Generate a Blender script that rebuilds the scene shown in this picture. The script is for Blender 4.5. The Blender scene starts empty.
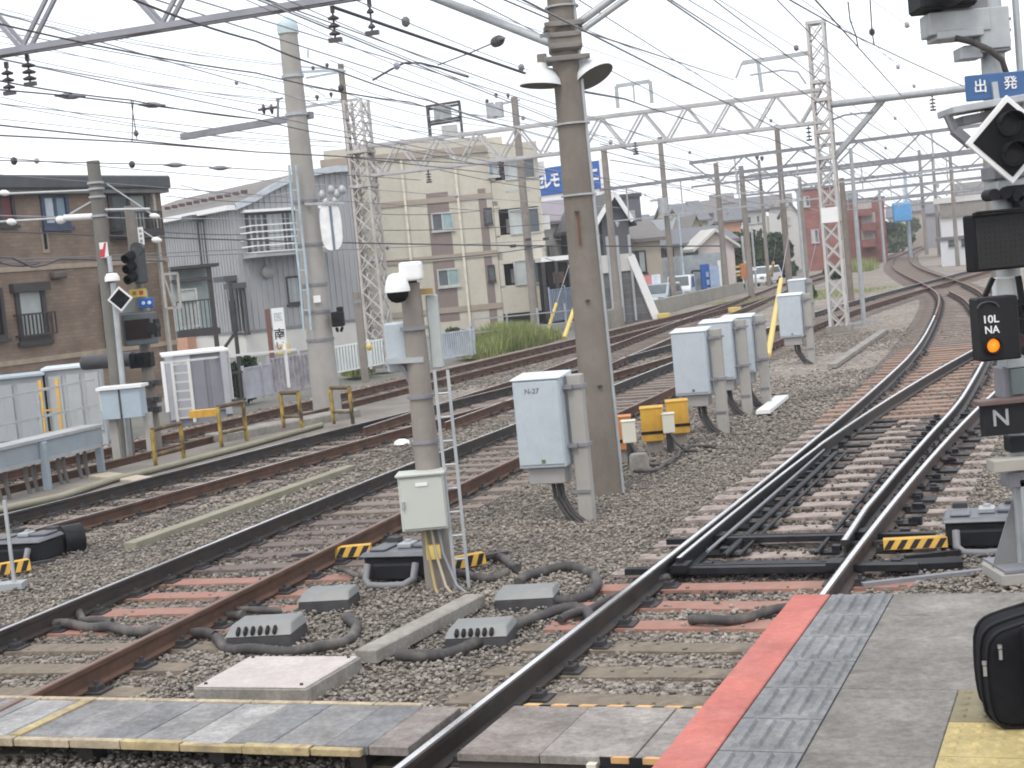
import bpy, math, random
import numpy as np
from mathutils import Vector, Matrix
random.seed(7); rng = np.random.default_rng(7)
SC = bpy.context.scene
COL = SC.collection
R = math.radians
# ------------------------------------------------------------------ camera
FPX, PIT, ROL, HC = 1530.0, R(4.27), R(5.45), 2.62
c_, s_ = math.cos(PIT), math.sin(PIT)
FW = Vector((0, c_, -s_)); UP0 = Vector((0, s_, c_)); RT0 = Vector((1, 0, 0))
RT = RT0 * math.cos(ROL) - UP0 * math.sin(ROL)
UP = RT0 * math.sin(ROL) + UP0 * math.cos(ROL)
cam = bpy.data.cameras.new('camera'); camo = bpy.data.objects.new('camera', cam); COL.objects.link(camo)
cam.sensor_width = 36; cam.lens = FPX / 1024 * 36; cam.clip_start = 0.05; cam.clip_end = 4000
m = Matrix((RT, UP, -FW)).transposed().to_4x4(); m.translation = Vector((0, 0, HC)); camo.matrix_world = m
SC.camera = camo

def ray(px, py): return FW + RT * ((px - 512) / FPX) - UP * ((py - 384) / FPX)
def G(px, py, z=0.0):                       # ground point under a pixel
    d = ray(px, py); k = (z - HC) / d.z
    return Vector((d.x * k, d.y * k, z))
def AY(px, py, Y):                          # point at depth Y
    d = ray(px, py); k = Y / d.y
    return Vector((d.x * k, Y, HC + d.z * k))
def zat(X, Y, py):
    q = 384 - py
    return HC + (q * (X * FW.x + Y * FW.y) - FPX * (X * UP.x + Y * UP.y)) / (FPX * UP.z - q * FW.z)
# ------------------------------------------------------------------ materials
def nd(nt, t, **kw):
    n = nt.nodes.new(t)
    for k, v in kw.items(): setattr(n, k, v)
    return n
MATS = {}
def mat(name, col, rough=0.7, metal=0.0, var=0.18, scale=3.0, bump=0.0, bscale=None, coord='Object', dirt=None, dscale=1.2, damt=0.5, dlo=.48, spots=0, emit=None, estr=0, spec=None):
    if name in MATS: return MATS[name]
    M = bpy.data.materials.new(name); M.use_nodes = True; nt = M.node_tree
    b = nt.nodes['Principled BSDF']
    b.inputs['Roughness'].default_value = rough; b.inputs['Metallic'].default_value = metal
    b.inputs['Specular IOR Level'].default_value = spec if spec is not None else (.15 if max(col) < .03 else .4)
    tc = nd(nt, 'ShaderNodeTexCoord')
    n1 = nd(nt, 'ShaderNodeTexNoise'); n1.inputs['Scale'].default_value = scale; n1.inputs['Detail'].default_value = 6; n1.inputs['Roughness'].default_value = .65
    nt.links.new(tc.outputs[coord], n1.inputs['Vector'])
    rp = nd(nt, 'ShaderNodeValToRGB')
    lo = [max(0, c * (1 - var)) for c in col]; hi = [min(1, c * (1 + var)) for c in col]
    rp.color_ramp.elements[0].position = .3; rp.color_ramp.elements[1].position = .7
    rp.color_ramp.elements[0].color = (*lo, 1); rp.color_ramp.elements[1].color = (*hi, 1)
    nt.links.new(n1.outputs['Fac'], rp.inputs['Fac'])
    out = rp.outputs['Color']
    if dirt:
        n2 = nd(nt, 'ShaderNodeTexNoise'); n2.inputs['Scale'].default_value = dscale; n2.inputs['Detail'].default_value = 8; n2.inputs['Roughness'].default_value = .7
        mp = nd(nt, 'ShaderNodeMapping'); mp.inputs['Scale'].default_value = (1, 1, .35)
        nt.links.new(tc.outputs[coord], mp.inputs['Vector']); nt.links.new(mp.outputs['Vector'], n2.inputs['Vector'])
        r2 = nd(nt, 'ShaderNodeValToRGB'); r2.color_ramp.elements[0].position = dlo; r2.color_ramp.elements[1].position = dlo + .2
        r2.color_ramp.elements[0].color = (0, 0, 0, 1); r2.color_ramp.elements[1].color = (damt, damt, damt, 1)
        nt.links.new(n2.outputs['Fac'], r2.inputs['Fac'])
        mx = nd(nt, 'ShaderNodeMix', data_type='RGBA')
        nt.links.new(r2.outputs['Color'], mx.inputs[0]); nt.links.new(out, mx.inputs[6]); mx.inputs[7].default_value = (*dirt, 1)
        out = mx.outputs[2]
    if spots:
        n4 = nd(nt, 'ShaderNodeTexNoise'); n4.inputs['Scale'].default_value = 26; n4.inputs['Detail'].default_value = 8; n4.inputs['Roughness'].default_value = .8; nt.links.new(tc.outputs[coord], n4.inputs['Vector'])
        n5 = nd(nt, 'ShaderNodeTexNoise'); n5.inputs['Scale'].default_value = 4.5; n5.inputs['Detail'].default_value = 9; n5.inputs['Roughness'].default_value = .75; nt.links.new(tc.outputs[coord], n5.inputs['Vector'])
        mm_ = nd(nt, 'ShaderNodeMath', operation='MULTIPLY'); nt.links.new(n4.outputs['Fac'], mm_.inputs[0]); nt.links.new(n5.outputs['Fac'], mm_.inputs[1])
        r4 = nd(nt, 'ShaderNodeValToRGB'); r4.color_ramp.elements[0].position = .17; r4.color_ramp.elements[1].position = .36; lo_ = 1 - spots; hi_ = 1 + spots * .45; r4.color_ramp.elements[0].color = (lo_, lo_, lo_, 1); r4.color_ramp.elements[1].color = (hi_, hi_, hi_, 1); nt.links.new(mm_.outputs[0], r4.inputs['Fac'])
        m4 = nd(nt, 'ShaderNodeMix', data_type='RGBA', blend_type='MULTIPLY'); m4.inputs[0].default_value = 1; nt.links.new(out, m4.inputs[6]); nt.links.new(r4.outputs['Color'], m4.inputs[7]); out = m4.outputs[2]
    nt.links.new(out, b.inputs['Base Color'])
    if bump:
        n3 = nd(nt, 'ShaderNodeTexNoise'); n3.inputs['Scale'].default_value = bscale or scale * 8; n3.inputs['Detail'].default_value = 5
        nt.links.new(tc.outputs[coord], n3.inputs['Vector'])
        bp = nd(nt, 'ShaderNodeBump'); bp.inputs['Strength'].default_value = bump; bp.inputs['Distance'].default_value = .02
        nt.links.new(n3.outputs['Fac'], bp.inputs['Height']); nt.links.new(bp.outputs['Normal'], b.inputs['Normal'])
    if emit:
        b.inputs['Emission Color'].default_value = (*emit, 1); b.inputs['Emission Strength'].default_value = estr
    MATS[name] = M
    return M

def island_mat(name, cols, rough=.9, bump=.4, bscale=60):
    M = bpy.data.materials.new(name); M.use_nodes = True; nt = M.node_tree; b = nt.nodes['Principled BSDF']
    b.inputs['Roughness'].default_value = rough
    g = nd(nt, 'ShaderNodeNewGeometry'); rp = nd(nt, 'ShaderNodeValToRGB')
    els = rp.color_ramp.elements
    while len(els) < len(cols): els.new(0.5)
    for i, (p, c) in enumerate(cols): els[i].position = p; els[i].color = (*c, 1)
    nt.links.new(g.outputs['Random Per Island'], rp.inputs['Fac'])
    tc = nd(nt, 'ShaderNodeTexCoord'); n1 = nd(nt, 'ShaderNodeTexNoise'); n1.inputs['Scale'].default_value = .5; n1.inputs['Detail'].default_value = 5
    nt.links.new(tc.outputs['Object'], n1.inputs['Vector'])
    r1 = nd(nt, 'ShaderNodeValToRGB'); r1.color_ramp.elements[0].position = .35; r1.color_ramp.elements[1].position = .65
    r1.color_ramp.elements[0].color = (.75, .72, .7, 1); r1.color_ramp.elements[1].color = (1.1, 1.04, .98, 1)
    nt.links.new(n1.outputs['Fac'], r1.inputs['Fac'])
    mx = nd(nt, 'ShaderNodeMix', data_type='RGBA', blend_type='MULTIPLY'); mx.inputs[0].default_value = 1
    nt.links.new(rp.outputs['Color'], mx.inputs[6]); nt.links.new(r1.outputs['Color'], mx.inputs[7])
    nt.links.new(mx.outputs[2], b.inputs['Base Color'])
    MATS[name] = M
    return M

concrete = mat('concrete', (.30, .28, .25), .9, var=.15, scale=2, bump=.25, bscale=40, dirt=(.17, .14, .11), dscale=1.5, damt=.6, spots=.3)
pole_conc = mat('pole_concrete', (.25, .225, .20), .9, var=.14, scale=2.5, bump=.2, bscale=40, dirt=(.15, .125, .10), dscale=2, damt=.6)
pole_pale = mat('pale_pole_concrete', (.36, .345, .32), .9, var=.1, scale=2, bump=.15, dirt=(.25, .22, .19), damt=.6)
slab = mat('platform_concrete', (.225, .21, .19), .9, var=.16, scale=1.6, bump=.3, bscale=90, dirt=(.14, .125, .11), dscale=.9, damt=.55, spots=.42)
tilemat = mat('grey_tactile_tile', (.205, .21, .215), .75, var=.16, scale=5, bump=.2, bscale=70, dirt=(.33, .32, .30), dscale=2.5, damt=.5, spots=.35)
tilegroove = mat('tile_joint', (.075, .075, .075), .9)
redpaint = mat('red_edge_paint', (.47, .145, .115), .75, var=.13, scale=2.5, bump=.15, bscale=80, dirt=(.50, .20, .175), dscale=3, damt=.6, spots=.22)
yellowtile = mat('yellow_tactile', (.47, .38, .17), .8, var=.16, scale=6, bump=.25, bscale=80, dirt=(.33, .27, .15), dscale=3, damt=.5, spots=.3)
olivetile = mat('worn_tactile', (.23, .20, .125), .85, var=.18, scale=6, bump=.25, bscale=80, dirt=(.17, .14, .09))
railhead = mat('rail_head_steel', (.80, .79, .78), .25, 0.9, var=.08, scale=10)
railside = mat('rail_side_grease', (.040, .034, .031), .55, 0.2, var=.4, scale=6, dirt=(.09, .05, .035), damt=.5)
railrust = mat('rail_rust', (.115, .062, .042), .8, 0.1, var=.3, scale=5, bump=.2, dirt=(.06, .04, .03), damt=.6)
railrusthead = mat('rail_head_worn', (.23, .155, .125), .5, .55, var=.2, scale=6)
sl_red = mat('sleeper_red', (.33, .175, .135), .85, var=.16, scale=4, bump=.2, bscale=30, dirt=(.22, .15, .12), dscale=3, damt=.7)
sl_old = mat('sleeper_old', (.20, .165, .125), .95, var=.3, scale=5, bump=.5, bscale=25, dirt=(.11, .09, .07), dscale=4, damt=.8)
sl_brown = mat('sleeper_brown', (.31, .205, .155), .9, var=.22, scale=4, bump=.3, bscale=30, dirt=(.13, .10, .085), dscale=2, damt=.7)
sl_far = mat('sleeper_dusty', (.225, .18, .152), .9, var=.22, scale=4, dirt=(.13, .11, .095), dscale=2, damt=.7)
sl_dark = mat('sleeper_dark', (.17, .135, .12), .85, var=.3, scale=4, bump=.3, dirt=(.045, .04, .04), dscale=2, damt=.9)
sl_grey = mat('sleeper_greyed', (.34, .275, .24), .7, var=.2, scale=5, bump=.2, dirt=(.07, .055, .05), dscale=3, damt=.9)
railbrown = mat('rail_brown', (.062, .042, .035), .7, .1, var=.3, scale=6, dirt=(.035, .028, .025), damt=.6)
iron = mat('black_iron', (.025, .025, .028), .5, .3, var=.4, scale=8)
darkiron = mat('dark_iron', (.06, .058, .06), .6, .3, var=.3, scale=6)
rubber = mat('black_rubber', (.05, .046, .046), .65, var=.25, scale=8, dirt=(.14, .12, .10), dscale=5, damt=.6)
cabmat = mat('cabinet_paint', (.445, .495, .535), .5, var=.06, scale=1.5, dirt=(.36, .385, .395), dscale=2.2, damt=.5, spots=.07)
cabtop = mat('cabinet_top', (.62, .68, .72), .45, var=.04)
cabbase = mat('cabinet_base', (.32, .31, .30), .7, var=.08, dirt=(.22, .2, .18))
cabgreen = mat('switchbox_paint', (.50, .52, .47), .5, var=.04, scale=1.5)
galv = mat('galvanised_steel', (.42, .44, .45), .5, .35, var=.14, scale=5, dirt=(.30, .29, .28), damt=.5)
galvdark = mat('weathered_steel', (.25, .25, .27), .6, .3, var=.15, scale=4)
whitesteel = mat('white_painted_steel', (.52, .51, .50), .6, .1, var=.1, scale=3, dirt=(.36, .28, .22), dscale=2.5, damt=.6)
rustmast = mat('rusty_mast', (.52, .50, .48), .8, .1, var=.15, scale=4, dirt=(.30, .22, .17), dscale=2.5, damt=.7)
white = mat('white_paint', (.78, .78, .77), .5, var=.04)
cream = mat('cream_plastic', (.68, .66, .55), .5, var=.05, dirt=(.5, .46, .36))
yellow = mat('yellow_paint', (.62, .36, .05), .6, var=.14, scale=4, dirt=(.35, .18, .05), dscale=3, damt=.6)
yellowpale = mat('pale_yellow_paint', (.66, .50, .14), .6, var=.1, dirt=(.45, .33, .12))
orange = mat('orange_plastic', (.55, .22, .07), .6, var=.1)
blackpaint = mat('black_paint', (.018, .018, .02), .6, var=.25, scale=5)
blackmatte = mat('matt_black', (.012, .012, .013), .8, var=.2)
navy = mat('blue_sign', (.03, .12, .40), .5, var=.06)
pblue = mat('faded_blue_sign', (.05, .12, .27), .5, var=.06)
lens = mat('dark_lens', (.018, .018, .018), .3, var=.1)
lampon = mat('orange_lamp', (.8, .2, .02), .4, emit=(1, .21, .008), estr=.95)
hosemat = mat('corrugated_hose', (.055, .05, .05), .65, var=.2, scale=8, dirt=(.20, .18, .155), dscale=4, damt=.7)
wiremat = mat('wire_dark', (.075, .07, .08), .6, .2, var=.1)
wirepale = mat('wire_pale', (.36, .36, .40), .6, .1, var=.05)
insul = mat('insulator_brown', (.09, .075, .075), .35, var=.1)
porcelain = mat('porcelain', (.75, .75, .73), .3, var=.04)
plank1 = mat('plank_grey_dark', (.20, .20, .205), .85, var=.14, scale=4, bump=.25, bscale=30, dirt=(.27, .255, .235), dscale=3, damt=.6, spots=.4)
plank2 = mat('plank_grey', (.26, .255, .25), .85, var=.14, scale=4, bump=.25, bscale=30, dirt=(.20, .18, .165), dscale=3, damt=.6, spots=.4)
plank3 = mat('plank_grey_pale', (.36, .355, .345), .85, var=.12, scale=4, bump=.25, bscale=30, dirt=(.25, .235, .215), dscale=3, damt=.6, spots=.4)
plank4 = mat('plank_brown', (.25, .22, .20), .85, var=.16, scale=4, bump=.25, bscale=30, dirt=(.16, .13, .11), dscale=3, damt=.6, spots=.4)
plank5 = mat('plank_worn', (.30, .275, .25), .85, var=.14, scale=4, bump=.25, bscale=30, dirt=(.21, .185, .165), dscale=3, damt=.6, spots=.4)
edgewood = mat('pale_edge_strip', (.47, .39, .27), .85, var=.25, scale=6, bump=.2, dirt=(.26, .21, .155), dscale=5, damt=.9, spots=.3)
edgeyellow = mat('yellow_edge_strip', (.45, .36, .19), .8, var=.25, scale=6, dirt=(.27, .21, .14), dscale=5, damt=.9, spots=.3)
hatch = mat('pink_hatch_lid', (.50, .45, .425), .85, var=.05, scale=2, dirt=(.38, .34, .31), dscale=2, damt=.5, spots=.18)
glass = mat('window_glass', (.10, .12, .13), .12, var=.35, scale=.8)
curtain = mat('curtained_glass', (.42, .45, .44), .35, var=.2, scale=1.2)
glassblue = mat('blue_glass', (.20, .28, .33), .2, var=.4, scale=.7)
winframe = mat('dark_window_frame', (.05, .045, .045), .5)
winpale = mat('pale_window_frame', (.45, .45, .43), .5)
bagcloth = mat('black_nylon', (.008, .008, .010), .75, var=.3, scale=20, bump=.25, bscale=300)
bagtrim = mat('bag_piping', (.016, .016, .018), .55)
silver = mat('zip_metal', (.6, .6, .6), .3, .9)
shade = mat('enamel_lamp_shade', (.70, .72, .72), .4, var=.05)
shadein = mat('lamp_inside', (.11, .11, .095), .6, var=.15)
blueplate = mat('pale_blue_paint', (.36, .44, .49), .55, var=.07, dirt=(.36, .40, .42))
duct = mat('grey_blue_duct', (.28, .33, .37), .55, .1, var=.1, dirt=(.34, .33, .31), damt=.5)

# brick-like wall
def brick_mat(name, c1, c2, mortar, scale=1.0, bw=.5, rh=.12):
    M = bpy.data.materials.new(name); M.use_nodes = True; nt = M.node_tree; b = nt.nodes['Principled BSDF']; b.inputs['Roughness'].default_value = .85
    tc = nd(nt, 'ShaderNodeTexCoord'); uv = nd(nt, 'ShaderNodeUVMap')
    br = nd(nt, 'ShaderNodeTexBrick'); br.inputs['Color1'].default_value = (*c1, 1); br.inputs['Color2'].default_value = (*c2, 1); br.inputs['Mortar'].default_value = (*mortar, 1)
    br.inputs['Scale'].default_value = scale; br.inputs['Brick Width'].default_value = bw; br.inputs['Row Height'].default_value = rh; br.inputs['Mortar Size'].default_value = .012
    sx = nd(nt, 'ShaderNodeSeparateXYZ'); nt.links.new(tc.outputs['Object'], sx.inputs[0])
    ad = nd(nt, 'ShaderNodeMath', operation='ADD'); nt.links.new(sx.outputs['X'], ad.inputs[0]); nt.links.new(sx.outputs['Y'], ad.inputs[1])
    cb = nd(nt, 'ShaderNodeCombineXYZ'); nt.links.new(ad.outputs[0], cb.inputs['X']); nt.links.new(sx.outputs['Z'], cb.inputs['Y'])
    nt.links.new(cb.outputs[0], br.inputs['Vector'])
    n1 = nd(nt, 'ShaderNodeTexNoise'); n1.inputs['Scale'].default_value = 1.3; n1.inputs['Detail'].default_value = 7; nt.links.new(tc.outputs['Object'], n1.inputs['Vector'])
    r1 = nd(nt, 'ShaderNodeValToRGB'); r1.color_ramp.elements[0].position = .35; r1.color_ramp.elements[1].position = .65
    r1.color_ramp.elements[0].color = (.78, .76, .74, 1); r1.color_ramp.elements[1].color = (1.12, 1.1, 1.08, 1); nt.links.new(n1.outputs['Fac'], r1.inputs['Fac'])
    mx = nd(nt, 'ShaderNodeMix', data_type='RGBA', blend_type='MULTIPLY'); mx.inputs[0].default_value = 1
    nt.links.new(br.outputs['Color'], mx.inputs[6]); nt.links.new(r1.outputs['Color'], mx.inputs[7]); nt.links.new(mx.outputs[2], b.inputs['Base Color'])
    MATS[name] = M; return M
brownbrick = brick_mat('brown_brick', (.205, .15, .115), (.25, .19, .145), (.19, .15, .12), 1.0, .36, .11)
redbrick = brick_mat('red_tile_wall', (.25, .105, .09), (.29, .13, .11), (.22, .12, .105), 1.0, .5, .2)
darkbrick = brick_mat('grey_block_wall', (.11, .115, .12), (.15, .15, .155), (.20, .2, .2), 1.0, .6, .3)
ribwall = mat('grey_ribbed_siding', (.36, .365, .375), .6, .1, var=.06, scale=1, dirt=(.27, .275, .29), dscale=.6, damt=.5)
ribwhite = mat('white_siding', (.60, .61, .62), .6, var=.05, scale=1)
roofbrown = mat('brown_roof', (.165, .15, .14), .7, var=.12, scale=2)
roofgrey = mat('grey_roof', (.15, .15, .16), .7, var=.12, scale=2)
rooftrim = mat('dark_roof_trim', (.075, .08, .085), .6)
beige = mat('beige_render', (.53, .50, .42), .85, var=.05, scale=.7, dirt=(.42, .37, .29), dscale=.5, damt=.5, spots=.1)
beigeband = mat('beige_dark_band', (.34, .29, .24), .85, var=.06)
mauve = mat('mauve_panel', (.225, .18, .165), .85, var=.07)
lightwall = mat('pale_render', (.58, .57, .54), .85, var=.05, scale=.7, dirt=(.47, .45, .41), dscale=.5)
tanwall = mat('tan_render', (.42, .37, .30), .85, var=.07, scale=.7, dirt=(.33, .29, .24), dscale=.5)
pinkwall = mat('pinkish_siding', (.60, .53, .50), .8, var=.06)
peach = mat('peach_wall', (.48, .27, .19), .85, var=.07)
greywall = mat('grey_render', (.30, .30, .31), .85, var=.07)
darkwall = mat('charcoal_cladding', (.10, .105, .115), .75, var=.12)
mauveroof = mat('mauve_metal_roof', (.27, .24, .26), .6, var=.06)
darkinside = mat('opening_shade', (.018, .016, .015), .9, var=.4)  # near-black colour stands for the lack of light inside openings
dirtm = mat('yard_dirt', (.20, .18, .155), .95, var=.25, scale=1.2, bump=.6, bscale=14, dirt=(.13, .115, .10), dscale=.8, damt=.6)
shedpanel = mat('grey_shed_panel', (.25, .25, .28), .6, var=.08)
fencegrey = mat('grey_fence_steel', (.40, .42, .45), .55, .2, var=.08)
fencepanel = mat('pale_fence_panel', (.43, .45, .46), .6, var=.06, dirt=(.36, .35, .33))
leafd = island_mat('leaf_dark', [(0, (.018, .034, .016)), (.6, (.035, .065, .025)), (1, (.06, .10, .04))])
leafg = island_mat('leaf_green', [(0, (.022, .045, .018)), (.6, (.05, .09, .03)), (1, (.09, .14, .05))])
leafm = island_mat('leaf_mid', [(0, (.035, .06, .02)), (.6, (.07, .12, .035)), (1, (.12, .18, .06))])
grassm = island_mat('grass_blade', [(0, (.17, .22, .07)), (.6, (.29, .36, .13)), (1, (.44, .45, .25))])
bark = mat('bark', (.10, .08, .06), .9)
stonemat = island_mat('ballast_stone', [(0, (.14, .128, .112)), (.3, (.212, .196, .176)), (.7, (.275, .256, .232)), (.95, (.33, .31, .28)), (1, (.43, .405, .37))])

nt = stonemat.node_tree; b = nt.nodes['Principled BSDF']; src_ = b.inputs['Base Color'].links[0].from_socket
at_ = nd(nt, 'ShaderNodeAttribute', attribute_name='grime'); mx = nd(nt, 'ShaderNodeMix', data_type='RGBA'); nt.links.new(at_.outputs['Fac'], mx.inputs[0]); nt.links.new(src_, mx.inputs[6]); mx.inputs[7].default_value = (.05, .038, .032, 1); nt.links.new(mx.outputs[2], b.inputs['Base Color'])
# ballast sheet (far view of the same stones)
M = bpy.data.materials.new('ballast_sheet'); M.use_nodes = True; nt = M.node_tree; b = nt.nodes['Principled BSDF']; b.inputs['Roughness'].default_value = .95
tc = nd(nt, 'ShaderNodeTexCoord')
vo = nd(nt, 'ShaderNodeTexVoronoi'); vo.inputs['Scale'].default_value = 17; nt.links.new(tc.outputs['Object'], vo.inputs['Vector'])
sp = nd(nt, 'ShaderNodeSeparateColor'); nt.links.new(vo.outputs['Color'], sp.inputs[0])
rp = nd(nt, 'ShaderNodeValToRGB'); e = rp.color_ramp.elements
e[0].position = 0; e[0].color = (.105, .095, .082, 1); e[1].position = 1; e[1].color = (.38, .345, .315, 1); x = e.new(.5); x.color = (.235, .216, .192, 1)
nt.links.new(sp.outputs[0], rp.inputs['Fac'])
n1 = nd(nt, 'ShaderNodeTexNoise'); n1.inputs['Scale'].default_value = .35; n1.inputs['Detail'].default_value = 6; nt.links.new(tc.outputs['Object'], n1.inputs['Vector'])
r1 = nd(nt, 'ShaderNodeValToRGB'); r1.color_ramp.elements[0].position = .35; r1.color_ramp.elements[1].position = .65
r1.color_ramp.elements[0].color = (.80, .74, .68, 1); r1.color_ramp.elements[1].color = (1.15, 1.10, 1.05, 1); nt.links.new(n1.outputs['Fac'], r1.inputs['Fac'])
mx = nd(nt, 'ShaderNodeMix', data_type='RGBA', blend_type='MULTIPLY'); mx.inputs[0].default_value = 1
nt.links.new(rp.outputs['Color'], mx.inputs[6]); nt.links.new(r1.outputs['Color'], mx.inputs[7]); nt.links.new(mx.outputs[2], b.inputs['Base Color'])
bp = nd(nt, 'ShaderNodeBump'); bp.inputs['Strength'].default_value = .9; bp.inputs['Distance'].default_value = .03
nt.links.new(vo.outputs['Distance'], bp.inputs['Height']); bp.invert = True; nt.links.new(bp.outputs['Normal'], b.inputs['Normal'])
ballastsheet = M
asphalt = mat('street_ground', (.17, .165, .15), .95, var=.2, scale=.4, dirt=(.12, .14, .07), dscale=.15, damt=.5)

# ------------------------------------------------------------------ mesh builder
class MB:
    def __init__(s): s.v = []; s.f = []; s.m = []; s.sm = []
    def add(s, vs, fs, m=0, smooth=False):
        o = len(s.v); s.v += [tuple(v) for v in vs]
        for f in fs: s.f.append(tuple(o + i for i in f)); s.m.append(m); s.sm.append(smooth)
        return s
    def hexa(s, p, m=0):      # 8 points: bottom 0-3, top 4-7
        return s.add(p, [(0, 3, 2, 1), (4, 5, 6, 7), (0, 1, 5, 4), (1, 2, 6, 5), (2, 3, 7, 6), (3, 0, 4, 7)], m)
    def box(s, c, size, rz=0, m=0, M=None):
        x, y, z = [k / 2 for k in size]; ca, sa = math.cos(rz), math.sin(rz); P = []
        for dz in (-z, z):
            for dx, dy in ((-x, -y), (x, -y), (x, y), (-x, y)):
                P.append(Vector((c[0] + dx * ca - dy * sa, c[1] + dx * sa + dy * ca, c[2] + dz)))
        if M: P = [M @ p for p in P]
        return s.hexa(P, m)
    def bar(s, a, b, w, h=None, m=0, up=(0, 0, 1)):   # rectangular bar a->b
        a, b = Vector(a), Vector(b); h = h or w; d = (b - a)
        if d.length < 1e-6: return s
        d.normalize(); u = Vector(up)
        if abs(d.dot(u)) > .98: u = Vector((0, 1, 0))
        x = d.cross(u).normalized(); y = x.cross(d)
        P = []
        for e in (a, b):
            for i, j in ((-1, -1), (1, -1), (1, 1), (-1, 1)): P.append(e + x * (w / 2 * i) + y * (h / 2 * j))
        return s.hexa(P, m)
    def cyl(s, a, b, r0, r1=None, n=12, m=0, cap=True, smooth=True):
        a, b = Vector(a), Vector(b); r1 = r0 if r1 is None else r1; d = (b - a).normalized()
        u = Vector((0, 0, 1)) if abs(d.z) < .9 else Vector((1, 0, 0)); x = d.cross(u).normalized(); y = d.cross(x)
        vs = []
        for e, r in ((a, r0), (b, r1)):
            for i in range(n):
                t = 2 * math.pi * i / n; vs.append(e + x * (r * math.cos(t)) + y * (r * math.sin(t)))
        s.add(vs, [(i, (i + 1) % n, n + (i + 1) % n, n + i) for i in range(n)], m, smooth)
        if cap: s.add(vs, [tuple(range(n - 1, -1, -1)), tuple(range(n, 2 * n))], m)
        return s
    def tube(s, pts, r, n=6, m=0):
        pts = [Vector(p) for p in pts]; vs = []; px = None
        rr = r if isinstance(r, (list, tuple)) else [r] * len(pts)
        for i, p in enumerate(pts):
            d = (pts[min(i + 1, len(pts) - 1)] - pts[max(i - 1, 0)]).normalized()
            if px is None:
                u = Vector((0, 0, 1)) if abs(d.z) < .9 else Vector((1, 0, 0)); px = d.cross(u).normalized()
            else: px = (px - d * px.dot(d)).normalized()
            py = d.cross(px)
            for k in range(n):
                t = 2 * math.pi * k / n; vs.append(p + px * (rr[i] * math.cos(t)) + py * (rr[i] * math.sin(t)))
        fs = []
        for i in range(len(pts) - 1):
            for k in range(n): fs.append((i * n + k, i * n + (k + 1) % n, (i + 1) * n + (k + 1) % n, (i + 1) * n + k))
        s.add(vs, fs, m, True)
        s.add(vs, [tuple(range(n - 1, -1, -1)), tuple(range((len(pts) - 1) * n, len(pts) * n))], m)
        return s
    def lathe(s, o, axis, prof, n=16, m=0, smooth=True, cap=True):   # prof: (r, along)
        o = Vector(o); d = Vector(axis).normalized(); u = Vector((0, 0, 1)) if abs(d.z) < .9 else Vector((1, 0, 0)); x = d.cross(u).normalized(); y = d.cross(x)
        vs = []
        for r, t in prof:
            for i in range(n):
                a = 2 * math.pi * i / n; vs.append(o + d * t + x * (r * math.cos(a)) + y * (r * math.sin(a)))
        fs = []
        for j in range(len(prof) - 1):
            for i in range(n): fs.append((j * n + i, j * n + (i + 1) % n, (j + 1) * n + (i + 1) % n, (j + 1) * n + i))
        s.add(vs, fs, m, smooth)
        if cap: s.add(vs, [tuple(range(n - 1, -1, -1)), tuple(range((len(prof) - 1) * n, len(prof) * n))], m)
        return s
    def prism(s, poly, ext, m=0):    # planar polygon extruded by a vector
        poly = [Vector(p) for p in poly]; e = Vector(ext); n = len(poly)
        vs = poly + [p + e for p in poly]
        return s.add(vs, [tuple(range(n - 1, -1, -1)), tuple(range(n, 2 * n))] + [(i, (i + 1) % n, n + (i + 1) % n, n + i) for i in range(n)], m)

ORG = {}
def link(o, parent=None):
    COL.objects.link(o)
    if parent is not None: o.parent = parent
    return o
def tag(o, label=None, cat=None, group=None, kind=None):
    if label: o['label'] = label
    if cat: o['category'] = cat
    if group: o['group'] = group
    if kind: o['kind'] = kind
    return o
def thing(name, label, cat, loc=(0, 0, 0), rz=0, group=None):
    o = bpy.data.objects.new(name, None); o.empty_display_size = .2; link(o)
    o.location = loc; o.rotation_euler = (0, 0, rz); ORG[o.name] = Vector(loc)
    return tag(o, label, cat, group)
def obj(name, mb, mats, parent=None, bevel=0, world=False, label=None, seg=1):
    me = bpy.data.meshes.new(name)
    vs = mb.v
    org = Vector((0, 0, 0))
    if world and parent is not None:
        org = ORG[parent.name]; vs = [(v[0] - org.x, v[1] - org.y, v[2] - org.z) for v in vs]
    me.from_pydata([tuple(v) for v in vs], [], mb.f)
    if not isinstance(mats, (list, tuple)): mats = [mats]
    for k in mats: me.materials.append(k)
    me.polygons.foreach_set('material_index', mb.m); me.polygons.foreach_set('use_smooth', mb.sm)
    me.update()
    o = bpy.data.objects.new(name, me); link(o, parent)
    ORG[o.name] = org
    if bevel:
        bv = o.modifiers.new('bevel', 'BEVEL'); bv.width = bevel; bv.segments = seg; bv.limit_method = 'ANGLE'
    if label: o['label'] = label
    return o
def solo(name, mb, mats, label, cat, group=None, kind=None, loc=None, bevel=0, seg=1):   # a thing that is one mesh, origin at its base
    if loc is None:
        xs = np.array([tuple(v) for v in mb.v]); loc = Vector((xs[:, 0].mean(), xs[:, 1].mean(), xs[:, 2].min()))
    loc = Vector(loc); mb.v = [(v[0] - loc.x, v[1] - loc.y, v[2] - loc.z) for v in mb.v]
    o = obj(name, mb, mats, None, bevel, seg=seg); o.location = loc; ORG[o.name] = loc
    return tag(o, label, cat, group, kind)
def copy_tree(o, parent=None):
    c = o.copy(); COL.objects.link(c)
    if parent is not None: c.parent = parent
    for ch in list(o.children): copy_tree(ch, c)
    return c
def struct(name, mb, mats, **k):
    o = obj(name, mb, mats, None, **k); o['kind'] = 'structure'; return o
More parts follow.
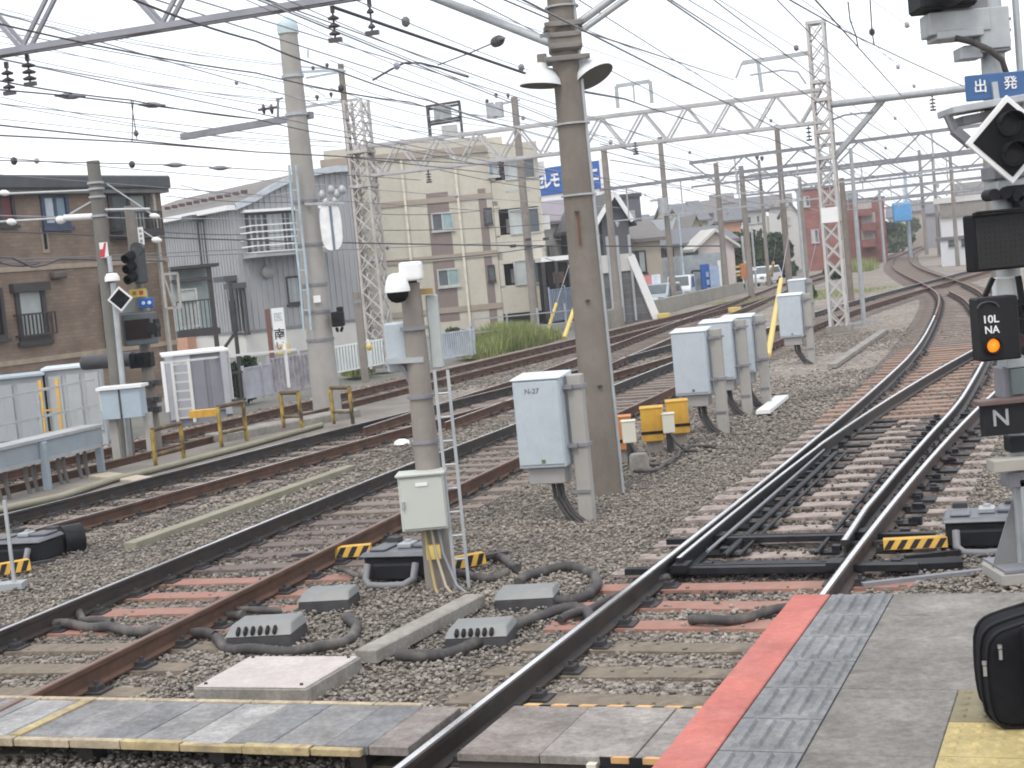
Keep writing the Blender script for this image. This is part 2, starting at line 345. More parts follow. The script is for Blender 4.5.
def text(body, size, mtl, parent, M, depth=.004, name='lettering', sx=1.0, bold=.012):
    cu = bpy.data.curves.new('txt', 'FONT'); cu.body = body; cu.size = size; cu.align_x = 'CENTER'; cu.align_y = 'CENTER'; cu.extrude = depth; cu.offset = size * bold
    t = bpy.data.objects.new('txt', cu); COL.objects.link(t)
    dg = bpy.context.evaluated_depsgraph_get(); me = bpy.data.meshes.new_from_object(t.evaluated_get(dg))
    COL.objects.unlink(t); bpy.data.objects.remove(t)
    me.transform(M @ Matrix.Diagonal((sx, 1, 1, 1))); me.materials.clear(); me.materials.append(mtl)
    o = bpy.data.objects.new(name, me); link(o, parent)
    return o
def face_cam(rz=0):   # text standing upright facing -Y, turned by rz
    return Matrix.Rotation(rz, 4, 'Z') @ Matrix.Rotation(R(90), 4, 'X')
# ------------------------------------------------------------------ paths
def crom(P, step=.5, smooth=2):
    P = [np.array(p, float)[:2] for p in P]
    for _ in range(smooth):     # Chaikin-like smoothing that keeps the ends
        Q = [P[0]]
        for a, b in zip(P[:-1], P[1:]): Q += [a * .75 + b * .25, a * .25 + b * .75]
        Q.append(P[-1]); P = Q
    P = np.array(P); d = np.r_[0, np.cumsum(np.hypot(*np.diff(P, axis=0).T))]
    t = np.arange(0, d[-1], step); return np.c_[np.interp(t, d, P[:, 0]), np.interp(t, d, P[:, 1])]
def offs(P, o):
    d = np.gradient(P, axis=0); d /= np.hypot(*d.T)[:, None]
    return P + np.c_[d[:, 1], -d[:, 0]] * o          # + to the right of travel
def cut(P, y0=-1e9, y1=1e9): return P[(P[:, 1] >= y0) & (P[:, 1] <= y1)]
GA = 1.435; HW = .0335
TH = R(21.7); TV = Vector((math.sin(TH), math.cos(TH), 0)); NV = Vector((math.cos(TH), -math.sin(TH), 0))
t1l = crom([(-6.5, -6.6), (-.74, 7.65), (2.55, 15.95), (6.03, 25.1), (8.67, 32.4), (12.2, 43.6), (14.3, 50.5), (16.4, 57.8), (19.0, 68.9), (22.5, 85.5), (27.6, 108.4), (33.5, 131.7), (43.6, 168.9), (59.6, 221), (72.7, 260)])
t1c = offs(t1l, GA / 2 + HW)
# branch: straight on, then curving to the right of the main line
_p0 = Vector((float(np.interp(11.6, t1c[:, 1], t1c[:, 0])), 11.6, 0))
b1c = np.array([[*( _p0 + TV * s + NV * (s * s / (2 * 240)))[:2]] for s in np.arange(0, 46, .5)])
t5c = crom([(9.6, 25), (12.0, 35), (13.95, 43), (16.3, 51.5), (18.2, 60)])
t2l = crom([(-8.6, -2), (-4.24, 12.01), (-2.87, 16.25), (-1.42, 20.6), (0, 24.4), (2.0, 30.1), (3.97, 35.76), (9.75, 51.0), (14.5, 61.4), (19.6, 72), (27.3, 88), (37, 106)])
t2c = offs(t2l, GA / 2 + HW)
t3c = crom([(-16, 1.5), (-8.2, 14.4), (-6.05, 18.4), (-4.5, 21.6), (-2.6, 25.7), (-.65, 29.5), (1.9, 34.4), (5.1, 41.5), (8.6, 49.4)])
t3b = crom([(-1.9, 26.0), (-.5, 30.2), (1.2, 35.2), (2.6, 40.0), (4.6, 47.4), (7.2, 56.5), (10.6, 68.2), (14.4, 82), (17.5, 93)])
t4c = crom([(-14, 9), (-9.3, 20), (-5.5, 29.2), (-1.1, 40), (3.2, 50.5), (7.6, 61.5), (11.6, 72), (15.9, 87.9), (21.2, 104), (32.2, 138), (42.5, 166), (56.5, 212)])

RAILP = [(-.0635, 0), (.0635, 0), (.0635, .012), (.012, .028), (.010, .112), (.0325, .122), (.0325, .150), (.017, .1535), (-.021, .1535), (-.0325, .150), (-.0325, .122), (-.010, .112), (-.012, .028), (-.0635, .012)]
def rail_mb(P, z0=.007, prof=RAILP):
    mb = MB(); n = len(prof); d = np.gradient(P, axis=0); d /= np.hypot(*d.T)[:, None]
    vs = []
    for p, t in zip(P, d):
        for a, h in prof: vs.append((p[0] + t[1] * a, p[1] - t[0] * a, z0 + h))
    for k in range(n):
        pass
    L = len(P) - 1
    q = MB(); q.v = vs
    q.f = []; q.m = []; q.sm = []
    for k in range(n):
        k2 = (k + 1) % n
        for i in range(len(P) - 1):
            q.f.append((i * n + k, (i + 1) * n + k, (i + 1) * n + k2, i * n + k2)); q.m.append(1 if k == 7 else 0); q.sm.append(False)
    q.f += [tuple(range(n)), tuple(range(L * n, L * n + n))]; q.m += [0, 0]; q.sm += [False, False]
    return q
SLEEP = []      # footprints for the stone scatter: (x, y, dx, dy, half length, half width)
def sleeper_mb(L=2.5, W=.235, H=.16, plates=(-.75, .75), seed=0):
    r = random.Random(seed); mb = MB()
    nx = 7; vs = []
    for i in range(nx):
        x = -L / 2 + L * i / (nx - 1); j = r.uniform(-.008, .008)
        for dy, z in ((-W / 2, -H), (W / 2, -H), (W / 2, 0), (-W / 2, 0)): vs.append((x, dy + r.uniform(-.006, .006), (z + r.uniform(-.006, .004) if z == 0 else z)))
    fs = []
    for i in range(nx - 1):
        for k in range(4): fs.append((i * 4 + k, i * 4 + (k + 1) % 4, i * 4 + 4 + (k + 1) % 4, i * 4 + 4 + k))
    fs += [(0, 1, 2, 3), (nx * 4 - 1, nx * 4 - 2, nx * 4 - 3, nx * 4 - 4)]
    mb.add(vs, fs, 0)
    for p in plates:
        mb.box((p, 0, .006), (.36, .17, .014), 0, 1)
        for s in (-1, 1):
            mb.box((p + s * .10, 0, .028), (.07, .10, .035), 0, 1); mb.cyl((p + s * .10, 0, .04), (p + s * .10, 0, .075), .016, n=6, m=1)
    return mb
def lay_sleepers(P, tr, mats, sp=.62, y0=None, y1=None, choose=None, maxn=92, far_mat=None, length=None, plates=True, skip=None):
    d = np.r_[0, np.cumsum(np.hypot(*np.diff(P, axis=0).T))]; g = np.gradient(P, axis=0); g /= np.hypot(*g.T)[:, None]
    far = MB(); n = 0; cache = {}
    for k, s in enumerate(np.arange(0.3, d[-1], sp)):
        x, y = np.interp(s, d, P[:, 0]), np.interp(s, d, P[:, 1]); tx, ty = np.interp(s, d, g[:, 0]), np.interp(s, d, g[:, 1])
        if y < y0 or y > y1 or (skip and skip(x, y)): continue
        mi = choose(x, y) if choose else 0
        L, off = length(x, y) if length else (2.5, 0)
        cx, cy = x + ty * off, y - tx * off
        SLEEP.append((cx, cy, ty, -tx, L / 2, .12))
        an = math.atan2(-tx, ty)
        if n < maxn:
            key = (mi, round(L * 4), k % 3)
            if key not in cache:
                pl = [-.75 - off, .75 - off]
                o = obj('sleeper', sleeper_mb(L, plates=pl, seed=k), [mats[mi], darkiron], tr); cache[key] = o.data
            else:
                o = bpy.data.objects.new('sleeper', cache[key]); link(o, tr)
            o.location = (cx - ORG[tr.name].x, cy - ORG[tr.name].y, random.uniform(-.012, .002) - ORG[tr.name].z); o.rotation_euler = (0, 0, an + random.uniform(-.012, .012)); n += 1
        else:
            far.box((cx, cy, -.07), (L, .235, .14), an)
    if far.v:
        o = obj('sleepers', far, mats[-1], tr, world=True); o['kind'] = 'stuff'
def add_rails(P, tr, ms=(railside, railhead), g=GA, sides=(-1, 1), world=True):
    for sd in sides: obj('rail', rail_mb(offs(P, sd * (g / 2 + HW))), ms, tr, world=True)

PLO = G(651, 768, 1.0); PLO.z = 0            # a point on the platform edge
def plp(n, t, z=0): return Vector((PLO.x, PLO.y, 0)) + NV * n + TV * t + Vector((0, 0, z))
WOOD_T = None
def nt(p): d = Vector((p[0], p[1], 0)) - Vector((PLO.x, PLO.y, 0)); return d.dot(NV), d.dot(TV)
# near track (main line)
T1 = thing('railway_track', 'nearest track with bright rails, from the wooden crossing beside the platform to the far bend', 'railway track', (t1c[30][0], t1c[30][1], 0))
obj('rail', rail_mb(cut(t1l, 1.0, 44)), (railside, railhead), T1, world=True, label='long bright left rail')
obj('rail', rail_mb(cut(t1l, 44)), (railrust, railrusthead), T1, world=True, label='rusty far part of the left rail')
t1r = offs(t1c, GA / 2 + HW)
_br = offs(b1c, GA / 2 + HW)[1:]
obj('rail', rail_mb(np.vstack([cut(t1r, 1.0, 11.0), _br])), (railbrown, railhead), T1, world=True, label='right rail bending away into the branch')
obj('rail', rail_mb(cut(t1r, 44)), (railrust, railrusthead), T1, world=True)
def ch1(x, y):
    s = (Vector((x, y, 0)) - PLO).dot(TV)
    return 1 if s < nt(G(650, 634))[1] else (0 if s < 8.2 else (2 if y < 34 else 3))
TOE = 12.2
def len1(x, y):
    if y < TOE - .8: return 2.5, 0
    if y > 33: return 2.45, 0
    q = (y - TOE) / 21
    return (2.6 + .6 * q, .25 * q) if y < 21.5 else (2.6 + 1.5 * q, .75 * q)
SW = lambda x, y: TOE - .3 < y < 21.5
lay_sleepers(t1c, T1, [sl_red, sl_old, sl_brown, sl_far], .60, 7.2, 200, ch1, 88, None, len1, skip=lambda x, y: SW(x, y))
# turnout
TO = thing('railway_switch', 'black greased railway switch with two blades on slide plates in the nearest track', 'railway switch', (3.2, 14.0, 0))
b1l = offs(b1c, -(GA / 2 + HW)); b1r = offs(b1c, GA / 2 + HW)
lay_sleepers(t1c, TO, [sl_grey], .60, TOE - .3, 21.5, None, 60, None, len1)
obj('rail', rail_mb(b1l[14:71]), (railside, railhead), TO, world=True)
def blade(P, s0, flip):
    q = P.copy(); return q
BLADEP = [(-.05, 0), (.05, 0), (.05, .012), (.010, .028), (.008, .11), (.028, .12), (.028, .145), (.014, .148), (-.016, .148), (-.028, .145), (-.028, .12), (-.008, .11), (-.010, .028), (-.05, .012)]
bl = b1l[1:16].copy(); k = np.linspace(1, 0, len(bl))[:, None]
obj('switch_blade', rail_mb(bl + np.c_[k * NV.x, k * NV.y] * .10, .012, BLADEP), (iron, railhead), TO, world=True, label='left switch blade lying against the left rail')
_rb = cut(t1r, TOE, 44)
obj('switch_blade', rail_mb(_rb - np.array([NV.x, NV.y]) * np.interp(_rb[:, 1], [12.2, 13.7, 16, 18.7, 20.5, 22], [.15, .19, .16, .09, .03, 0])[:, None]), (railside, railhead), TO, world=True, label='open right switch blade standing clear of the right rail')
dd = np.r_[0, np.cumsum(np.hypot(*np.diff(t1c, axis=0).T))]
for s in np.arange(.3, dd[-1], .60):
    y = np.interp(s, dd, t1c[:, 1])
    if not (TOE - .3 < y < 21.5): continue
    x = np.interp(s, dd, t1c[:, 0]); c = Vector((x, y, 0)); q = (y - TOE) / 21
    for sd in (-1, 1):
        mb = MB()
        e = sd * (GA / 2 + HW); w = .60
        cc = c + NV * (e - sd * .10 + (.12 * q * 4 if sd > 0 else .1 * q * 4)); mb.box((cc.x, cc.y, .010), (w + q * .6, .21, .02), -TH, 0)
        b0 = c + NV * (e - sd * .27); mb.box((b0.x, b0.y, .04), (.07, .09, .045), -TH, 0)
        b1 = c + NV * (e + sd * .15)
        if sd > 0:
            for kk_ in range(3): jx, jy = random.uniform(-.06, .16), random.uniform(-.09, .09); b3 = b1 + NV * jx + TV * jy; mb.box((b3.x, b3.y, .03), (random.uniform(.05, .11), random.uniform(.05, .09), random.uniform(.04, .08)), -TH + random.uniform(-.3, .3), 0)
        else: mb.box((b1.x, b1.y, .03), (.09, .08, .05), -TH, 0)
        b2 = c + NV * (e - sd * .42); mb.box((b2.x, b2.y, .018), (.16, .11, .016), -TH, 1)
        obj('slide_plate', mb, [iron, darkiron], TO, world=True)
for yy, hgt in ((12.05, .06), (13.25, .05)):
    x = np.interp(yy, t1c[:, 1], t1c[:, 0]); c = Vector((x, yy, 0)); mb = MB()
    mb.bar(c - NV * 1.1 + Vector((0, 0, hgt)), c + NV * 1.25 + Vector((0, 0, hgt)), .09, .05); mb.bar(c - NV * .55 + TV * .12 + Vector((0, 0, hgt)), c + NV * .55 + TV * .12 + Vector((0, 0, hgt)), .04, .04)
    for s in (-.62, .62): mb.box((c + NV * s)[:2] + (hgt + .03,) if False else tuple((c + NV * s).to_2d()) + (hgt + .03,), (.12, .2, .06), -TH)
    obj('stretcher_bar', mb, [iron], TO, world=True)
# long detector bar inside the left blade, side rods
_db = offs(cut(t1c, 12.6, 19.0), -(GA / 2 - .16)); q = MB(); q.tube([(x_, y_, .09) for x_, y_ in _db[::3]], .016, 5); obj('detector_bar', q, galvdark, TO, world=True)
_db = offs(cut(t1c, 12.3, 18.0), (GA / 2 - .36)); q = MB(); q.tube([(x_, y_, .05) for x_, y_ in _db[::3]], .02, 5); obj('detector_bar', q, iron, TO, world=True)
for _o, _r in ((-(GA / 2 - .30), .03), (-(GA / 2 - .42), .016)): _db = offs(cut(t1c, 12.4, 18.6), _o); q = MB(); q.tube([(x_, y_, .045) for x_, y_ in _db[::3]], _r, 5); obj('detector_bar', q, iron, TO, world=True)
# black pan under the toe of the switch
mb = MB(); x = np.interp(12.3, t1c[:, 1], t1c[:, 0]); c = Vector((x, 12.35, 0)); mb.box((c.x, c.y, .004), (1.25, .42, .03), -TH); obj('toe_plate', mb, iron, TO, world=True)
# branch beyond the switch
TB = thing('railway_track', 'branch track leaving the switch to the right behind the signal mast', 'railway track', (b1c[50][0], b1c[50][1], 0))
add_rails(b1c[70:], TB, sides=(-1,))
lay_sleepers(b1c, TB, [sl_brown], .62, 33, 60, None, 40)
T5 = thing('railway_track', 'rusty track coming from behind the signal mast to join the far bend', 'railway track', (t5c[5][0], t5c[5][1], 0))
add_rails(t5c, T5, (railrust, railrusthead)); lay_sleepers(t5c, T5, [sl_far], .64, 25, 70, None, 70)
# second track
T2 = thing('railway_track', 'middle track with one bright and one rusty rail behind the camera post', 'railway track', (t2c[30][0], t2c[30][1], 0))
obj('rail', rail_mb(cut(t2l, 3)), (railside, railhead), T2, world=True, label='bright far rail')
obj('rail', rail_mb(cut(offs(t2c, GA / 2 + HW), 3)), (railrust, railrusthead), T2, world=True, label='rusty near rail')
YR0, YR1 = G(90, 642).y, G(190, 588).y
lay_sleepers(t2c, T2, [sl_red, sl_old, sl_dark, sl_far], .60, 8.9, 110, lambda x, y: 1 if y < YR0 else (0 if y < YR1 + .5 else (2 if y < 17.5 else 3)), 95)
T3 = thing('railway_track', 'dark rusty track curving in from the left edge beside the concrete walkway', 'railway track', (t3c[30][0], t3c[30][1], 0))
add_rails(t3c, T3, (railside, railhead), sides=(-1,)); add_rails(t3c, T3, (railrust, railhead), sides=(1,)); lay_sleepers(t3c, T3, [sl_far], .62, 10, 60, None, 80)
T3B = thing('railway_track', 'crossover track with pale rails slanting through the middle of the junction', 'railway track', (t3b[10][0], t3b[10][1], 0))
add_rails(t3b, T3B, (railrust, railhead)); lay_sleepers(t3b, T3B, [sl_far], .62, 28, 100, None, 80)
T4 = thing('railway_track', 'rusty track farthest left, running past the grass and houses', 'railway track', (t4c[30][0], t4c[30][1], 0))
add_rails(t4c, T4, (railrust, railrusthead)); lay_sleepers(t4c, T4, [sl_far], .62, 15, 210, None, 90)

# ------------------------------------------------------------------ ground
mb = MB(); mb.add([(-2500, -300, -.22), (2500, -300, -.22), (2500, 4000, -.22), (-2500, 4000, -.22)], [(0, 1, 2, 3)]); struct('ground', mb, asphalt)
def strip(P, a, b, z, n=1):
    L, Rr = offs(P, a), offs(P, b); mb = MB(); vs = []
    for l, r in zip(L, Rr): vs += [(l[0], l[1], z), (r[0], r[1], z)]
    mb.add(vs, [(2 * i, 2 * i + 1, 2 * i + 3, 2 * i + 2) for i in range(len(P) - 1)]); return mb
edge = crom([(-22, -10), (-11.6, 20), (-7.6, 29.2), (-3.2, 40), (1.2, 50.5), (5.6, 61.5), (13.8, 87.9), (25, 128), (50, 212), (64, 262)], 3)
mb = MB(); vs = []
for p in edge: vs += [(p[0] - .6, p[1], -.034), (p[0] + 70, p[1] - 24, -.034)]
mb.add(vs, [(2 * i, 2 * i + 1, 2 * i + 3, 2 * i + 2) for i in range(len(edge) - 1)]); struct('ballast_bed', mb, ballastsheet)
rb_ = ballastsheet.copy(); rb_.name = 'rusty_ballast'
for n_ in rb_.node_tree.nodes:
    if n_.type == 'VALTORGB' and len(n_.color_ramp.elements) == 3:
        for e_, c_n in zip(n_.color_ramp.elements, ((.06, .05, .043), (.125, .107, .093), (.21, .185, .163))): e_.color = (*c_n, 1)
for k_, (P_, y0_, y1_) in enumerate(((t1c, 24, 250), (t2c, 24, 110), (t3c, 12, 60), (t3b, 26, 100), (t4c, 15, 210), (b1c, 33, 60), (t5c, 24, 70))):
    q = strip(cut(P_, y0_, y1_), -1.45, 1.45, -.030 + .0011 * k_); struct('track_bed', q, rb_)
# trampled earth between the walkway tracks
mb = MB(); a = crom([(-9.0, 15.6), (-7.0, 19.0), (-5.5, 22.0), (-3.7, 26.0), (-1.7, 30.6)], .5); b = crom([(-9.6, 17.5), (-7.2, 22.8), (-5.3, 27.4), (-3.3, 32.2), (-1.9, 35.5)], .5)
k = min(len(a), len(b)); A_ = a[np.linspace(0, len(a) - 1, 30).astype(int)]; B_ = b[np.linspace(0, len(b) - 1, 30).astype(int)]; vs = []
for p, q in zip(A_, B_): vs += [(p[0], p[1], .05), (q[0], q[1], .05)]
mb.add(vs, [(2 * i, 2 * i + 1, 2 * i + 3, 2 * i + 2) for i in range(29)])
vs2 = []
for p in A_: vs2 += [(p[0], p[1], .05), (p[0] + .1, p[1] - .05, -.1)]
mb.add(vs2, [(2 * i, 2 * i + 1, 2 * i + 3, 2 * i + 2) for i in range(29)])
struct('walkway', mb, dirtm)

# loose stones near the camera: one mesh of many small stones
def stones():
    ph = (1 + 5 ** .5) / 2
    ico = np.array([(-1, ph, 0), (1, ph, 0), (-1, -ph, 0), (1, -ph, 0), (0, -1, ph), (0, 1, ph), (0, -1, -ph), (0, 1, -ph), (ph, 0, -1), (ph, 0, 1), (-ph, 0, -1), (-ph, 0, 1)]) / 1.9
    F = np.array([(0, 11, 5), (0, 5, 1), (0, 1, 7), (0, 7, 10), (0, 10, 11), (1, 5, 9), (5, 11, 4), (11, 10, 2), (10, 7, 6), (7, 1, 8), (3, 9, 4), (3, 4, 2), (3, 2, 6), (3, 6, 8), (3, 8, 9), (4, 9, 5), (2, 4, 11), (6, 2, 10), (8, 6, 7), (9, 8, 1)])
    pts = []
    for (y0, y1, dens) in ((6.2, 13, 1150), (13, 19, 700), (19, 27, 280), (27, 42, 90)):
        xa0, xa1 = -.40, .40
        n = int((y1 - y0) * (y1 * (xa1 - xa0)) * dens)
        y = rng.uniform(y0, y1, n); x = rng.uniform(xa0 * y1, xa1 * y1, n)
        ok = (x > xa0 * y - .3) & (x < xa1 * y + .3); pts.append(np.c_[x[ok], y[ok]])
    p = np.vstack(pts); N = len(p)
    z = rng.uniform(-.035, .012, N)
    keep = np.ones(N, bool)
    for (cx, cy, dx, dy, hl, hw) in SLEEP:
        if cy > 44: continue
        rx, ry = p[:, 0] - cx, p[:, 1] - cy; a = rx * dx + ry * dy; b_ = -rx * dy + ry * dx
        ins = (abs(a) < hl - .03) & (abs(b_) < hw + .015)
        keep &= ~(ins & (rng.random(N) > .018)); z[ins & keep] = .02
    # inside the platform, on the walkway
    d = (p - np.array([PLO.x, PLO.y])); n_ = d @ np.array([NV.x, NV.y]); t_ = d @ np.array([TV.x, TV.y])
    keep &= ~((n_ > .1) & (t_ < 2.38))
    ye = np.interp(p[:, 1], edge[:, 1], edge[:, 0]); keep &= p[:, 0] > ye - .5
    wl = np.interp(p[:, 1], A_[:, 1], A_[:, 0], left=99, right=99); wr = np.interp(p[:, 1], B_[:, 1], B_[:, 0], left=-99, right=-99)
    keep &= ~((p[:, 0] < wl + .1) & (p[:, 0] > wr - .1) & (p[:, 1] > 16.6) & (p[:, 1] < 35) & (rng.random(N) > .04))
    # dirt-choked old sleepers near the crossing: fewer stones between the rails there
    c1 = np.interp(p[:, 1], t1c[:, 1], t1c[:, 0]); mess = (abs(p[:, 0] - c1) < 1.5) & (t_ < 3.4); keep &= ~(mess & (rng.random(N) > .35))
    p = p[keep]; z = z[keep]; N = len(p)
    for P_ in (t1c, t2c):
        cc = np.interp(p[:, 1], P_[:, 1], P_[:, 0]); inn = abs(p[:, 0] - cc) < 1.35; z[inn] -= .022
    grime = np.zeros(N)
    for P_, amt, y0_, y1_ in ((t1c, 1.0, 11.5, 22), (t1c, .35, 22, 60), (t2c, .9, 13.5, 60), (t2c, .3, 0, 13.5), (t3c, 1.0, 0, 60), (t3b, .8, 0, 60), (t4c, .6, 0, 60)):
        cc = np.interp(p[:, 1], P_[:, 1], P_[:, 0], left=-99, right=99); dd_ = np.abs(p[:, 0] - cc) * .92; g_ = np.clip(1 - np.abs(dd_ - .72) / .55, 0, 1) + .35 * (dd_ < .8) + (.65 * (dd_ < .8) if P_ is t1c and amt > .9 else 0)
        grime = np.maximum(grime, np.clip(g_, 0, 1) * amt * ((p[:, 1] > y0_) & (p[:, 1] < y1_)))
    grime = np.clip(grime * rng.uniform(.5, 1.2, N), 0, .95)
    s = rng.uniform(.011, .025, N) * np.where(p[:, 1] > 19, 1.45, 1.0)
    sc = s[:, None] * rng.uniform(.6, 1.35, (N, 3)); sc[:, 2] *= .62
    jit = rng.uniform(.55, 1.3, (N, 12, 1)); V = ico[None] * jit * sc[:, None, :]
    a = rng.uniform(0, 6.28, N); ca, sa = np.cos(a)[:, None], np.sin(a)[:, None]
    tl = rng.uniform(-.5, .5, N)[:, None]
    X = V[:, :, 0] * ca - V[:, :, 1] * sa; Y = V[:, :, 0] * sa + V[:, :, 1] * ca; Z = V[:, :, 2] + X * tl * .6
    V = np.stack([X + p[:, 0, None], Y + p[:, 1, None], Z + z[:, None]], -1).reshape(-1, 3)
    FF = (F[None] + (np.arange(N) * 12)[:, None, None]).reshape(-1, 3)
    me = bpy.data.meshes.new('ballast_stones'); me.vertices.add(len(V)); me.vertices.foreach_set('co', V.ravel())
    me.loops.add(FF.size); me.loops.foreach_set('vertex_index', FF.ravel().astype(np.int32)); me.polygons.add(len(FF))
    me.polygons.foreach_set('loop_start', np.arange(0, FF.size, 3, dtype=np.int32)); me.polygons.foreach_set('loop_total', np.full(len(FF), 3, np.int32))
    me.update(); me.validate(); me.materials.append(stonemat)
    at_ = me.attributes.new('grime', 'FLOAT', 'POINT'); at_.data.foreach_set('value', np.repeat(grime, 12).astype(np.float32))
    o = bpy.data.objects.new('ballast_stones', me); COL.objects.link(o); tag(o, 'loose grey brown ballast stones between and beside the tracks', 'ballast', None, 'stuff')
    print('stones', N)
stones()

# ------------------------------------------------------------------ platform
ZP = 1.0; E_T = 2.384
mb = MB()
def slabp(n0, n1, t0, t1, z0, z1, m=0, M=mb):
    P = [plp(n0, t0, z0), plp(n1, t0, z0), plp(n1, t1, z0), plp(n0, t1, z0)]; P += [p + Vector((0, 0, z1 - z0)) for p in P]
    M.hexa(P, m)
slabp(.05, 9.5, -14, E_T - .02, -.2, ZP - .03)
plat = struct('platform', mb, slab)
rows = [2.384, 1.985, 1.637, 1.26, .902, .533, .187] + [.187 - .36 * k for k in range(1, 8)]
r = MB()
slabp(0.0, .168, -6, E_T, ZP - .16, ZP + .002, 0, r)
obj('red_edge_strip', r, redpaint, plat, bevel=.004)
for i in range(len(rows) - 1):
    t1_, t0_ = rows[i], rows[i + 1]; q = MB()
    slabp(.176, .452, t0_ + .004, t1_ - .004, ZP - .05, ZP, 0, q)
    for k in range(4):
        n0 = .176 + .03 + k * .0635
        P = [plp(n0, t0_ + .035, ZP), plp(n0 + .036, t0_ + .035, ZP), plp(n0 + .036, t1_ - .035, ZP), plp(n0, t1_ - .035, ZP)]
        w = .008
        top = [plp(n0 + w, t0_ + .035 + w, ZP + .013), plp(n0 + .036 - w, t0_ + .035 + w, ZP + .013), plp(n0 + .036 - w, t1_ - .035 - w, ZP + .013), plp(n0 + w, t1_ - .035 - w, ZP + .013)]
        q.hexa([p - Vector((0, 0, .002)) for p in P] + top, 0)
    obj('line_tile', q, tilemat, plat)
# plain concrete flags: large seams at every second row
fl = [2.384, 1.985, 1.637, .902, .187, -.53, -1.25, -2.0, -4.5]
for i in range(len(fl) - 1):
    q = MB(); slabp(.456, 3.2 if fl[i] > .95 else .866, fl[i + 1] + .003, fl[i] - .003, ZP - .05, ZP - random.uniform(0, .002), 0, q); obj('flagstone', q, slab, plat, bevel=.003)
    if fl[i] > .95:
        pass
    else:
        q = MB(); slabp(1.216, 3.2, fl[i + 1] + .003, fl[i] - .003, ZP - .05, ZP - .001, 0, q); obj('flagstone', q, slab, plat, bevel=.003)
yr = [.902, .533, .187, -.173, -.533, -.893, -1.25]
for i in range(len(yr) - 1):
    q = MB(); slabp(.870, 1.212, yr[i + 1] + .003, yr[i] - .003, ZP - .05, ZP + .001, 0, q)
    for a in range(5):
        for b in range(5):
            p = plp(.870 + .034 + a * .068, yr[i] - .036 - b * (yr[i] - yr[i + 1] - .03) / 5, ZP + .001); q.lathe(p, (0, 0, 1), [(.016, 0), (.013, .004), (.008, .006)], 8)
    obj('warning_tile', q, olivetile if i == 0 else yellowtile, plat, label='worn olive warning tile' if i == 0 else None)
# kerb at the end of the platform
q = MB(); slabp(.05, 9.5, E_T - .02, E_T + .06, -.2, ZP - .045, 0, q); obj('end_wall', q, concrete, plat)
# ------------------------------------------------------------------ wooden crossing
ZB = .155
lb = nt(G(0, 700, ZB)); lf = nt(G(0, 748, ZB)); rb = nt(G(470, 700, ZB)); rf = nt(G(430, 742, ZB))
tb = (lb[1] + rb[1]) / 2; tf = (lf[1] + rf[1]) / 2
LC = thing('crossing_deck', 'long wooden staff crossing of grey planks with pale edge strips', 'plank crossing', plp((lb[0] + rb[0]) / 2, (tb + tf) / 2))
nR = rb[0]; n = nR; w = 0; i = 0
nT2 = nt(G(52, 722, ZB))[0]
pmats = [plank4, plank1, plank2, plank1, plank3, plank2, plank1, plank2, plank1, plank3, plank2]
while n > lb[0] - 1.6:
    w = random.choice((.26, .30, .34, .30)); q = MB()
    if i == 0: w = .24
    dz = random.uniform(-.006, .004); slabp(n - w + .005, n, tf + .06, tb - .05, ZB - .05, ZB + dz, 0, q)
    obj('plank', q, pmats[i % len(pmats)], LC, world=True, bevel=.004); n -= w; i += 1
nL = n
n = nR - .26; i = 0
while n > nL:
    w = random.uniform(.28, .46); q = MB(); slabp(n - w + .008, n, tf + random.uniform(-.006, .008), tf + .055, ZB - .045, ZB + .002 + random.uniform(-.008, .008), 0, q); obj('front_strip', q, edgeyellow if i in (0, 1, 2, 3) else edgewood, LC, world=True, bevel=.004)
    q = MB(); slabp(n - w + .008, n, tb - .045, tb, ZB - .05, ZB + .006, 0, q); obj('back_strip', q, edgewood, LC, world=True, bevel=.004); n -= w; i += 1
q = MB(); slabp(nT2 - .10, nT2 - .02, tf + .06, tb - .05, ZB - .02, ZB + .008, 0, q); obj('yellow_batten', q, edgeyellow, LC, world=True)
for k in range(9):
    nn = nR - .3 - k * .9; q = MB(); slabp(nn - .1, nn, tf + .14, tb - .03, -.05, ZB - .052, 0, q); obj('bearer', q, mat('shadow_timber', (.06, .05, .045), .9), LC, world=True)  # bearers coloured dark to carry the shadow below the front strip
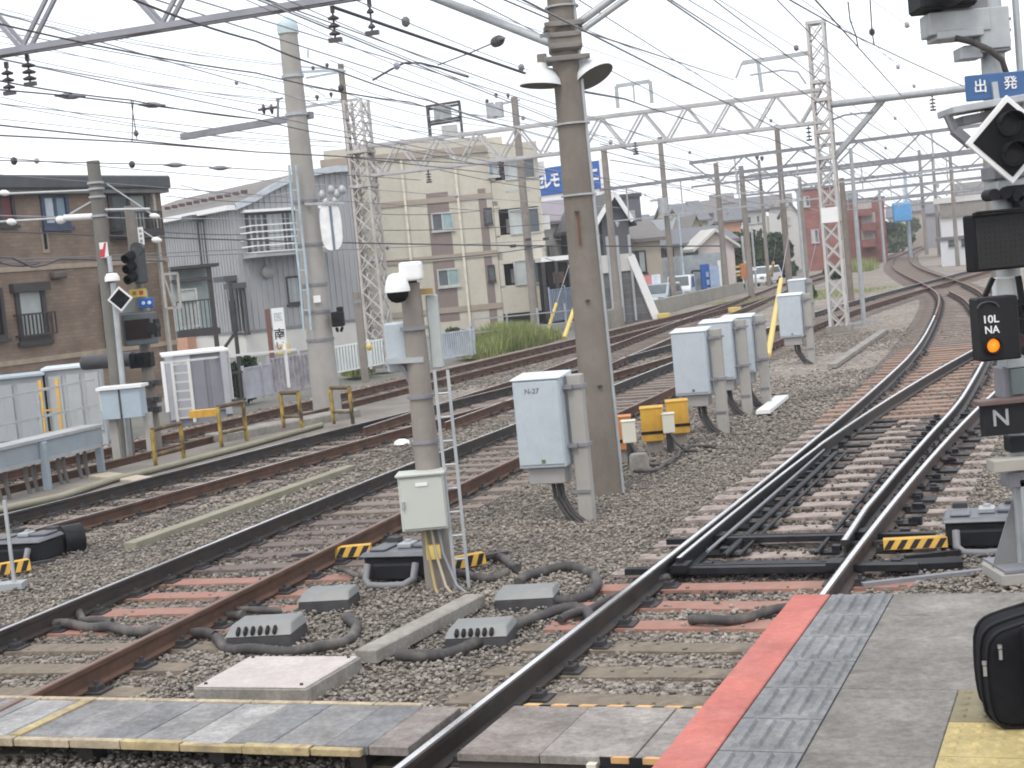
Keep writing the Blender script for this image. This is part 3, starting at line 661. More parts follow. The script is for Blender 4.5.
# section between the rails
a0 = nt(G(472, 740, ZB))[0]; a1 = .02
RC = thing('crossing_deck', 'pale wooden crossing panel between the bright rails, its edges striped orange and black', 'plank crossing', plp((a0 + a1) / 2, (tb + tf) / 2))
cuts = [a0 + .02, a0 + .36, a0 + .40 + .36, a0 + 1.14, a0 + 1.46, a1 + .1]
cuts = [a0 + (a1 + .05 - a0) * f for f in (0, .24, .50, .76, 1)]
for i in range(4):
    q = MB(); slabp(cuts[i], cuts[i + 1] - .006, tf + .0, tb, ZB - .045, ZB + random.uniform(-.004, .003), 0, q)
    obj('plank', q, [plank4, plank5, plank5, plank5][i], RC, world=True, bevel=.004)
q = MB()
for nn in np.arange(a0 + .05, a1, .14):
    for t0 in (tf - .001, tb + .001): pass
L = a1 - a0
for (t0, t1, nm) in ((tf - .012, tf - .001, 'front_edge'), (tb + .001, tb + .012, 'back_edge')):
    q = MB(); slabp(a0 + (.0 if nm == 'back_edge' else L * .42), a1, t0, t1, ZB - .05, ZB + .004, 0, q)
    nn = a0 + .06 + (0 if nm == 'back_edge' else L * .42)
    while nn < a1 - .1:
        e = MB(); P = [plp(nn, t0 - .004, ZB + .005), plp(nn + .09, t0 - .004, ZB + .005), plp(nn + .11, t1 + .006, ZB + .008), plp(nn + .02, t1 + .006, ZB + .008)]
        q.hexa([p - Vector((0, 0, .03)) for p in P] + P, 1); nn += .165
    obj(nm, q, [blackpaint, mat('orange_stripe', (.60, .36, .16), .8, var=.2, scale=8)], RC, world=True)
q = MB(); slabp(a0, a1, tf + .02, tf + .08, -.1, ZB - .047, 0, q); slabp(a0, a1, tb - .08, tb - .02, -.1, ZB - .047, 0, q); obj('bearer', q, mat('shadow_timber', (.06, .05, .045), .9), RC, world=True)  # same dark colour stands for shadow under this panel
q = MB(); p = plp(a0 + L * .40, tf - .02); q.box((p.x, p.y, .03), (.05, .05, .2), -TH); obj('support_post', q, cream, RC, world=True)

# ------------------------------------------------------------------ small trackside things
def hatch_slab():
    P = [G(196, 686), G(303, 686), G(356, 655), G(250, 655)]
    z = .11; P = [G(196, 686, z), G(305, 687, z), G(358, 656, z), G(250, 656, z)]
    c = sum(P, Vector()) / 4; o = thing('cable_pit', 'square concrete cable pit with a pinkish bolted lid beside the crossing', 'cable pit', (c.x, c.y, 0))
    q = MB(); base = [Vector((p.x, p.y, -.08)) for p in P]; ex = [c.xy.to_3d() + (b - c.xy.to_3d()) * 1.04 for b in base]
    q.hexa([Vector((e.x, e.y, -.08)) for e in ex] + [Vector((e.x, e.y, z - .012)) for e in ex]); obj('kerb', q, concrete, o, world=True, bevel=.006)
    q = MB(); q.hexa([Vector((p.x, p.y, z - .014)) for p in P] + P); obj('lid', q, hatch, o, world=True, bevel=.006)
    for p in P:
        b = c + (p - c) * .88; q = MB(); q.cyl((b.x, b.y, z), (b.x, b.y, z + .012), .012, n=6); obj('bolt', q, darkiron, o, world=True)
hatch_slab()
q = MB(); a, b = G(366, 657, .05), G(476, 600, .05); q.bar(a, b, .17, .10); solo('concrete_trough', q, concrete, 'narrow concrete cable trough lid slanting between two grey boxes in the ballast', 'cable trough', loc=(a.x, a.y, 0), bevel=.008)
q = MB(); a, b = G(130, 547, .02), G(352, 468, .02); q.bar(a, b, .16, .1); solo('concrete_trough', q, mat('mossy_kerb', (.27, .25, .19), .95, var=.15, dirt=(.2, .19, .12)), 'mossy concrete trough lid lying in ballast between the second and dark tracks', 'cable trough', loc=(a.x, a.y, 0), bevel=.008)
q = MB(); q.tube([G(-20, 514, .10), G(60, 497, .10), G(112, 480, .10), G(150, 471, .10), G(250, 445, .10), G(322, 425, .1)], .055, 4); solo('concrete_kerb', q, mat('mossy_kerb', (.27, .25, .19)), 'weathered kerb edging the earth walkway beside the dark rusty track', 'kerb')
q = MB(); a, b = G(832, 366, .03), G(884, 331, .03); q.bar(a, b, .2, .08); solo('concrete_trough', q, concrete, 'pale trough lid in the ballast beyond the white lattice tower', 'cable trough', loc=(a.x, a.y, 0))
q = MB(); a, b = G(763, 412, .05), G(782, 397, .05); q.bar(a, b, .22, .06); solo('plank_offcut', q, white, 'white board lying on the ballast beside the row of relay cabinets', 'board', loc=(a.x, a.y, 0))
for px, py, s, lb_ in ((402, 444, .10, 'white stone-like cap lying on ballast left of the camera post'), (598, 328, .22, 'white lump on the ballast near the far left track')):
    q = MB(); p = G(px, py); q.lathe(p, (0, 0, 1), [(s * 1.4, 0), (s * 1.2, s * .5), (s * .5, s * .8)], 10); solo('track_marker', q, white, lb_, 'marker', loc=p)
for px, py, lb_ in ((664, 318, 'small yellow block beside the far left rails'), (735, 312, 'flat yellow block between far rails behind the relay cabinets')):
    q = MB(); p = G(px, py); q.box((p.x, p.y, .1), (.5, .3, .2), -TH); solo('rail_lubricator', q, yellowpale, lb_, 'track box', loc=p, bevel=.02)

def coil_box(px, py, w, d, h, rz, label, slots=True, topm=cabgreen):
    p = G(px, py); o = thing('track_antenna', label, 'track antenna', p, rz)
    q = MB(); P = [(-w / 2, -d / 2), (w / 2, -d / 2), (w / 2, d / 2), (-w / 2, d / 2)]
    q.hexa([Vector((x, y, -.03)) for x, y in P] + [Vector((x * .97, y * .95, h * .55)) for x, y in P]); obj('base', q, darkiron, o, bevel=.01)
    q = MB(); q.hexa([Vector((x, y, h * .55)) for x, y in P] + [Vector((x * .90, y * .70 + .04, h)) for x, y in P], 0)
    if slots:
        for k in range(6):
            x = -w * .33 + k * w * .11; q.hexa([Vector((x + a, -d * .49 + b, h * (.57 + (b / (d * .16)) * .30))) for a, b in ((0, .0), (.03, .0), (.03, d * .12), (0, d * .12))] + [Vector((x + a, -d * .49 + b, h * (.57 + (b / (d * .16)) * .30) + .035)) for a, b in ((0, .0), (.03, .0), (.03, d * .12), (0, d * .12))], 1)
    obj('lid', q, [topm, blackpaint], o, bevel=.008)
    for s in (-1, 1):
        q = MB(); q.box((s * w * .35, d * .52, .05), (.06, .06, .06)); obj('cable_gland', q, darkiron, o)
greybox = mat('grey_coil_case', (.22, .225, .22), .7, var=.12, dirt=(.30, .28, .25), damt=.5)
coil_box(268, 642, .52, .42, .17, -.18, 'black and grey slotted track box, largest of the two left of the cable pit lid', True, greybox)
coil_box(330, 606, .44, .34, .14, -.2, 'flat grey track box behind the black slotted one', False, greybox)
coil_box(482, 641, .46, .40, .13, -.2, 'pale grey slotted track box beside the end of the concrete trough', True, greybox)
coil_box(528, 604, .48, .32, .13, -.2, 'grey flat track box inside the loop of black hose', False, greybox)
def hose(pts, r, label, z=.03, group=None):
    P = [G(x, y, z) for x, y in pts]; xy = crom([p[:2] for p in P], .03, 3)
    q = MB(); n = len(xy); q.tube([(x, y, z + .012 * math.sin(i * .35)) for i, (x, y) in enumerate(xy)], [r * (1 + .09 * (i % 2)) for i in range(n)], 8)
    solo('cable_hose', q, hosemat, label, 'hose', group)
hose([(398, 656), (420, 658), (450, 652), (490, 640), (525, 622), (548, 612), (575, 608), (590, 612), (592, 624)], .042, 'thick black corrugated hose sweeping in front of the pale slotted box to the bright rail')
hose([(518, 582), (528, 576), (548, 569), (572, 567), (590, 571), (599, 582), (592, 594), (575, 598), (548, 602)], .04, 'thick black hose looping round behind the flat grey track box')
hose([(447, 560), (465, 557), (490, 555), (505, 559), (518, 570)], .036, 'black hose curving right from the foot of the camera post')
hose([(446, 564), (456, 573), (474, 578), (495, 577), (508, 572)], .036, 'second black hose sagging below the first at the camera post')
hose([(560, 620), (580, 612), (610, 600), (622, 596)], .034, 'short black hose end reaching under the bright rail')
hose([(216, 638), (222, 646), (240, 650), (275, 651), (310, 650), (338, 645), (356, 634), (358, 624), (346, 618)], .04, 'brown black hose running in front of the black slotted box')
hose([(-10, 634), (18, 628), (45, 624), (75, 625), (110, 628), (150, 632), (190, 632), (216, 636)], .04, 'black hose crossing under the second track toward the slotted box')
hose([(112, 622), (85, 622), (78, 614), (80, 606), (92, 600)], .036, 'hose end curled over a red sleeper inside the second track')
hose([(190, 625), (205, 618), (225, 614), (244, 616)], .036, 'short brown hose on sleeper ends behind the slotted box')
hose([(225, 600), (235, 610), (255, 612), (285, 608)], .03, 'thin hose curling from the rusty rail of the second track')
hose([(690, 620), (720, 622), (760, 614), (790, 608)], .035, 'black hose on the sleepers beside the corner of the red platform edge')
hose([(620, 598), (630, 590), (650, 584), (668, 578)], .03, 'black hose on the ballast beside the toe of the switch')
hose([(380, 548), (385, 560), (400, 570), (430, 572)], .022, 'grey cable bending below the switchbox on the camera post')
hose([(338, 570), (365, 577), (395, 574), (420, 580)], .022, 'thin cable curving over the ballast left of the camera post')

def point_machine(loc, rz, label, stripes='right', sc=1.0):
    o = thing('point_machine', label, 'point machine', loc, rz)
    q = MB(); q.box((0, 0, .12), (.62, .46, .20)); q.box((0, -.27, .10), (.40, .08, .14), 0, 0); obj('case', q, blackpaint, o, bevel=.015)
    q = MB(); q.hexa([Vector((x, y, .222)) for x, y in ((-.34, -.27), (.34, -.27), (.34, .24), (-.34, .24))] + [Vector((x, y, .262)) for x, y in ((-.31, -.24), (.31, -.24), (.31, .22), (-.31, .22))])
    q.box((-.19, -.05, .275), (.16, .30, .02)); q.box((.2, .05, .278), (.2, .24, .03)); obj('lid', q, mat('machine_lid', (.13, .135, .15), .45, .2, var=.2, dirt=(.22, .22, .22), damt=.5), o, bevel=.01)
    q = MB(); q.box((.02, .0, .285), (.13, .16, .04)); q.cyl((.02, .02, .3), (.02, .02, .325), .03, n=10); obj('lock_cover', q, galv, o, bevel=.006)
    for x in (-.2, .22):
        q = MB(); q.box((x, .2, .29), (.12, .1, .06)); obj('hinge', q, darkiron, o, bevel=.006)
    q = MB(); q.tube([(-.22, -.34, .18), (-.22, -.40, .06), (-.16, -.46, .02), (0, -.47, .015), (.17, -.46, .02), (.24, -.40, .06), (.24, -.33, .18)], .032, 8); obj('conduit', q, mat('grey_conduit', (.20, .20, .21), .6, var=.15), o)
    return o
def striped_cover(a, b, w, h, label):
    a, b = Vector(a), Vector(b); d = (b - a); L = d.length; d.normalize(); x = d; y = Vector((-d.y, d.x, 0))
    o = thing('striped_cover', label, 'rod cover', (a + b) / 2)
    q = MB(); loc = lambda u, v, z: a + x * u + y * v + Vector((0, 0, z))
    q.hexa([loc(0, -w / 2, .03), loc(L, -w / 2, .03), loc(L, w / 2, .03), loc(0, w / 2, .03), loc(0, -w / 2 + .03, h), loc(L, -w / 2 + .03, h), loc(L, w / 2 - .03, h), loc(0, w / 2 - .03, h)], 0)
    n = int(L / .10); 
    for k in range(n):
        u = k * L / n; s = L / n * .5; v0 = -w / 2 - .003
        P = [loc(u, v0, .035), loc(u + s, v0, .035), loc(u + s + .05, v0 + .03, h - .005), loc(u + .05, v0 + .03, h - .005)]
        if u + s + .05 > L: continue
        q.hexa(P + [p + y * .004 for p in P], 1)
    obj('cover', q, [yellow, blackpaint], o, world=True, bevel=.004)
    q = MB(); q.bar(loc(-.35, .12, .06), loc(L + .3, .12, .06), .05, .03); obj('drive_rod', q, darkiron, o, world=True)
pm = G(1000, 545)
point_machine(pm + Vector((-.07, .12, 0)), -TH + .05, 'black point machine with grey lid beside the foot of the signal mast')
striped_cover(G(884, 552), G(948, 549), .16, .11, 'yellow and black striped rod cover between the right rail and the point machine')
q = MB(); a, b = G(884, 566, .03), G(962, 562, .03); q.bar(a, b, .22, .05); q.bar(G(905, 558, .04), G(960, 552, .04), .05, .04); solo('rod_plate', q, blackpaint, 'black steel plate and rod under the striped cover near the signal mast', 'rod plate')
q = MB(); q.bar(G(862, 586), G(1000, 570), .06, .05); solo('steel_rod', q, galvdark, 'thin grey pipe on the ballast in front of the right point machine', 'pipe')
point_machine(G(408, 578) + Vector((0, .1, 0)), -TH, 'black point machine hidden behind the switchbox of the camera post')
striped_cover(G(326, 561), G(372, 557), .16, .13, 'yellow and black striped rod cover left of the camera post')
striped_cover(G(452, 572), G(484, 566), .14, .13, 'short yellow and black cover just right of the camera post ladder')
point_machine(G(28, 560), -TH + .1, 'long black point machine at the left edge beside the dark rusty track')
q = MB(); a, b = G(-5, 553, .12), G(62, 541, .12); q.cyl(a, b, .11, n=12); q.cyl(b, b + (b - a).normalized() * .22, .17, n=12); solo('point_motor', q, iron, 'black cylindrical motor on top of the left point machine', 'motor')
striped_cover(G(-14, 580), G(30, 572), .16, .14, 'yellow and black striped cover at the left edge of the picture')
# thin marker stake, left edge
q = MB(); b = G(15, 588); t = Vector((b.x, b.y, zat(b.x, b.y, 500))); q.bar(b, t, .03, .03, 0); q.bar(b - Vector((.16, 0, 0)), t - Vector((.16, 0, .15)), .02, .02); q.box((b.x - .05, b.y, .03), (.3, .2, .06)); solo('marker_stake', q, galv, 'pair of thin grey stakes in the ballast at the left edge', 'stake', loc=b)

# ------------------------------------------------------------------ camera post
CB = G(440, 586); s = FPX / CB.y
CP = thing('camera_post', 'concrete post with white dome camera on top and grey switchbox near its foot', 'camera post', CB)
X0, Y0 = CB.x, CB.y
def cz(py): return zat(X0, Y0, py)
zt = cz(283)
q = MB(); q.cyl((0, 0, -.1), (0, 0, zt), .125, .085, 18); obj('post', q, pole_conc, CP)
for py in (443, 398, 330): q = MB(); q.cyl((0, 0, cz(py)), (0, 0, cz(py) + .03), .118, n=18); obj('band', q, galvdark, CP)
def pxdx(px, py, Y=None): p = AY(px, py, Y or Y0); return p - CB
q = MB(); c = pxdx(404, 272, Y0 - .05); q.box((c.x + .06, c.y, c.z), (.19, .24, .16)); obj('camera_housing', q, white, CP, bevel=.025, seg=3)
c = pxdx(397, 286, Y0 - .2); q = MB(); q.lathe((c.x, c.y, c.z - .05), (0, 0, 1), [(.105, 0), (.105, .03), (.09, .09), (.065, .14), (.03, .155)], 20); cd = obj('dome_cover', q, white, CP)
q = MB(); q.lathe((c.x, c.y, c.z - .05), (0, 0, -1), [(.092, 0), (.085, .04), (.06, .075), (.02, .09)], 20); obj('dome_lens', q, blackmatte, CP)
q = MB(); q.bar((c.x, c.y, c.z + .06), (0, 0, c.z + .10), .06, .06); obj('camera_arm', q, white, CP)
q = MB(); q.box((0, 0, zt + .05), (.12, .12, .2)); obj('camera_bracket', q, darkiron, CP)
c = pxdx(417, 287); q = MB(); q.lathe(c, (0, 0, 1), [(.03, -.04), (.034, 0), (.02, .03)], 12); obj('small_sensor', q, cream, CP)
a, b = pxdx(404, 293), pxdx(433, 291); q = MB(); q.bar(a, b, .05, .05); obj('bracket_arm', q, mat('rusty_yellow', (.40, .28, .12), .7), CP)
c = pxdx(432, 332); q = MB(); q.box((c.x + .02, c.y + .1, c.z), (.10, .16, .62)); obj('side_conduit_box', q, mat('pale_grey_green', (.42, .45, .44), .5), CP, bevel=.01)
c = pxdx(397, 350, Y0 + .05); q = MB(); q.box((c.x, c.y + .1, c.z + .02), (.19, .2, .42)); obj('junction_box', q, cabmat, CP, bevel=.015)
a, b = pxdx(386, 361), pxdx(424, 359); q = MB(); q.bar(a, b, .2, .045); obj('shelf', q, galv, CP)
a, b = pxdx(400, 364), pxdx(414, 388); q = MB(); q.bar(a, b, .04, .04); a, b = pxdx(412, 364), pxdx(416, 388); q.bar(a, b, .04, .05); obj('shelf_brace', q, galvdark, CP)
# switchbox
P1 = AY(395, 478, Y0 - .25); P2 = AY(441, 473, Y0 - .25); z1 = (zat(P1.x, P1.y, 479) + zat(P2.x, P2.y, 473)) / 2; z0 = zat(P1.x, P1.y, 533)
w = (P2 - P1).xy.length; ctr = (P1 + P2) / 2 - CB; rz = -.05
q = MB(); q.box((ctr.x + .02, ctr.y + .11, (z0 + z1) / 2), (w, .22, z1 - z0), rz); sb = obj('switchbox', q, cabgreen, CP, bevel=.012, seg=2)
q = MB(); q.box((ctr.x + .02, ctr.y - .005, (z0 + z1) / 2), (w - .03, .02, z1 - z0 - .04), rz); obj('switchbox_door', q, cabgreen, sb, bevel=.006)
q = MB(); q.box((ctr.x + .02, ctr.y + .10, z1 + .012), (w + .03, .27, .025), rz); obj('switchbox_roof', q, cabgreen, sb, bevel=.006)
q = MB(); q.box((ctr.x - w * .38, ctr.y - .022, (z0 + z1) / 2), (.022, .02, .07), rz); obj('handle', q, galv, sb, bevel=.004)
q = MB(); q.box((ctr.x + .02, ctr.y - .02, z1 - .07), (.10, .006, .028), rz); obj('name_plate', q, white, sb)
for k, (x, mm) in enumerate(((-.06, mat('dull_yellow_cable', (.36, .27, .12), .7)), (.0, mat('buff_cable', (.38, .33, .24), .7)), (.06, galvdark))):
    q = MB(); q.tube([(ctr.x + .06 + x, ctr.y + .08, z0), (ctr.x + .08 + x, ctr.y + .06, z0 * .6), (ctr.x + .14 + x * 1.5, ctr.y - .02, .05), (ctr.x + .2 + x * 2, ctr.y - .1, -.02)], .013, 8); obj('cable', q, mm, CP)
q = MB(); q.box((ctr.x + .06, ctr.y + .10, z0 * .62), (.12, .08, .12)); obj('cable_clamp', q, yellowpale, CP)
# climbing ladder beside it
lb0 = G(462, 592) + Vector((0, .15, 0)); LD = thing('steel_ladder', 'narrow galvanised ladder standing just right of the camera post', 'ladder', lb0)
for sft in (-.055, .055):
    top = zat(lb0.x + sft, lb0.y, 370); q = MB(); q.box((sft, 0, top / 2), (.026, .026, top)); obj('stile', q, galv, LD)
for k in range(9):
    z = .25 + k * .20
    if z < top: q = MB(); q.cyl((-.055, 0, z), (.055, 0, z), .011, n=6); obj('rung', q, galv, LD)

# ------------------------------------------------------------------ relay cabinets
def cabinet(bx, by, label, first=None):
    p = G(bx, by)
    if first is None:
        o = thing('relay_cabinet', label, 'relay cabinet', p, -R(19), 'grey relay cabinets on concrete posts')
        q = MB(); q.box((0, 0, .70), (.155, .13, 1.6)); obj('post', q, pole_pale, o, bevel=.01)
        q = MB(); q.box((-.36, -.02, 1.03), (.50, .40, .90)); b_ = obj('box', q, cabmat, o, bevel=.012, seg=2)
        q = MB(); q.hexa([Vector((x, y, z)) for x, y, z in ((-.625, -.24, 1.482), (-.095, -.24, 1.482), (-.095, .20, 1.482), (-.625, .20, 1.482), (-.625, -.24, 1.50), (-.095, -.24, 1.50), (-.095, .20, 1.535), (-.625, .20, 1.535))]); obj('roof', q, cabtop, b_, bevel=.005)
        q = MB(); q.box((-.36, -.225, 1.04), (.475, .02, .85)); dr = obj('door', q, cabmat, b_, bevel=.005)
        q = MB(); q.box((-.34, -.237, .65), (.04, .01, .035)); obj('lock', q, mat('green_lock', (.12, .16, .08), .5), dr)
        q = MB(); q.box((-.35, -.0, .49), (.38, .32, .17)); obj('cable_base', q, cabbase, o, bevel=.008)
        for z in (.78, 1.38):
            q = MB(); q.box((0, -.0, z), (.20, .17, .035)); q.box((-.07, -.1, z), (.12, .05, .04)); obj('clamp', q, galvdark, o)
        q = MB(); q.box((-.02, -.075, .30), (.2, .02, .03)); obj('lower_strap', q, galvdark, o)
        for k, dx in enumerate((-.34, -.29, -.25)):
            q = MB(); q.tube([(dx, .0, .42), (dx + .02, -.02, .25), (dx + .12, -.06, .08), (dx + .24 + k * .03, -.10, -.05)], .022, 7); obj('cable', q, rubber, o)
        return o
    o = copy_tree(first); o.location = p; o['label'] = label; ORG[o.name] = p; return o
CAB = cabinet(588, 519, 'grey blue relay cabinet on concrete post, nearest and just left of the large concrete pole')
text('N-27', .075, mat('faded_ink', (.16, .17, .18), .7), CAB, Matrix.Translation((-.40, -.237, 1.37)) @ face_cam(), .002)
lt = CAB.children[-1]
rest = [o for o in CAB.children if o.name.startswith('lettering')]
src = CAB
def cab2(bx, by, label, s=1):
    o = cabinet(bx, by, label, src)
    for ch in list(o.children):
        if ch.name.startswith('lettering'): bpy.data.objects.remove(ch)
    return o
cab2(724, 432, 'relay cabinet with faint lettering, front one of the three close together in the row')
cab2(748, 414, 'middle relay cabinet of the close row of three on the ballast')
cab2(767, 406, 'rear relay cabinet of the close row, partly behind its neighbour')
o = cab2(812, 362, 'separate relay cabinet beside the yellow guy wire sleeve')
o = cab2(813, 329, 'farthest small relay cabinet behind the one at the guy wire')
# ------------------------------------------------------------------ bond boxes behind the big pole
def bondbox(bx, by, label, w, h, zb, mt, nm='impedance_box', legs=True, d=None):
    p = G(bx, by); o = thing(nm, label, 'track box', p, -.1); d = d or w
    q = MB(); q.box((0, 0, zb + h / 2), (w, d, h)); obj('case', q, mt, o, bevel=.012, seg=2)
    q = MB(); q.box((0, 0, zb + h + .008), (w + .02, d + .02, .02)); obj('lid', q, mt, o, bevel=.006)
    if nm == 'impedance_box':
        q = MB(); q.box((0, -d / 2 - .004, zb + .12), (w + .02, .012, .04)); q.box((w / 2 + .004, 0, zb + .12), (.012, d + .02, .04)); obj('band', q, blackpaint, o)
        q = MB(); q.box((0, 0, zb / 2), (w * .7, d * .7, zb)); obj('foot', q, concrete, o)
    else:
        q = MB(); q.cyl((0, 0, 0), (0, 0, zb), .05, n=10); obj('stem', q, darkiron, o)
        q = MB(); q.tube([(.02, -.06, zb), (.08, -.12, zb * .5), (.2, -.2, .03), (.35, -.25, .02)], .02, 6); obj('cable', q, rubber, o)
bondbox(625, 462, 'orange track box half hidden behind the big concrete pole', .24, .42, .17, orange)
bondbox(655, 452, 'dirty yellow track box between two white ones', .30, .44, .16, yellow)
bondbox(680, 444, 'yellow track box with black band, rearmost of the yellow ones', .30, .44, .16, yellow)
bondbox(632, 466, 'white small box on a stem between the orange and yellow boxes', .17, .27, .30, cream, 'terminal_box', d=.14)
bondbox(671, 452, 'white small box on a stem in front of the rear yellow box', .16, .25, .26, cream, 'terminal_box', d=.14)
for px, py, rr, lb_ in ((640, 472, .13, 'round concrete footing at the base of the white box'), (612, 480, .15, 'pale round footing touching the big concrete pole')):
    p = G(px, py); q = MB(); q.lathe(p - Vector((0, 0, .05)), (0, 0, 1), [(rr, 0), (rr * .9, .25), (rr * .75, .28)], 14); solo('footing', q, concrete, lb_, 'footing', loc=p)
hose([(634, 471), (650, 472), (672, 462), (682, 450), (700, 444), (715, 448)], .022, 'thin black cable looping on ballast behind the big pole')

# ------------------------------------------------------------------ big concrete pole
MP = G(606, 493); zp = zat(MP.x, MP.y, -70)
BP = thing('concrete_pole', 'large brown grey concrete pole in the centre carrying two lamp shades', 'utility pole', MP)
q = MB(); q.cyl((0, 0, -.2), (0, 0, zp), .203, .15, 24); obj('shaft', q, mat('big_pole_concrete', (.20, .175, .15), .9, var=.16, scale=2.2, bump=.3, bscale=50, dirt=(.135, .112, .088), dscale=2, damt=.6), BP)
def pz(py): return zat(MP.x, MP.y, py)
def pl(px, py, Y=None): return AY(px, py, Y or MP.y) - MP
q = MB(); q.cyl((.19, -.09, 0), (.125, -.09, zp), .02, n=8); obj('conduit', q, galv, BP)
for py in (8, 125, 196): q = MB(); q.cyl((0, 0, pz(py)), (0, 0, pz(py) + .02), .19 if py < 120 else .20, n=20); obj('strap', q, galv, BP)
for py, w_ in ((26, .44), (37, .36), (48, .36), (60, .50)):
    q = MB(); q.box((0, -.19, pz(py)), (w_, .06, .055)); q.box((0, .17, pz(py)), (w_, .06, .055)); 
    for sx in (-1, 1): q.cyl((sx * w_ * .44, -.24, pz(py)), (sx * w_ * .44, .24, pz(py)), .012, n=6)
    obj('clamp', q, mat('clamp_steel', (.21, .195, .18), .7, .1, var=.15), BP, bevel=.006)
q = MB(); q.box((0, 0, pz(43)), (.36, .40, .20)); obj('clamp_collar', q, pole_conc, BP, bevel=.02)
q = MB(); c = pl(542, 60); q.box((c.x, c.y, c.z), (.11, .11, .13)); q.bar((c.x, c.y, c.z), (0, -.1, pz(60)), .05, .05); obj('terminal_box', q, pole_conc, BP, bevel=.01)
q = MB(); q.bar(pl(567, 32), pl(540, 36), .04, .04); obj('bracket', q, galvdark, BP)
# pipes
a, b = pl(580, 22), pl(640, -22); q = MB(); q.cyl(a, b, .045, n=10); q.cyl(a + Vector((.02, 0, -.09)), b + Vector((.02, 0, -.10)), .035, n=10); obj('pipe_arm', q, galv, BP)
a = pl(566, 49); b = pl(415, -10, MP.y + 1.2); q = MB(); q.cyl(a, b, .05, n=10); obj('pipe_arm', q, galv, BP)
def shade_at(px, py, tilt, az, Y=None, first=True):
    c = pl(px, py, Y); ax = Vector((math.sin(tilt) * math.cos(az), math.sin(tilt) * math.sin(az), -math.cos(tilt)))
    q = MB(); q.lathe(c, ax, [(.06, -.25), (.09, -.19), (.16, -.15), (.22, -.07), (.24, 0)], 24, cap=False); s_ = obj('lamp_shade', q, shade, BP)
    q = MB(); q.lathe(c, ax, [(.232, -.008), (.232, -.002)], 24); obj('lamp_hollow', q, shadein, s_)  # dark disc painted as the unlit hollow of the lamp
    q = MB(); q.cyl(c - ax * .2, (0, 0, c.z + .12), .02, n=8); obj('lamp_arm', q, galvdark, BP)
shade_at(594, 77, R(30), R(-40))
shade_at(541, 86, R(6), R(200), MP.y - .05)
for py, dx in ((212, -.05), (300, -.02), (385, .03)):
    q = MB(); q.box((dx, -.2, pz(py)), (.05, .05, .02)); obj('step_bolt', q, darkiron, BP)
q = MB(); c = pl(582, 216, MP.y - .215)
for k in range(1): q.box((-.045, -.197, pz(230)), (.022, .012, .34))
obj('rust_streak', q, mat('rust_stain', (.16, .075, .045), .9, var=.2), BP)
# ------------------------------------------------------------------ signal mast on the right
SY = 11.1
SM = thing('signal_mast', 'grey signal mast with blue sign, diamond signal, black display and lit orange lamp', 'railway signal', AY(1018, 480, SY).xy.to_3d())
SO = ORG[SM.name]
def sp_(px, py, dy=0): return AY(px, py, SY + dy) - SO
K = SY / FPX
def mbox(name, px, py, w, h, d, mt, par=SM, rz=0, dy=0, bevel=.006, label=None, off=(0, 0)):
    c = sp_(px, py, dy); q = MB(); q.box(c, (w * K, d, h * K), rz); return obj(name, q, mt, par, bevel=bevel, label=label)
xm = sp_(1000, 300).x
mpole = sp_(1002, 330)
base = Vector((mpole.x + .09, .05, 0))
q = MB(); q.cyl((base.x, base.y, .05), (base.x, base.y, zat(SO.x + base.x, SY, -60)), .085, n=16); obj('column', q, galv, SM)
q = MB(); q.cyl((base.x + .19, base.y, 1.9), (base.x + .19, base.y, zat(SO.x, SY, -60)), .024, n=10); obj('side_pipe', q, galv, SM)
q = MB(); q.box((base.x, base.y, .045), (.56, .5, .11)); obj('foundation', q, pole_pale, SM, bevel=.02)
for a in range(4):
    an = a * math.pi / 2 + math.pi / 4 * 0; d = Vector((math.cos(an), math.sin(an), 0)); t = Vector((-d.y, d.x, 0)); o0 = Vector((base.x, base.y, .10))
    q = MB(); P = [o0 + d * .08, o0 + d * .27, o0 + d * .08 + Vector((0, 0, .5))]; q.prism([p - t * .008 for p in P], t * .016); obj('gusset', q, mat('dull_grey_steel', (.22, .225, .225), .65, .2, var=.15, dirt=(.32, .30, .27)), SM)
q = MB(); q.box((base.x, base.y, .108), (.52, .5, .02)); obj('base_plate', q, galvdark, SM)
# upper head and bracket
q = MB(); c = sp_(940, 2); q.box((c.x, c.y - .05, c.z + .06), (.40, .36, .26)); q.lathe((c.x - .0, c.y - .23, c.z + .06), (0, -1, 0), [(.13, 0), (.125, .2)], 16); obj('upper_signal_head', q, blackpaint, SM, bevel=.02)
mbox('head_bracket', 955, 24, 60, 22, .25, galv); mbox('bracket_plate', 955, 36, 46, 8, .28, galv)
mbox('bracket_box', 962, 15, 44, 26, .2, galvdark, bevel=.01); mbox('mounting_block', 990, 30, 30, 40, .22, galv); mbox('clamp_block', 968, 54, 22, 12, .18, galv); mbox('clamp_arm', 980, 50, 36, 10, .1, galvdark)
for py in (22, 33, 44, 52): mbox('clamp_band', 992, py, 30, 3, .2, galvdark)
q = MB(); q.tube([sp_(955, 38, -.15), sp_(972, 42, -.18), sp_(990, 50, -.18), sp_(1002, 60, -.15), sp_(1006, 72, -.1), sp_(1007, 90, -.1)], .022, 8); obj('cable', q, rubber, SM)
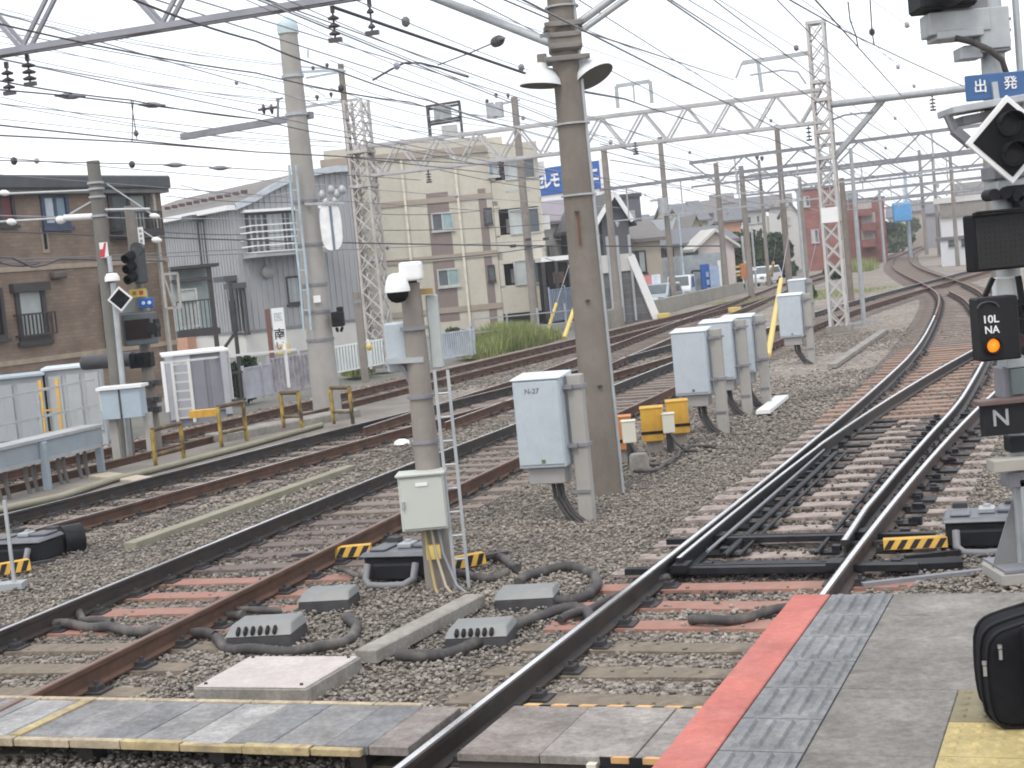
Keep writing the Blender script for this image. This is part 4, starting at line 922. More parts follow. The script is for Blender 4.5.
# blue sign with the departure characters
c = sp_(997, 86, -.17); q = MB(); q.box(c, (62 * K, .03, 25 * K), .0); sgn = obj('blue_sign', q, pblue, SM, bevel=.008)
text('出', 13.5 * K, white, sgn, Matrix.Translation(sp_(980.5, 87, -.19)) @ face_cam(), .002, 'character'); text('発', 13.5 * K, white, sgn, Matrix.Translation(sp_(1010.5, 83.5, -.19)) @ face_cam(), .002, 'character')
q = MB(); q.bar(sp_(994, 82, -.2), sp_(997, 104, -.2), .04, .03); obj('sign_hook', q, galv, SM)
# little roof and bracket under the sign
q = MB(); a, b = sp_(945, 113, -.05), sp_(1030, 98, -.05); q.bar(a, b, .40, .05); obj('canopy', q, galv, SM, bevel=.006)
q = MB(); a, b = sp_(958, 122, .0), sp_(1010, 112, .0); q.bar(a, b, .26, .06); obj('canopy_frame', q, galvdark, SM)
q = MB(); q.bar(sp_(947, 114, -.1), sp_(955, 132, -.1), .05, .05); q.bar(sp_(954, 130, -.1), sp_(972, 145, -.1), .10, .06); obj('canopy_stay', q, galvdark, SM)
# diamond signal
dc = sp_(1010, 139.5, -.28); hw = 43 * K
def diamond(c, r, th, par, name, mt):
    q = MB(); n = Vector((0, -1, 0)); P = [c + Vector((r, 0, .0)), c + Vector((0, 0, r)), c + Vector((-r, 0, 0)), c + Vector((0, 0, -r))]
    q.prism(P, Vector((0, th, 0))); return obj(name, q, mt, par, bevel=.004)
dm = diamond(dc, hw, .03, SM, 'diamond_board', white); db = diamond(dc + Vector((0, -.012, 0)), hw * .84, .03, dm, 'black_face', blackmatte)
for px, py in ((1009, 125), (1013, 155)):
    c = sp_(px, py, -.31); q = MB(); q.lathe(c, (0, -1, 0), [(11 * K, -.02), (11 * K, .02), (9.5 * K, .02), (9 * K, -.0), (4 * K, .008)], 20); obj('lens', q, lens, dm)
    q = MB(); n = 16
    for i in range(n):
        a0, a1 = math.pi * (.08 + .84 * i / n), math.pi * (.08 + .84 * (i + 1) / n); r_ = 12 * K
        q.hexa([c + Vector((r_ * math.cos(a) * s_, -d, r_ * math.sin(a) * s_)) for s_ in (1, 1.07) for a, d in ((a0, 0), (a1, 0), (a1, .12), (a0, .12))])
    obj('hood', q, blackmatte, dm)
mbox('relay_box', 1006, 172, 38, 14, .3, galvdark, bevel=.01); mbox('cable_box', 1008, 186, 34, 12, .28, galv, bevel=.01); mbox('black_connector', 1012, 190, 26, 8, .34, blackpaint)
q = MB(); 
for px, py in ((992, 195), (1004, 193), (1016, 196), (1022, 202)):
    c = sp_(px, py, -.12); q.cyl(c - Vector((0, .06, 0)), c + Vector((0, .12, 0)), 6 * K, n=10)
obj('cable_plugs', q, blackpaint, SM)
# LED display
c = sp_(1002, 241, -.26); q = MB(); q.box((c.x + .08, c.y, c.z), (92 * K, .16, 55 * K), .14); dsp = obj('departure_display', q, blackmatte, SM, bevel=.012, label='large black dot matrix display, unlit')
q = MB(); M_ = Matrix.Translation(c + Vector((.08, 0, 0))) @ Matrix.Rotation(.14, 4, 'Z')
q.box(M_ @ Vector((0, -.0805, 0)), (.62, .004, .36), .14)
for i in range(16):
    for j in range(9): p = M_ @ Vector((-.28 + i * .037, -.083, -.15 + j * .037)); q.box(p, (.016, .006, .016), .14)
obj('led_grid', q, mat('unlit_led', (.028, .028, .028), .5), dsp)
q = MB(); P = [M_ @ Vector(v) for v in ((-.33, -.08, .2), (.33, -.08, .2), (.33, -.16, .21), (-.33, -.16, .21))]; q.hexa([p for p in P] + [p + Vector((0, 0, .012)) for p in P]); obj('visor', q, blackpaint, dsp)
for a_, b_ in (((993, 278), (984, 298)), ((1018, 276), (1022, 300))): q = MB(); q.bar(sp_(*a_, -.1), sp_(*b_, -.1), .04, .03); obj('display_stay', q, blackpaint, SM)
mbox('white_mount', 1004, 288, 20, 22, .12, white, bevel=.01)
# route lamp 10L NA
c = sp_(995, 328, -.24); q = MB(); q.box(c, (40 * K, .2, 62 * K), .0); lp = obj('lamp_box', q, blackpaint, SM, bevel=.012)
text('10L', 10.5 * K, white, lp, Matrix.Translation(sp_(990.5, 319.5, -.345)) @ face_cam(), .002, 'lettering', 1.05); text('NA', 10.5 * K, white, lp, Matrix.Translation(sp_(992, 330, -.345)) @ face_cam(), .002, 'lettering', .95)
c = sp_(992.5, 345.5, -.345); q = MB(); q.lathe(c, (0, -1, 0), [(6.6 * K, -.0), (6.4 * K, .012), (4 * K, .022), (1 * K, .026)], 24); obj('orange_lamp', q, lampon, lp)
q = MB(); q.lathe(c, (0, -1, 0), [(7.0 * K, 0), (8.4 * K, 0), (8.2 * K, .05), (7.2 * K, .05), (7.0 * K, 0)], 24, cap=False); obj('lamp_hood', q, blackmatte, lp)
q = MB(); a = [math.pi * i / 12 for i in range(13)]; c2 = sp_(988, 308, -.35); q.tube([c2 + Vector((10 * K * math.cos(t), 0, 6 * K * math.sin(t))) for t in a], .008, 6); obj('arched_rim', q, darkiron, lp)
mbox('second_lamp_box', 1020, 326, 34, 58, .22, blackpaint, dy=.08, bevel=.012); c = sp_(1016, 312, -.1); q = MB(); q.lathe(c, (0, -1, 0), [(9 * K, 0), (9 * K, .08), (7.5 * K, .08), (7 * K, 0)], 20, cap=False); obj('lens', q, lens, SM)
c = sp_(1018, 341, -.1); q = MB(); q.lathe(c, (0, -1, 0), [(8 * K, 0), (7 * K, .01)], 16); obj('lens', q, mat('dull_red_lens', (.05, .015, .02), .3), SM)
mbox('silver_band', 1016, 362, 28, 9, .22, galv); mbox('grey_bracket', 1014, 381, 32, 32, .2, galvdark, dy=.02, bevel=.01); mbox('glass_box', 1018, 380, 24, 26, .26, mat('green_grey_glass', (.14, .17, .17), .3))
# N board
c = sp_(1003, 418, -.2); q = MB(); q.box((c.x + .02, c.y, c.z), (50 * K, .05, 33 * K)); nb = obj('letter_board', q, blackpaint, SM, bevel=.005)
text('N', 23 * K, mat('grey_lettering', (.30, .31, .31), .6), nb, Matrix.Translation(sp_(1001, 418.5, -.23)) @ face_cam(), .002)
mbox('board_roof', 1002, 401, 52, 5, .16, mat('brown_steel', (.13, .085, .075), .6), dy=-.18); mbox('lower_block', 1018, 443, 22, 16, .16, blackpaint)
c = sp_(1008, 464, -.12); q = MB(); q.box((c.x + .03, c.y, c.z), (44 * K, .18, 12 * K)); obj('slotted_box', q, mat('dusty_box', (.36, .34, .30), .8, var=.08), SM, bevel=.006)
mbox('foot_bracket', 1014, 478, 20, 16, .2, galvdark)
# extra post in front
q = MB(); a = sp_(1019, 486, -.05); q.box((a.x + .02, a.y, a.z / 2 + .05), (.05, .10, a.z)); obj('angle_post', q, galv, SM)

# ------------------------------------------------------------------ black bag
BG = G(990, 721, ZP); bo = thing('travel_bag', 'black soft travel bag with silver zip pulls standing on the platform at the right edge', 'bag', BG, -.12)
kz = FPX / BG.y
W, H, D = .46, 112 / kz, .26
def bag_sect(y, ins):
    pts = []; 
    prof = [(-W * .02, .03), (-.01 - W * .02, .09), (-.022, H * .5), (-.016, H * .78), (.01, H * .88), (.05, H * .93), (W * .45, H * 1.04), (W, H * 1.06), (W + .05, H * .9), (W + .05, .06), (W, .0), (.03, .0)]
    cx, cz_ = W / 2, H / 2
    return [Vector((cx + (x - cx) * (1 - ins), y, cz_ + (z - cz_) * (1 - ins))) for x, z in prof]
q = MB(); ys = [(-.13, .16), (-.125, .05), (-.09, 0), (.09, 0), (.125, .05), (.13, .16)]; vs = []; n = 12
for y, ins in ys: vs += bag_sect(y, ins)
fs = [(j * n + i, j * n + (i + 1) % n, (j + 1) * n + (i + 1) % n, (j + 1) * n + i) for j in range(5) for i in range(n)]
q.add(vs, fs + [tuple(range(n - 1, -1, -1)), tuple(range(5 * n, 6 * n))], 0, True)
body = obj('body', q, bagcloth, bo); sd = body.modifiers.new('s', 'SUBSURF'); sd.levels = 2; sd.render_levels = 2
for y, ins in ((-.105, .02), (.105, .02), (-.03, -.012)):
    P = bag_sect(y, ins); xy = []
    P2 = P + [P[0]]
    for a, b in zip(P2[:-1], P2[1:]): xy += [a + (b - a) * t for t in (.25, .75)]
    q = MB(); q.tube(xy + [xy[0]], .006, 6); obj('piping', q, bagtrim, bo)
q = MB(); q.box((.26, -.145, .22), (.34, .03, .26)); obj('front_pocket', q, bagcloth, bo, bevel=.012, seg=2)
for px, py in ((991, 671), (1006, 654)):
    c = AY(px, py, BG.y - .15) - BG; q = MB(); q.box(c, (.010, .008, .032)); q.cyl(c + Vector((0, 0, .02)), c + Vector((0, 0, .032)), .008, n=8); obj('zip_pull', q, silver, bo)

# ------------------------------------------------------------------ lattice masts, gantries
def lattice(name, label, base, h, w, mt, bay=None, cat='lattice mast', tops=(), X=False):
    o = thing(name, label, cat, base, -R(19)); bay = bay or w * 1.25; c = w / 2
    for sx in (-1, 1):
        for sy in (-1, 1): q = MB(); q.bar((sx * c, sy * c, 0), (sx * c * .94, sy * c * .94, h), .075, .075); obj('leg', q, mt, o)
    n = int(h / bay)
    for k, (ax, sg) in enumerate((('x', -1), ('x', 1), ('y', -1), ('y', 1))):
        q = MB()
        for i in range(n):
            z0, z1 = h * i / n, h * (i + 1) / n; f0, f1 = 1 - .06 * z0 / h, 1 - .06 * z1 / h; s_ = 1 if i % 2 else -1
            for s_ in ((s_, -s_) if X else (s_,)):
                if ax == 'x': q.bar((-c * s_ * f0, sg * c * f0, z0), (c * s_ * f1, sg * c * f1, z1), .038, .038)
                else: q.bar((sg * c * f0, -c * s_ * f0, z0), (sg * c * f1, c * s_ * f1, z1), .038, .038)
        obj('lacing', q, mt, o)
    for z in tops:
        q = MB(); q.box((0, 0, z), (w * 1.15, w * 1.15, .09)); obj('band_plate', q, mt, o)
    q = MB(); q.box((0, 0, .06), (w * 1.5, w * 1.5, .2)); obj('footing', q, concrete, o)
    return o
LM = G(840, 331); kk = lambda py: zat(LM.x, LM.y, py)
lm = lattice('lattice_tower', 'white painted steel lattice tower right of centre carrying the gantry', LM, kk(23), .46, whitesteel, .50, X=True, tops=(kk(23), kk(82), kk(100), kk(132), kk(158), kk(220)))
q = MB(); q.box((0, -.25, kk(215)), (.46, .03, .42)); obj('number_plate', q, white, lm)
LL = AY(383, 368, 47.6); LL.z = 0; kl = lambda py: zat(LL.x, LL.y, py)
lattice('lattice_mast', 'rust stained steel lattice mast beside the thick concrete pole', LL, kl(100), .60, rustmast, .55, X=True, tops=(kl(152), kl(186)))
def truss(label, A, B, zl, zu, mt, nb=9, wid=.5, name='gantry_beam', chord=.11, frame=True):
    A, B = Vector((A.x, A.y, 0)), Vector((B.x, B.y, 0)); d = (B - A); L = d.length; d.normalize(); p = Vector((-d.y, d.x, 0))
    o = thing(name, label, 'gantry', A)
    at = lambda u, z, v: A + d * u + p * v + Vector((0, 0, z))
    for v in (-wid / 2, wid / 2):
        for z in (zl, zu): q = MB(); q.bar(at(0, z, v), at(L, z, v), chord, chord); obj('chord', q, mt, o, world=True)
        for i in range(nb):
            u0, u1 = L * i / nb, L * (i + 1) / nb; um = (u0 + u1) / 2; q = MB()
            q.bar(at(u0, zu, v), at(um, zl, v), chord * .6, chord * .6); q.bar(at(um, zl, v), at(u1, zu, v), chord * .6, chord * .6)
            obj('brace', q, mt, o, world=True)
    for i in range(nb * 2): 
        if i % 2 == 0: q = MB(); u = L * i / nb / 2; q.bar(at(u, zl, -wid / 2), at(u + L / nb / 2, zl, wid / 2), chord * .5, chord * .5); obj('cross_brace', q, mt, o, world=True)
    return o, at, L
g2, at2, L2 = truss('long pale steel truss gantry between the two lattice masts across the left tracks', LL, LM, (kl(176) + kk(123)) / 2, (kl(152) + kk(85)) / 2, mat('gantry_steel', (.47, .46, .46), .6, .1, var=.12, dirt=(.33, .29, .27)), 11, .45, chord=.085)
print('GZ', kl(176), kk(123), kl(152), kk(85))
# frames standing on the gantry
for px0, px1, yb, yt, nmz in ((618, 652, 108, 86, 'square steel frame standing on the long gantry left of the white tower'),):
    a, b = AY(px0, yb, 44.6), AY(px1, yb - 5, 44.4); q = MB(); h = AY(px0, yt, 44.6).z - a.z
    for p in (a, b): q.bar(p, p + Vector((0, 0, h)), .1, .1)
    q.bar(a + Vector((0, 0, h)), b + Vector((0, 0, h)), .1, .1); q.bar((a + b) / 2 + Vector((0, 0, h)), (a + b) / 2 + Vector((0, 0, h - .5)), .05, .05); solo('steel_portal', q, galv, nmz, 'frame')
a, b = AY(742, 63, 43.6), AY(808, 53, 43.3); q = MB(); q.bar(a, b, .1, .12); c = AY(758, 62, 43.5); q.bar(c, AY(762, 92, 43.5), .09, .09); q.bar(a, AY(736, 78, 43.6), .06, .06); q.tube([AY(750, 75, 43.5), AY(782, 70, 43.4), AY(798, 72, 43.4), AY(806, 84, 43.3)], .03, 5); solo('steel_outrigger', q, galv, 'horizontal steel arm reaching left from the top of the white tower', 'frame')
# single beam to the right of the tower with knee brace
bR = AY(1010, 83, 39.5); q = MB()
gb = thing('gantry_beam', 'plain steel pipe beam from the white tower to the right with a knee brace', 'gantry', LM)
aL = AY(828, 105, LM.y - .1); q.cyl(aL, bR, .10, n=10); obj('beam', q, galv, gb, world=True)
q = MB(); q.bar(AY(834, 158, LM.y - .1), AY(884, 99, 42.3), .14, .14); obj('knee_brace', q, galv, gb, world=True)
q = MB(); q.tube([AY(832, 120, LM.y), AY(845, 115, 43), AY(872, 112, 42.4)], .03, 5); obj('brace_rod', q, galv, gb, world=True)
# nearest gantry, cropped by the top of the picture
GA_ = Vector((MP.x, MP.y, 0)); GB_ = AY(-60, 70, 20.2)
zc = 5.93
p0 = MP + Vector((0, -.1, 0)); 
dirg = (Vector((-6.75, 19.85, 0)) - Vector((MP.x, MP.y, 0))).normalized(); far_ = Vector((MP.x, MP.y, 0)) + dirg * 16
near_, atn, Ln = truss('nearest steel truss gantry crossing the top left corner of the sky', far_, Vector((MP.x, MP.y, 0)), zc, zc + 1.25, mat('gantry_grey', (.30, .30, .33), .6, .2, var=.12), 8, .16, chord=.075)
# hanging insulators
def insulator(px, py0, py1, Y, label, n=3, r=.07, mt=insul, tag_='insulator'):
    a = AY(px, py0, Y); z1 = zat(a.x, a.y, py1); L = a.z - z1; q = MB(); q.cyl(a, (a.x, a.y, z1), .014, n=6)
    m0, m1 = a.z - L * .35, a.z - L * .8
    for i in range(n):
        z = m0 + (m1 - m0) * i / max(1, n - 1); q.lathe((a.x, a.y, z), (0, 0, -1), [(.02, -.03), (r, .0), (r * .9, .02), (.02, .025)], 12)
    q.box((a.x, a.y, z1), (.16, .06, .05), -.3); q.box((a.x, a.y, a.z - L * .1), (.05, .05, .08)); solo(tag_, q, mt, label, 'insulator', loc=(a.x, a.y, a.z - .01))
insulator(6, 62, 93, 19.8, 'dark ribbed insulator hanging under the nearest gantry, at the left edge', r=.08)
insulator(27, 55, 84, 19.7, 'dark ribbed insulator hanging under the nearest gantry, second from the left edge', r=.09)
insulator(332, 6, 40, 18.2, 'dark insulator with three discs hanging right of the thick pole top')
insulator(369, 0, 33, 18.0, 'dark suspension clamp hanging under the nearest gantry at the top centre', 2, .045)
# thick slanting pipe under it
a, b = AY(333, 7, 18.2), AY(530, 75, 24.0); q = MB(); q.cyl(a, b, .022, n=8); solo('feeder_cable', q, wiremat, 'thick dark feeder cable slanting from the nearest gantry behind the big pole', 'cable')
# gantries farther along the line
def post(o, P, h, r=.16, mt=pole_conc, name='post'):
    q = MB(); q.cyl(Vector((P.x, P.y, 0)), Vector((P.x, P.y, h)), r, r * .75, 12); return obj(name, q, mt, o, world=True)
def flat_gantry(px0, py0, px1, py1, Y0, Y1, drop, label, lposts=True, rposts=True, mt=galvdark, hang=3, lower=True):
    A, B = AY(px0, py0, Y0), AY(px1, py1, Y1); z = (A.z + B.z) / 2; A.z = B.z = z
    o = thing('gantry', label, 'gantry', Vector((A.x, A.y, 0))); th = .075 * Y0 / 60 + .02
    q = MB(); q.bar(A, B, th, th * 1.3); obj('beam', q, mt, o, world=True)
    if lower:
        q = MB(); D = Vector((0, 0, -drop)); q.bar(A + D, B + D, th * .8, th * .8); obj('beam', q, mt, o, world=True)
        n = 5
        for i in range(n):
            q = MB(); a = A + (B - A) * (i / n); b = A + (B - A) * ((i + .5) / n); c = A + (B - A) * ((i + 1) / n); q.bar(a, b + D, th * .5, th * .5); q.bar(b + D, c, th * .5, th * .5); obj('brace', q, mt, o, world=True)
    for i in range(hang):
        u = (i + .5) / hang; p = A + (B - A) * u; q = MB(); q.bar(p, p + Vector((0, 0, -drop * 1.5)), .05, .05); q.bar(p + Vector((-.9, 0, -drop * 1.5)), p + Vector((.9, -.25, -drop * 1.5)), .05, .05); q.lathe(p + Vector((-.5, 0, -drop * 1.5)), (0, 0, -1), [(.03, 0), (.09, .1), (.03, .25)], 8); obj('hanger', q, galv, o, world=True)
    if lposts: post(o, A, z + .6, .17)
    if rposts: post(o, B, z + .6, .17)
    return o
flat_gantry(690, 168, 985, 119, 58, 52, .9, 'steel truss gantry right behind the white lattice tower', False, True)
flat_gantry(600, 190, 828, 161, 64, 58, .9, 'steel beam gantry with hangers left of the white lattice tower', False, False, hang=4, lower=False)
flat_gantry(742, 180, 990, 146, 78, 72, .9, 'second gantry beyond the white tower, spanning to the black display', True, True)
flat_gantry(800, 187, 985, 163, 104, 98, 1.0, 'third gantry beyond the white tower, faint in the distance', True, True, lower=False)
flat_gantry(820, 196, 990, 176, 135, 128, 1.0, 'fourth faint gantry before the far trees', True, True)
flat_gantry(850, 203, 990, 187, 170, 160, 1.0, 'farthest faint gantry at the bend', True, True)
# ------------------------------------------------------------------ left signal group
LY = G(135, 462).y + .7; LP = AY(127, 458, LY); LP.z = 0
L1 = thing('signal_post', 'concrete post on the left with side arms, white insulators and a red white plate', 'signal post', LP)
def lz(py, P=LP): return zat(P.x, P.y, py)
def lpx(px, py, o=LP, dy=0): return AY(px, py, LY + dy) - o
KL = LY / FPX
q = MB(); q.cyl((0, 0, -.1), (0, 0, lz(161)), .15, .11, 16); obj('post', q, mat('grey_post', (.17, .165, .15), .9, var=.12), L1)
for py in (184, 190, 198, 217): q = MB(); q.cyl((0, 0, lz(py)), (0, 0, lz(py) + .035), .14, n=16); obj('band', q, galv, L1)
for a, b, r_, mt in (((98, 190), (-20, 195), .02, galv), ((64, 218), (-20, 223), .02, galv), ((100, 216), (64, 218), .055, white), ((98, 198), (70, 214), .016, galv), ((101, 210), (150, 209), .025, galv), ((107, 184), (140, 206), .014, galv)):
    q = MB(); q.cyl(lpx(*a), lpx(*b), r_, n=8); obj('arm', q, mt, L1)
for px, py, r_ in ((5, 193, .055), (12, 222, .06), (61, 220, .075), (155, 216, .05), (157, 240, .055)):
    c = lpx(px, py); q = MB(); q.lathe(c, (1, 0, -.2), [(.02, -.09), (r_ * .8, -.06), (r_, 0), (r_ * .7, .05), (.02, .08)], 12); obj('insulator', q, porcelain, L1)
for a, b in (((140, 206), (153, 215)), ((143, 231), (155, 239))): q = MB(); q.cyl(lpx(*a), lpx(*b), .014, n=6); obj('insulator_arm', q, galv, L1)
c = lpx(104, 250, dy=-.18); q = MB(); q.box(c, (8 * KL, .02, 15 * KL)); pl_ = obj('plate', q, white, L1); q = MB(); q.prism([c + Vector((x * KL, -.014, z * KL)) for x, z in ((-4, -7), (0, -7), (3, 7), (1, 7), (-1, 1), (-4, 1))], Vector((0, .006, 0))); obj('red_mark', q, mat('red_sign', (.55, .05, .06), .5), pl_)
c = lpx(112, 277, dy=-.2); q = MB(); q.lathe(c - Vector((0, 0, 4 * KL)), (0, 0, 1), [(7.5 * KL, 0), (7.2 * KL, 4 * KL), (5 * KL, 7.5 * KL), (1.5 * KL, 8 * KL)], 16); obj('white_hood', q, white, L1)
q = MB(); q.cyl(lpx(109, 256, dy=-.18), lpx(111, 272, dy=-.2), .04, n=8); obj('hood_stem', q, galv, L1)
q = MB(); q.cyl(lpx(113, 283, dy=-.2), Vector((lpx(113, 283).x, -.2, .0)), .05, n=10); obj('hood_post', q, galv, L1)
def dmnd(c, r, par):
    q = MB(); q.prism([c + Vector((r, 0, 0)), c + Vector((0, 0, r)), c + Vector((-r, 0, 0)), c + Vector((0, 0, -r))], Vector((0, .02, 0))); o = obj('diamond_board', q, white, par); q = MB(); r *= .8; c = c - Vector((0, .008, 0)); q.prism([c + Vector((r, 0, 0)), c + Vector((0, 0, r)), c + Vector((-r, 0, 0)), c + Vector((0, 0, -r))], Vector((0, .015, 0))); obj('black_face', q, blackmatte, o)
dmnd(lpx(120, 299, dy=-.34), 12.5 * KL, L1)
# second post with the three aspect head
SP = G(158, 463); SP = AY(158, 463, LY + .6); SP.z = 0
L2s = thing('signal_post', 'grey signal post with three hooded lights, yellow and blue plates and a black display', 'railway signal', SP)
sl = lambda px, py, dy=0: AY(px, py, SP.y + dy) - SP
q = MB(); q.cyl((0, 0, 0), (0, 0, zat(SP.x, SP.y, 206)), .11, .085, 14); obj('post', q, pole_conc, L2s)
c = sl(136, 266, -.2); hd = MB(); hd.box((c.x + .06, c.y, c.z), (13 * KL, .22, 36 * KL), .3); hd.cyl((c.x + .06, c.y - .11, c.z + 17 * KL), (c.x + .06, c.y + .11, c.z + 17 * KL), 6.5 * KL, n=16); head = obj('signal_head', hd, mat('signal_grey', (.06, .065, .07), .6), L2s, bevel=.02)
for k in range(3):
    cc = Vector((c.x - .02, c.y - .12, c.z + (11 - 10.5 * k) * KL)); q = MB(); q.lathe(cc, (-.45, -1, -.1), [(4.6 * KL, 0), (4.4 * KL, .03)], 14); q.lathe(cc, (-.45, -1, -.35), [(4.9 * KL, .03), (4.7 * KL, .22)], 14, cap=False); obj('hood', q, blackmatte, head)
c = sl(141, 236, -.1); q = MB(); q.box(c, (5.5 * KL, .02, 18 * KL)); np_ = obj('number_plate', q, white, L2s)
for k in range(3): q = MB(); q.box(c + Vector((0, -.012, (5 - 5 * k) * KL)), (2.6 * KL, .006, 3 * KL)); obj('mark', q, mat('grey_ink', (.3, .3, .33), .7), np_)
c = sl(138, 293, -.2); q = MB(); q.box(c, (17 * KL, .03, 8 * KL), .0); yp = obj('yellow_plate', q, yellowpale, L2s); 
for k, mt in ((-3.5, mat('ochre_mark', (.35, .2, .03), .7)), (3.5, mat('red_mark', (.5, .1, .04), .7))): q = MB(); q.box(c + Vector((k * KL, -.018, 0)), (4 * KL, .006, 4 * KL)); obj('mark', q, mt, yp)
c = sl(146, 303, -.2); q = MB(); q.box(c, (15 * KL, .08, 10 * KL)); bp_ = obj('blue_box', q, navy, L2s, bevel=.01)
for k in (-2, 4): q = MB(); q.lathe(c + Vector((k * KL, -.05, 0)), (0, -1, 0), [(2 * KL, 0), (1.5 * KL, .02)], 10); obj('indicator', q, mat('pale_lens', (.55, .7, .8), .3), bp_)
c = sl(133, 302, .1); q = MB(); q.box(c, (30 * KL, .2, 22 * KL)); obj('back_box', q, mat('grey_green_box', (.27, .30, .29), .6, var=.1), L2s, bevel=.015)
c = sl(140, 329, -.25); q = MB(); q.box(c, (34 * KL, .3, 32 * KL), .2); db2 = obj('display_box', q, mat('display_case', (.09, .11, .12), .5), L2s, bevel=.015); q = MB(); q.box(c + Vector((0, -.16, 0)), (25 * KL, .02, 20 * KL), .2); obj('display_face', q, mat('dark_red_display', (.02, .012, .012), .4), db2)
c = sl(154, 328, -.2); q = MB(); q.box((c.x, c.y, c.z), (9 * KL, .3, 19 * KL)); q.cyl((c.x, c.y - .2, c.z), (c.x, c.y + .1, c.z), 6 * KL, n=12); obj('side_lamp', q, blackpaint, L2s, bevel=.01)
q = MB(); q.cyl(sl(84, 363, .6), sl(133, 359, .2), .13, n=16); obj('horizontal_drum', q, mat('charcoal_drum', (.055, .055, .062), .5), L2s)
c = sl(142, 360, -.1); q = MB(); q.box(c, (22 * KL, .3, 15 * KL)); 
for k in (-6, 0, 6): q.cyl(c + Vector((k * KL, -.2, 2 * KL)), c + Vector((k * KL, .1, 2 * KL)), 4.5 * KL, n=12)
obj('lamp_cluster', q, blackpaint, L2s, bevel=.01)
for py in (383, 400, 410): c = sl(152, py, -.1); q = MB(); q.box(c, (.3, .2, .10)); q.cyl(c + Vector((.0, -.1, 0)), c + Vector((.0, -.22, 0)), .06, n=10); obj('cable_joint', q, darkiron, L2s)
# blue cabinet on posts
bc = G(135, 462); o = thing('small_cabinet', 'pale blue equipment box on two concrete legs between the signal posts', 'equipment box', bc)
bl_ = lambda px, py, dy=0: AY(px, py, bc.y + dy) - bc
c = bl_(124, 403); kb = bc.y / FPX; q = MB(); q.box(c, (40 * kb, .35, 30 * kb), -.05); bx_ = obj('case', q, blueplate, o, bevel=.01)
q = MB(); q.box((c.x, c.y, c.z + 16.5 * kb), (46 * kb, .45, 3 * kb), -.05); obj('roof', q, white, bx_)
q = MB(); q.box((c.x - .02, c.y - .18, c.z), (.03, .02, 30 * kb)); obj('door_edge', q, darkiron, bx_)
for px in (115, 150): p = bl_(px, 440); q = MB(); q.box((p.x, .05, (c.z - .2) / 2), (.13, .13, c.z - .2)); obj('leg', q, pole_pale, o)
q = MB(); p = bl_(106, 402); q.box((p.x - .02, p.y, p.z), (.12, .16, .3)); obj('side_box', q, cream, o, bevel=.01)

# cable duct on legs at the left edge
D0, D1 = G(-26, 512), G(98, 476); du = (D1 - D0); 
o = thing('cable_duct', 'blue grey steel cable duct raised on posts at the left edge', 'cable duct', D0)
dz = zat(G(50, 492).x, G(50, 492).y, 449); q = MB(); A_1 = Vector((D0.x, D0.y, dz)); B_1 = Vector((D1.x, D1.y, dz)); q.bar(A_1, B_1, .34, .27); obj('trough', q, duct, o, world=True, bevel=.01)
q = MB(); q.bar(A_1 + Vector((0, 0, .155)), B_1 + Vector((0, 0, .155)), .42, .045); obj('lid', q, galv, o, world=True)
q = MB(); q.bar(A_1 + Vector((.12, -.16, -.15)), B_1 + Vector((.12, -.16, -.15)), .06, .05); obj('lower_rail', q, galv, o, world=True)
for f in (.12, .30, .62, .75, .95):
    p = A_1 + (B_1 - A_1) * f; q = MB(); q.bar(p + Vector((.09, -.175, -.13)), p + Vector((.09, -.175, .13)), .03, .03); obj('rib', q, duct, o, world=True)
for px, py in ((51, 492), (104, 474), (-20, 512)):
    p = G(px, py); q = MB(); q.box((p.x, p.y - .12, dz / 2), (.11, .11, dz + .24)); obj('leg', q, duct, o, world=True, bevel=.01)
for px in (0, 8, 28, 36, 62, 68, 84, 92):
    p = A_1 + (B_1 - A_1) * ((px + 26) / 129); q = MB(); q.tube([p + Vector((0, -.05, -.15)), p + Vector((.0, -.08, -.4)), p + Vector((.06, -.16, -.62)), p + Vector((.2, -.3, -dz + .02))], .03, 7); obj('cable', q, mat('brown_cable', (.13, .12, .11), .7), o, world=True)

# yellow pipe barriers
def barrier(x0, y0, x1, y1, yt, label, z=0.05):
    a, b = G(x0, y0, z), G(x1, y1, z); h = zat(a.x, a.y, yt) - z; o = thing('pipe_barrier', label, 'barrier', a, 0, 'yellow and rust pipe barriers on the walkway')
    b = b - a; a = Vector((0, 0, 0)); up = Vector((0, 0, h)); r_ = .037; ym = mat('barrier_yellow', (.48, .33, .07), .7, var=.25, scale=6, dirt=(.05, .04, .035), dscale=6, damt=1.0, dlo=.40)
    for p in (a, b): q = MB(); q.cyl(p, p + up, r_, n=8); obj('leg', q, ym, o)
    q = MB(); q.cyl(a + up, b + up, r_, n=8); obj('top_rail', q, mat('barrier_rust', (.12, .085, .055), .8, var=.4, dirt=(.40, .28, .06), dscale=5, damt=.9, dlo=.55), o)
    q = MB(); q.cyl(a + up * .33, b + up * .33, r_ * .8, n=8); obj('lower_rail', q, MATS['barrier_rust'], o)
barrier(156, 467, 184, 459, 430, 'rusty yellow pipe barrier nearest the signal post with yellow plate')
barrier(222, 447, 247, 441, 407, 'rusty yellow pipe barrier at the near end of the concrete block')
barrier(284, 428, 302, 428, 393, 'brighter yellow pipe barrier on the middle of the concrete block', .25)
barrier(334, 424, 353, 424, 388, 'rusty barrier at the far end just right of the thick pole foot', .1)
a, b = G(214, 446), G(350, 420); q = MB(); q.bar(a + Vector((0, .2, .08)), b + Vector((0, .2, .08)), .6, .24); solo('concrete_block', q, concrete, 'long low concrete block under the yellow barriers', 'concrete block', bevel=.02)
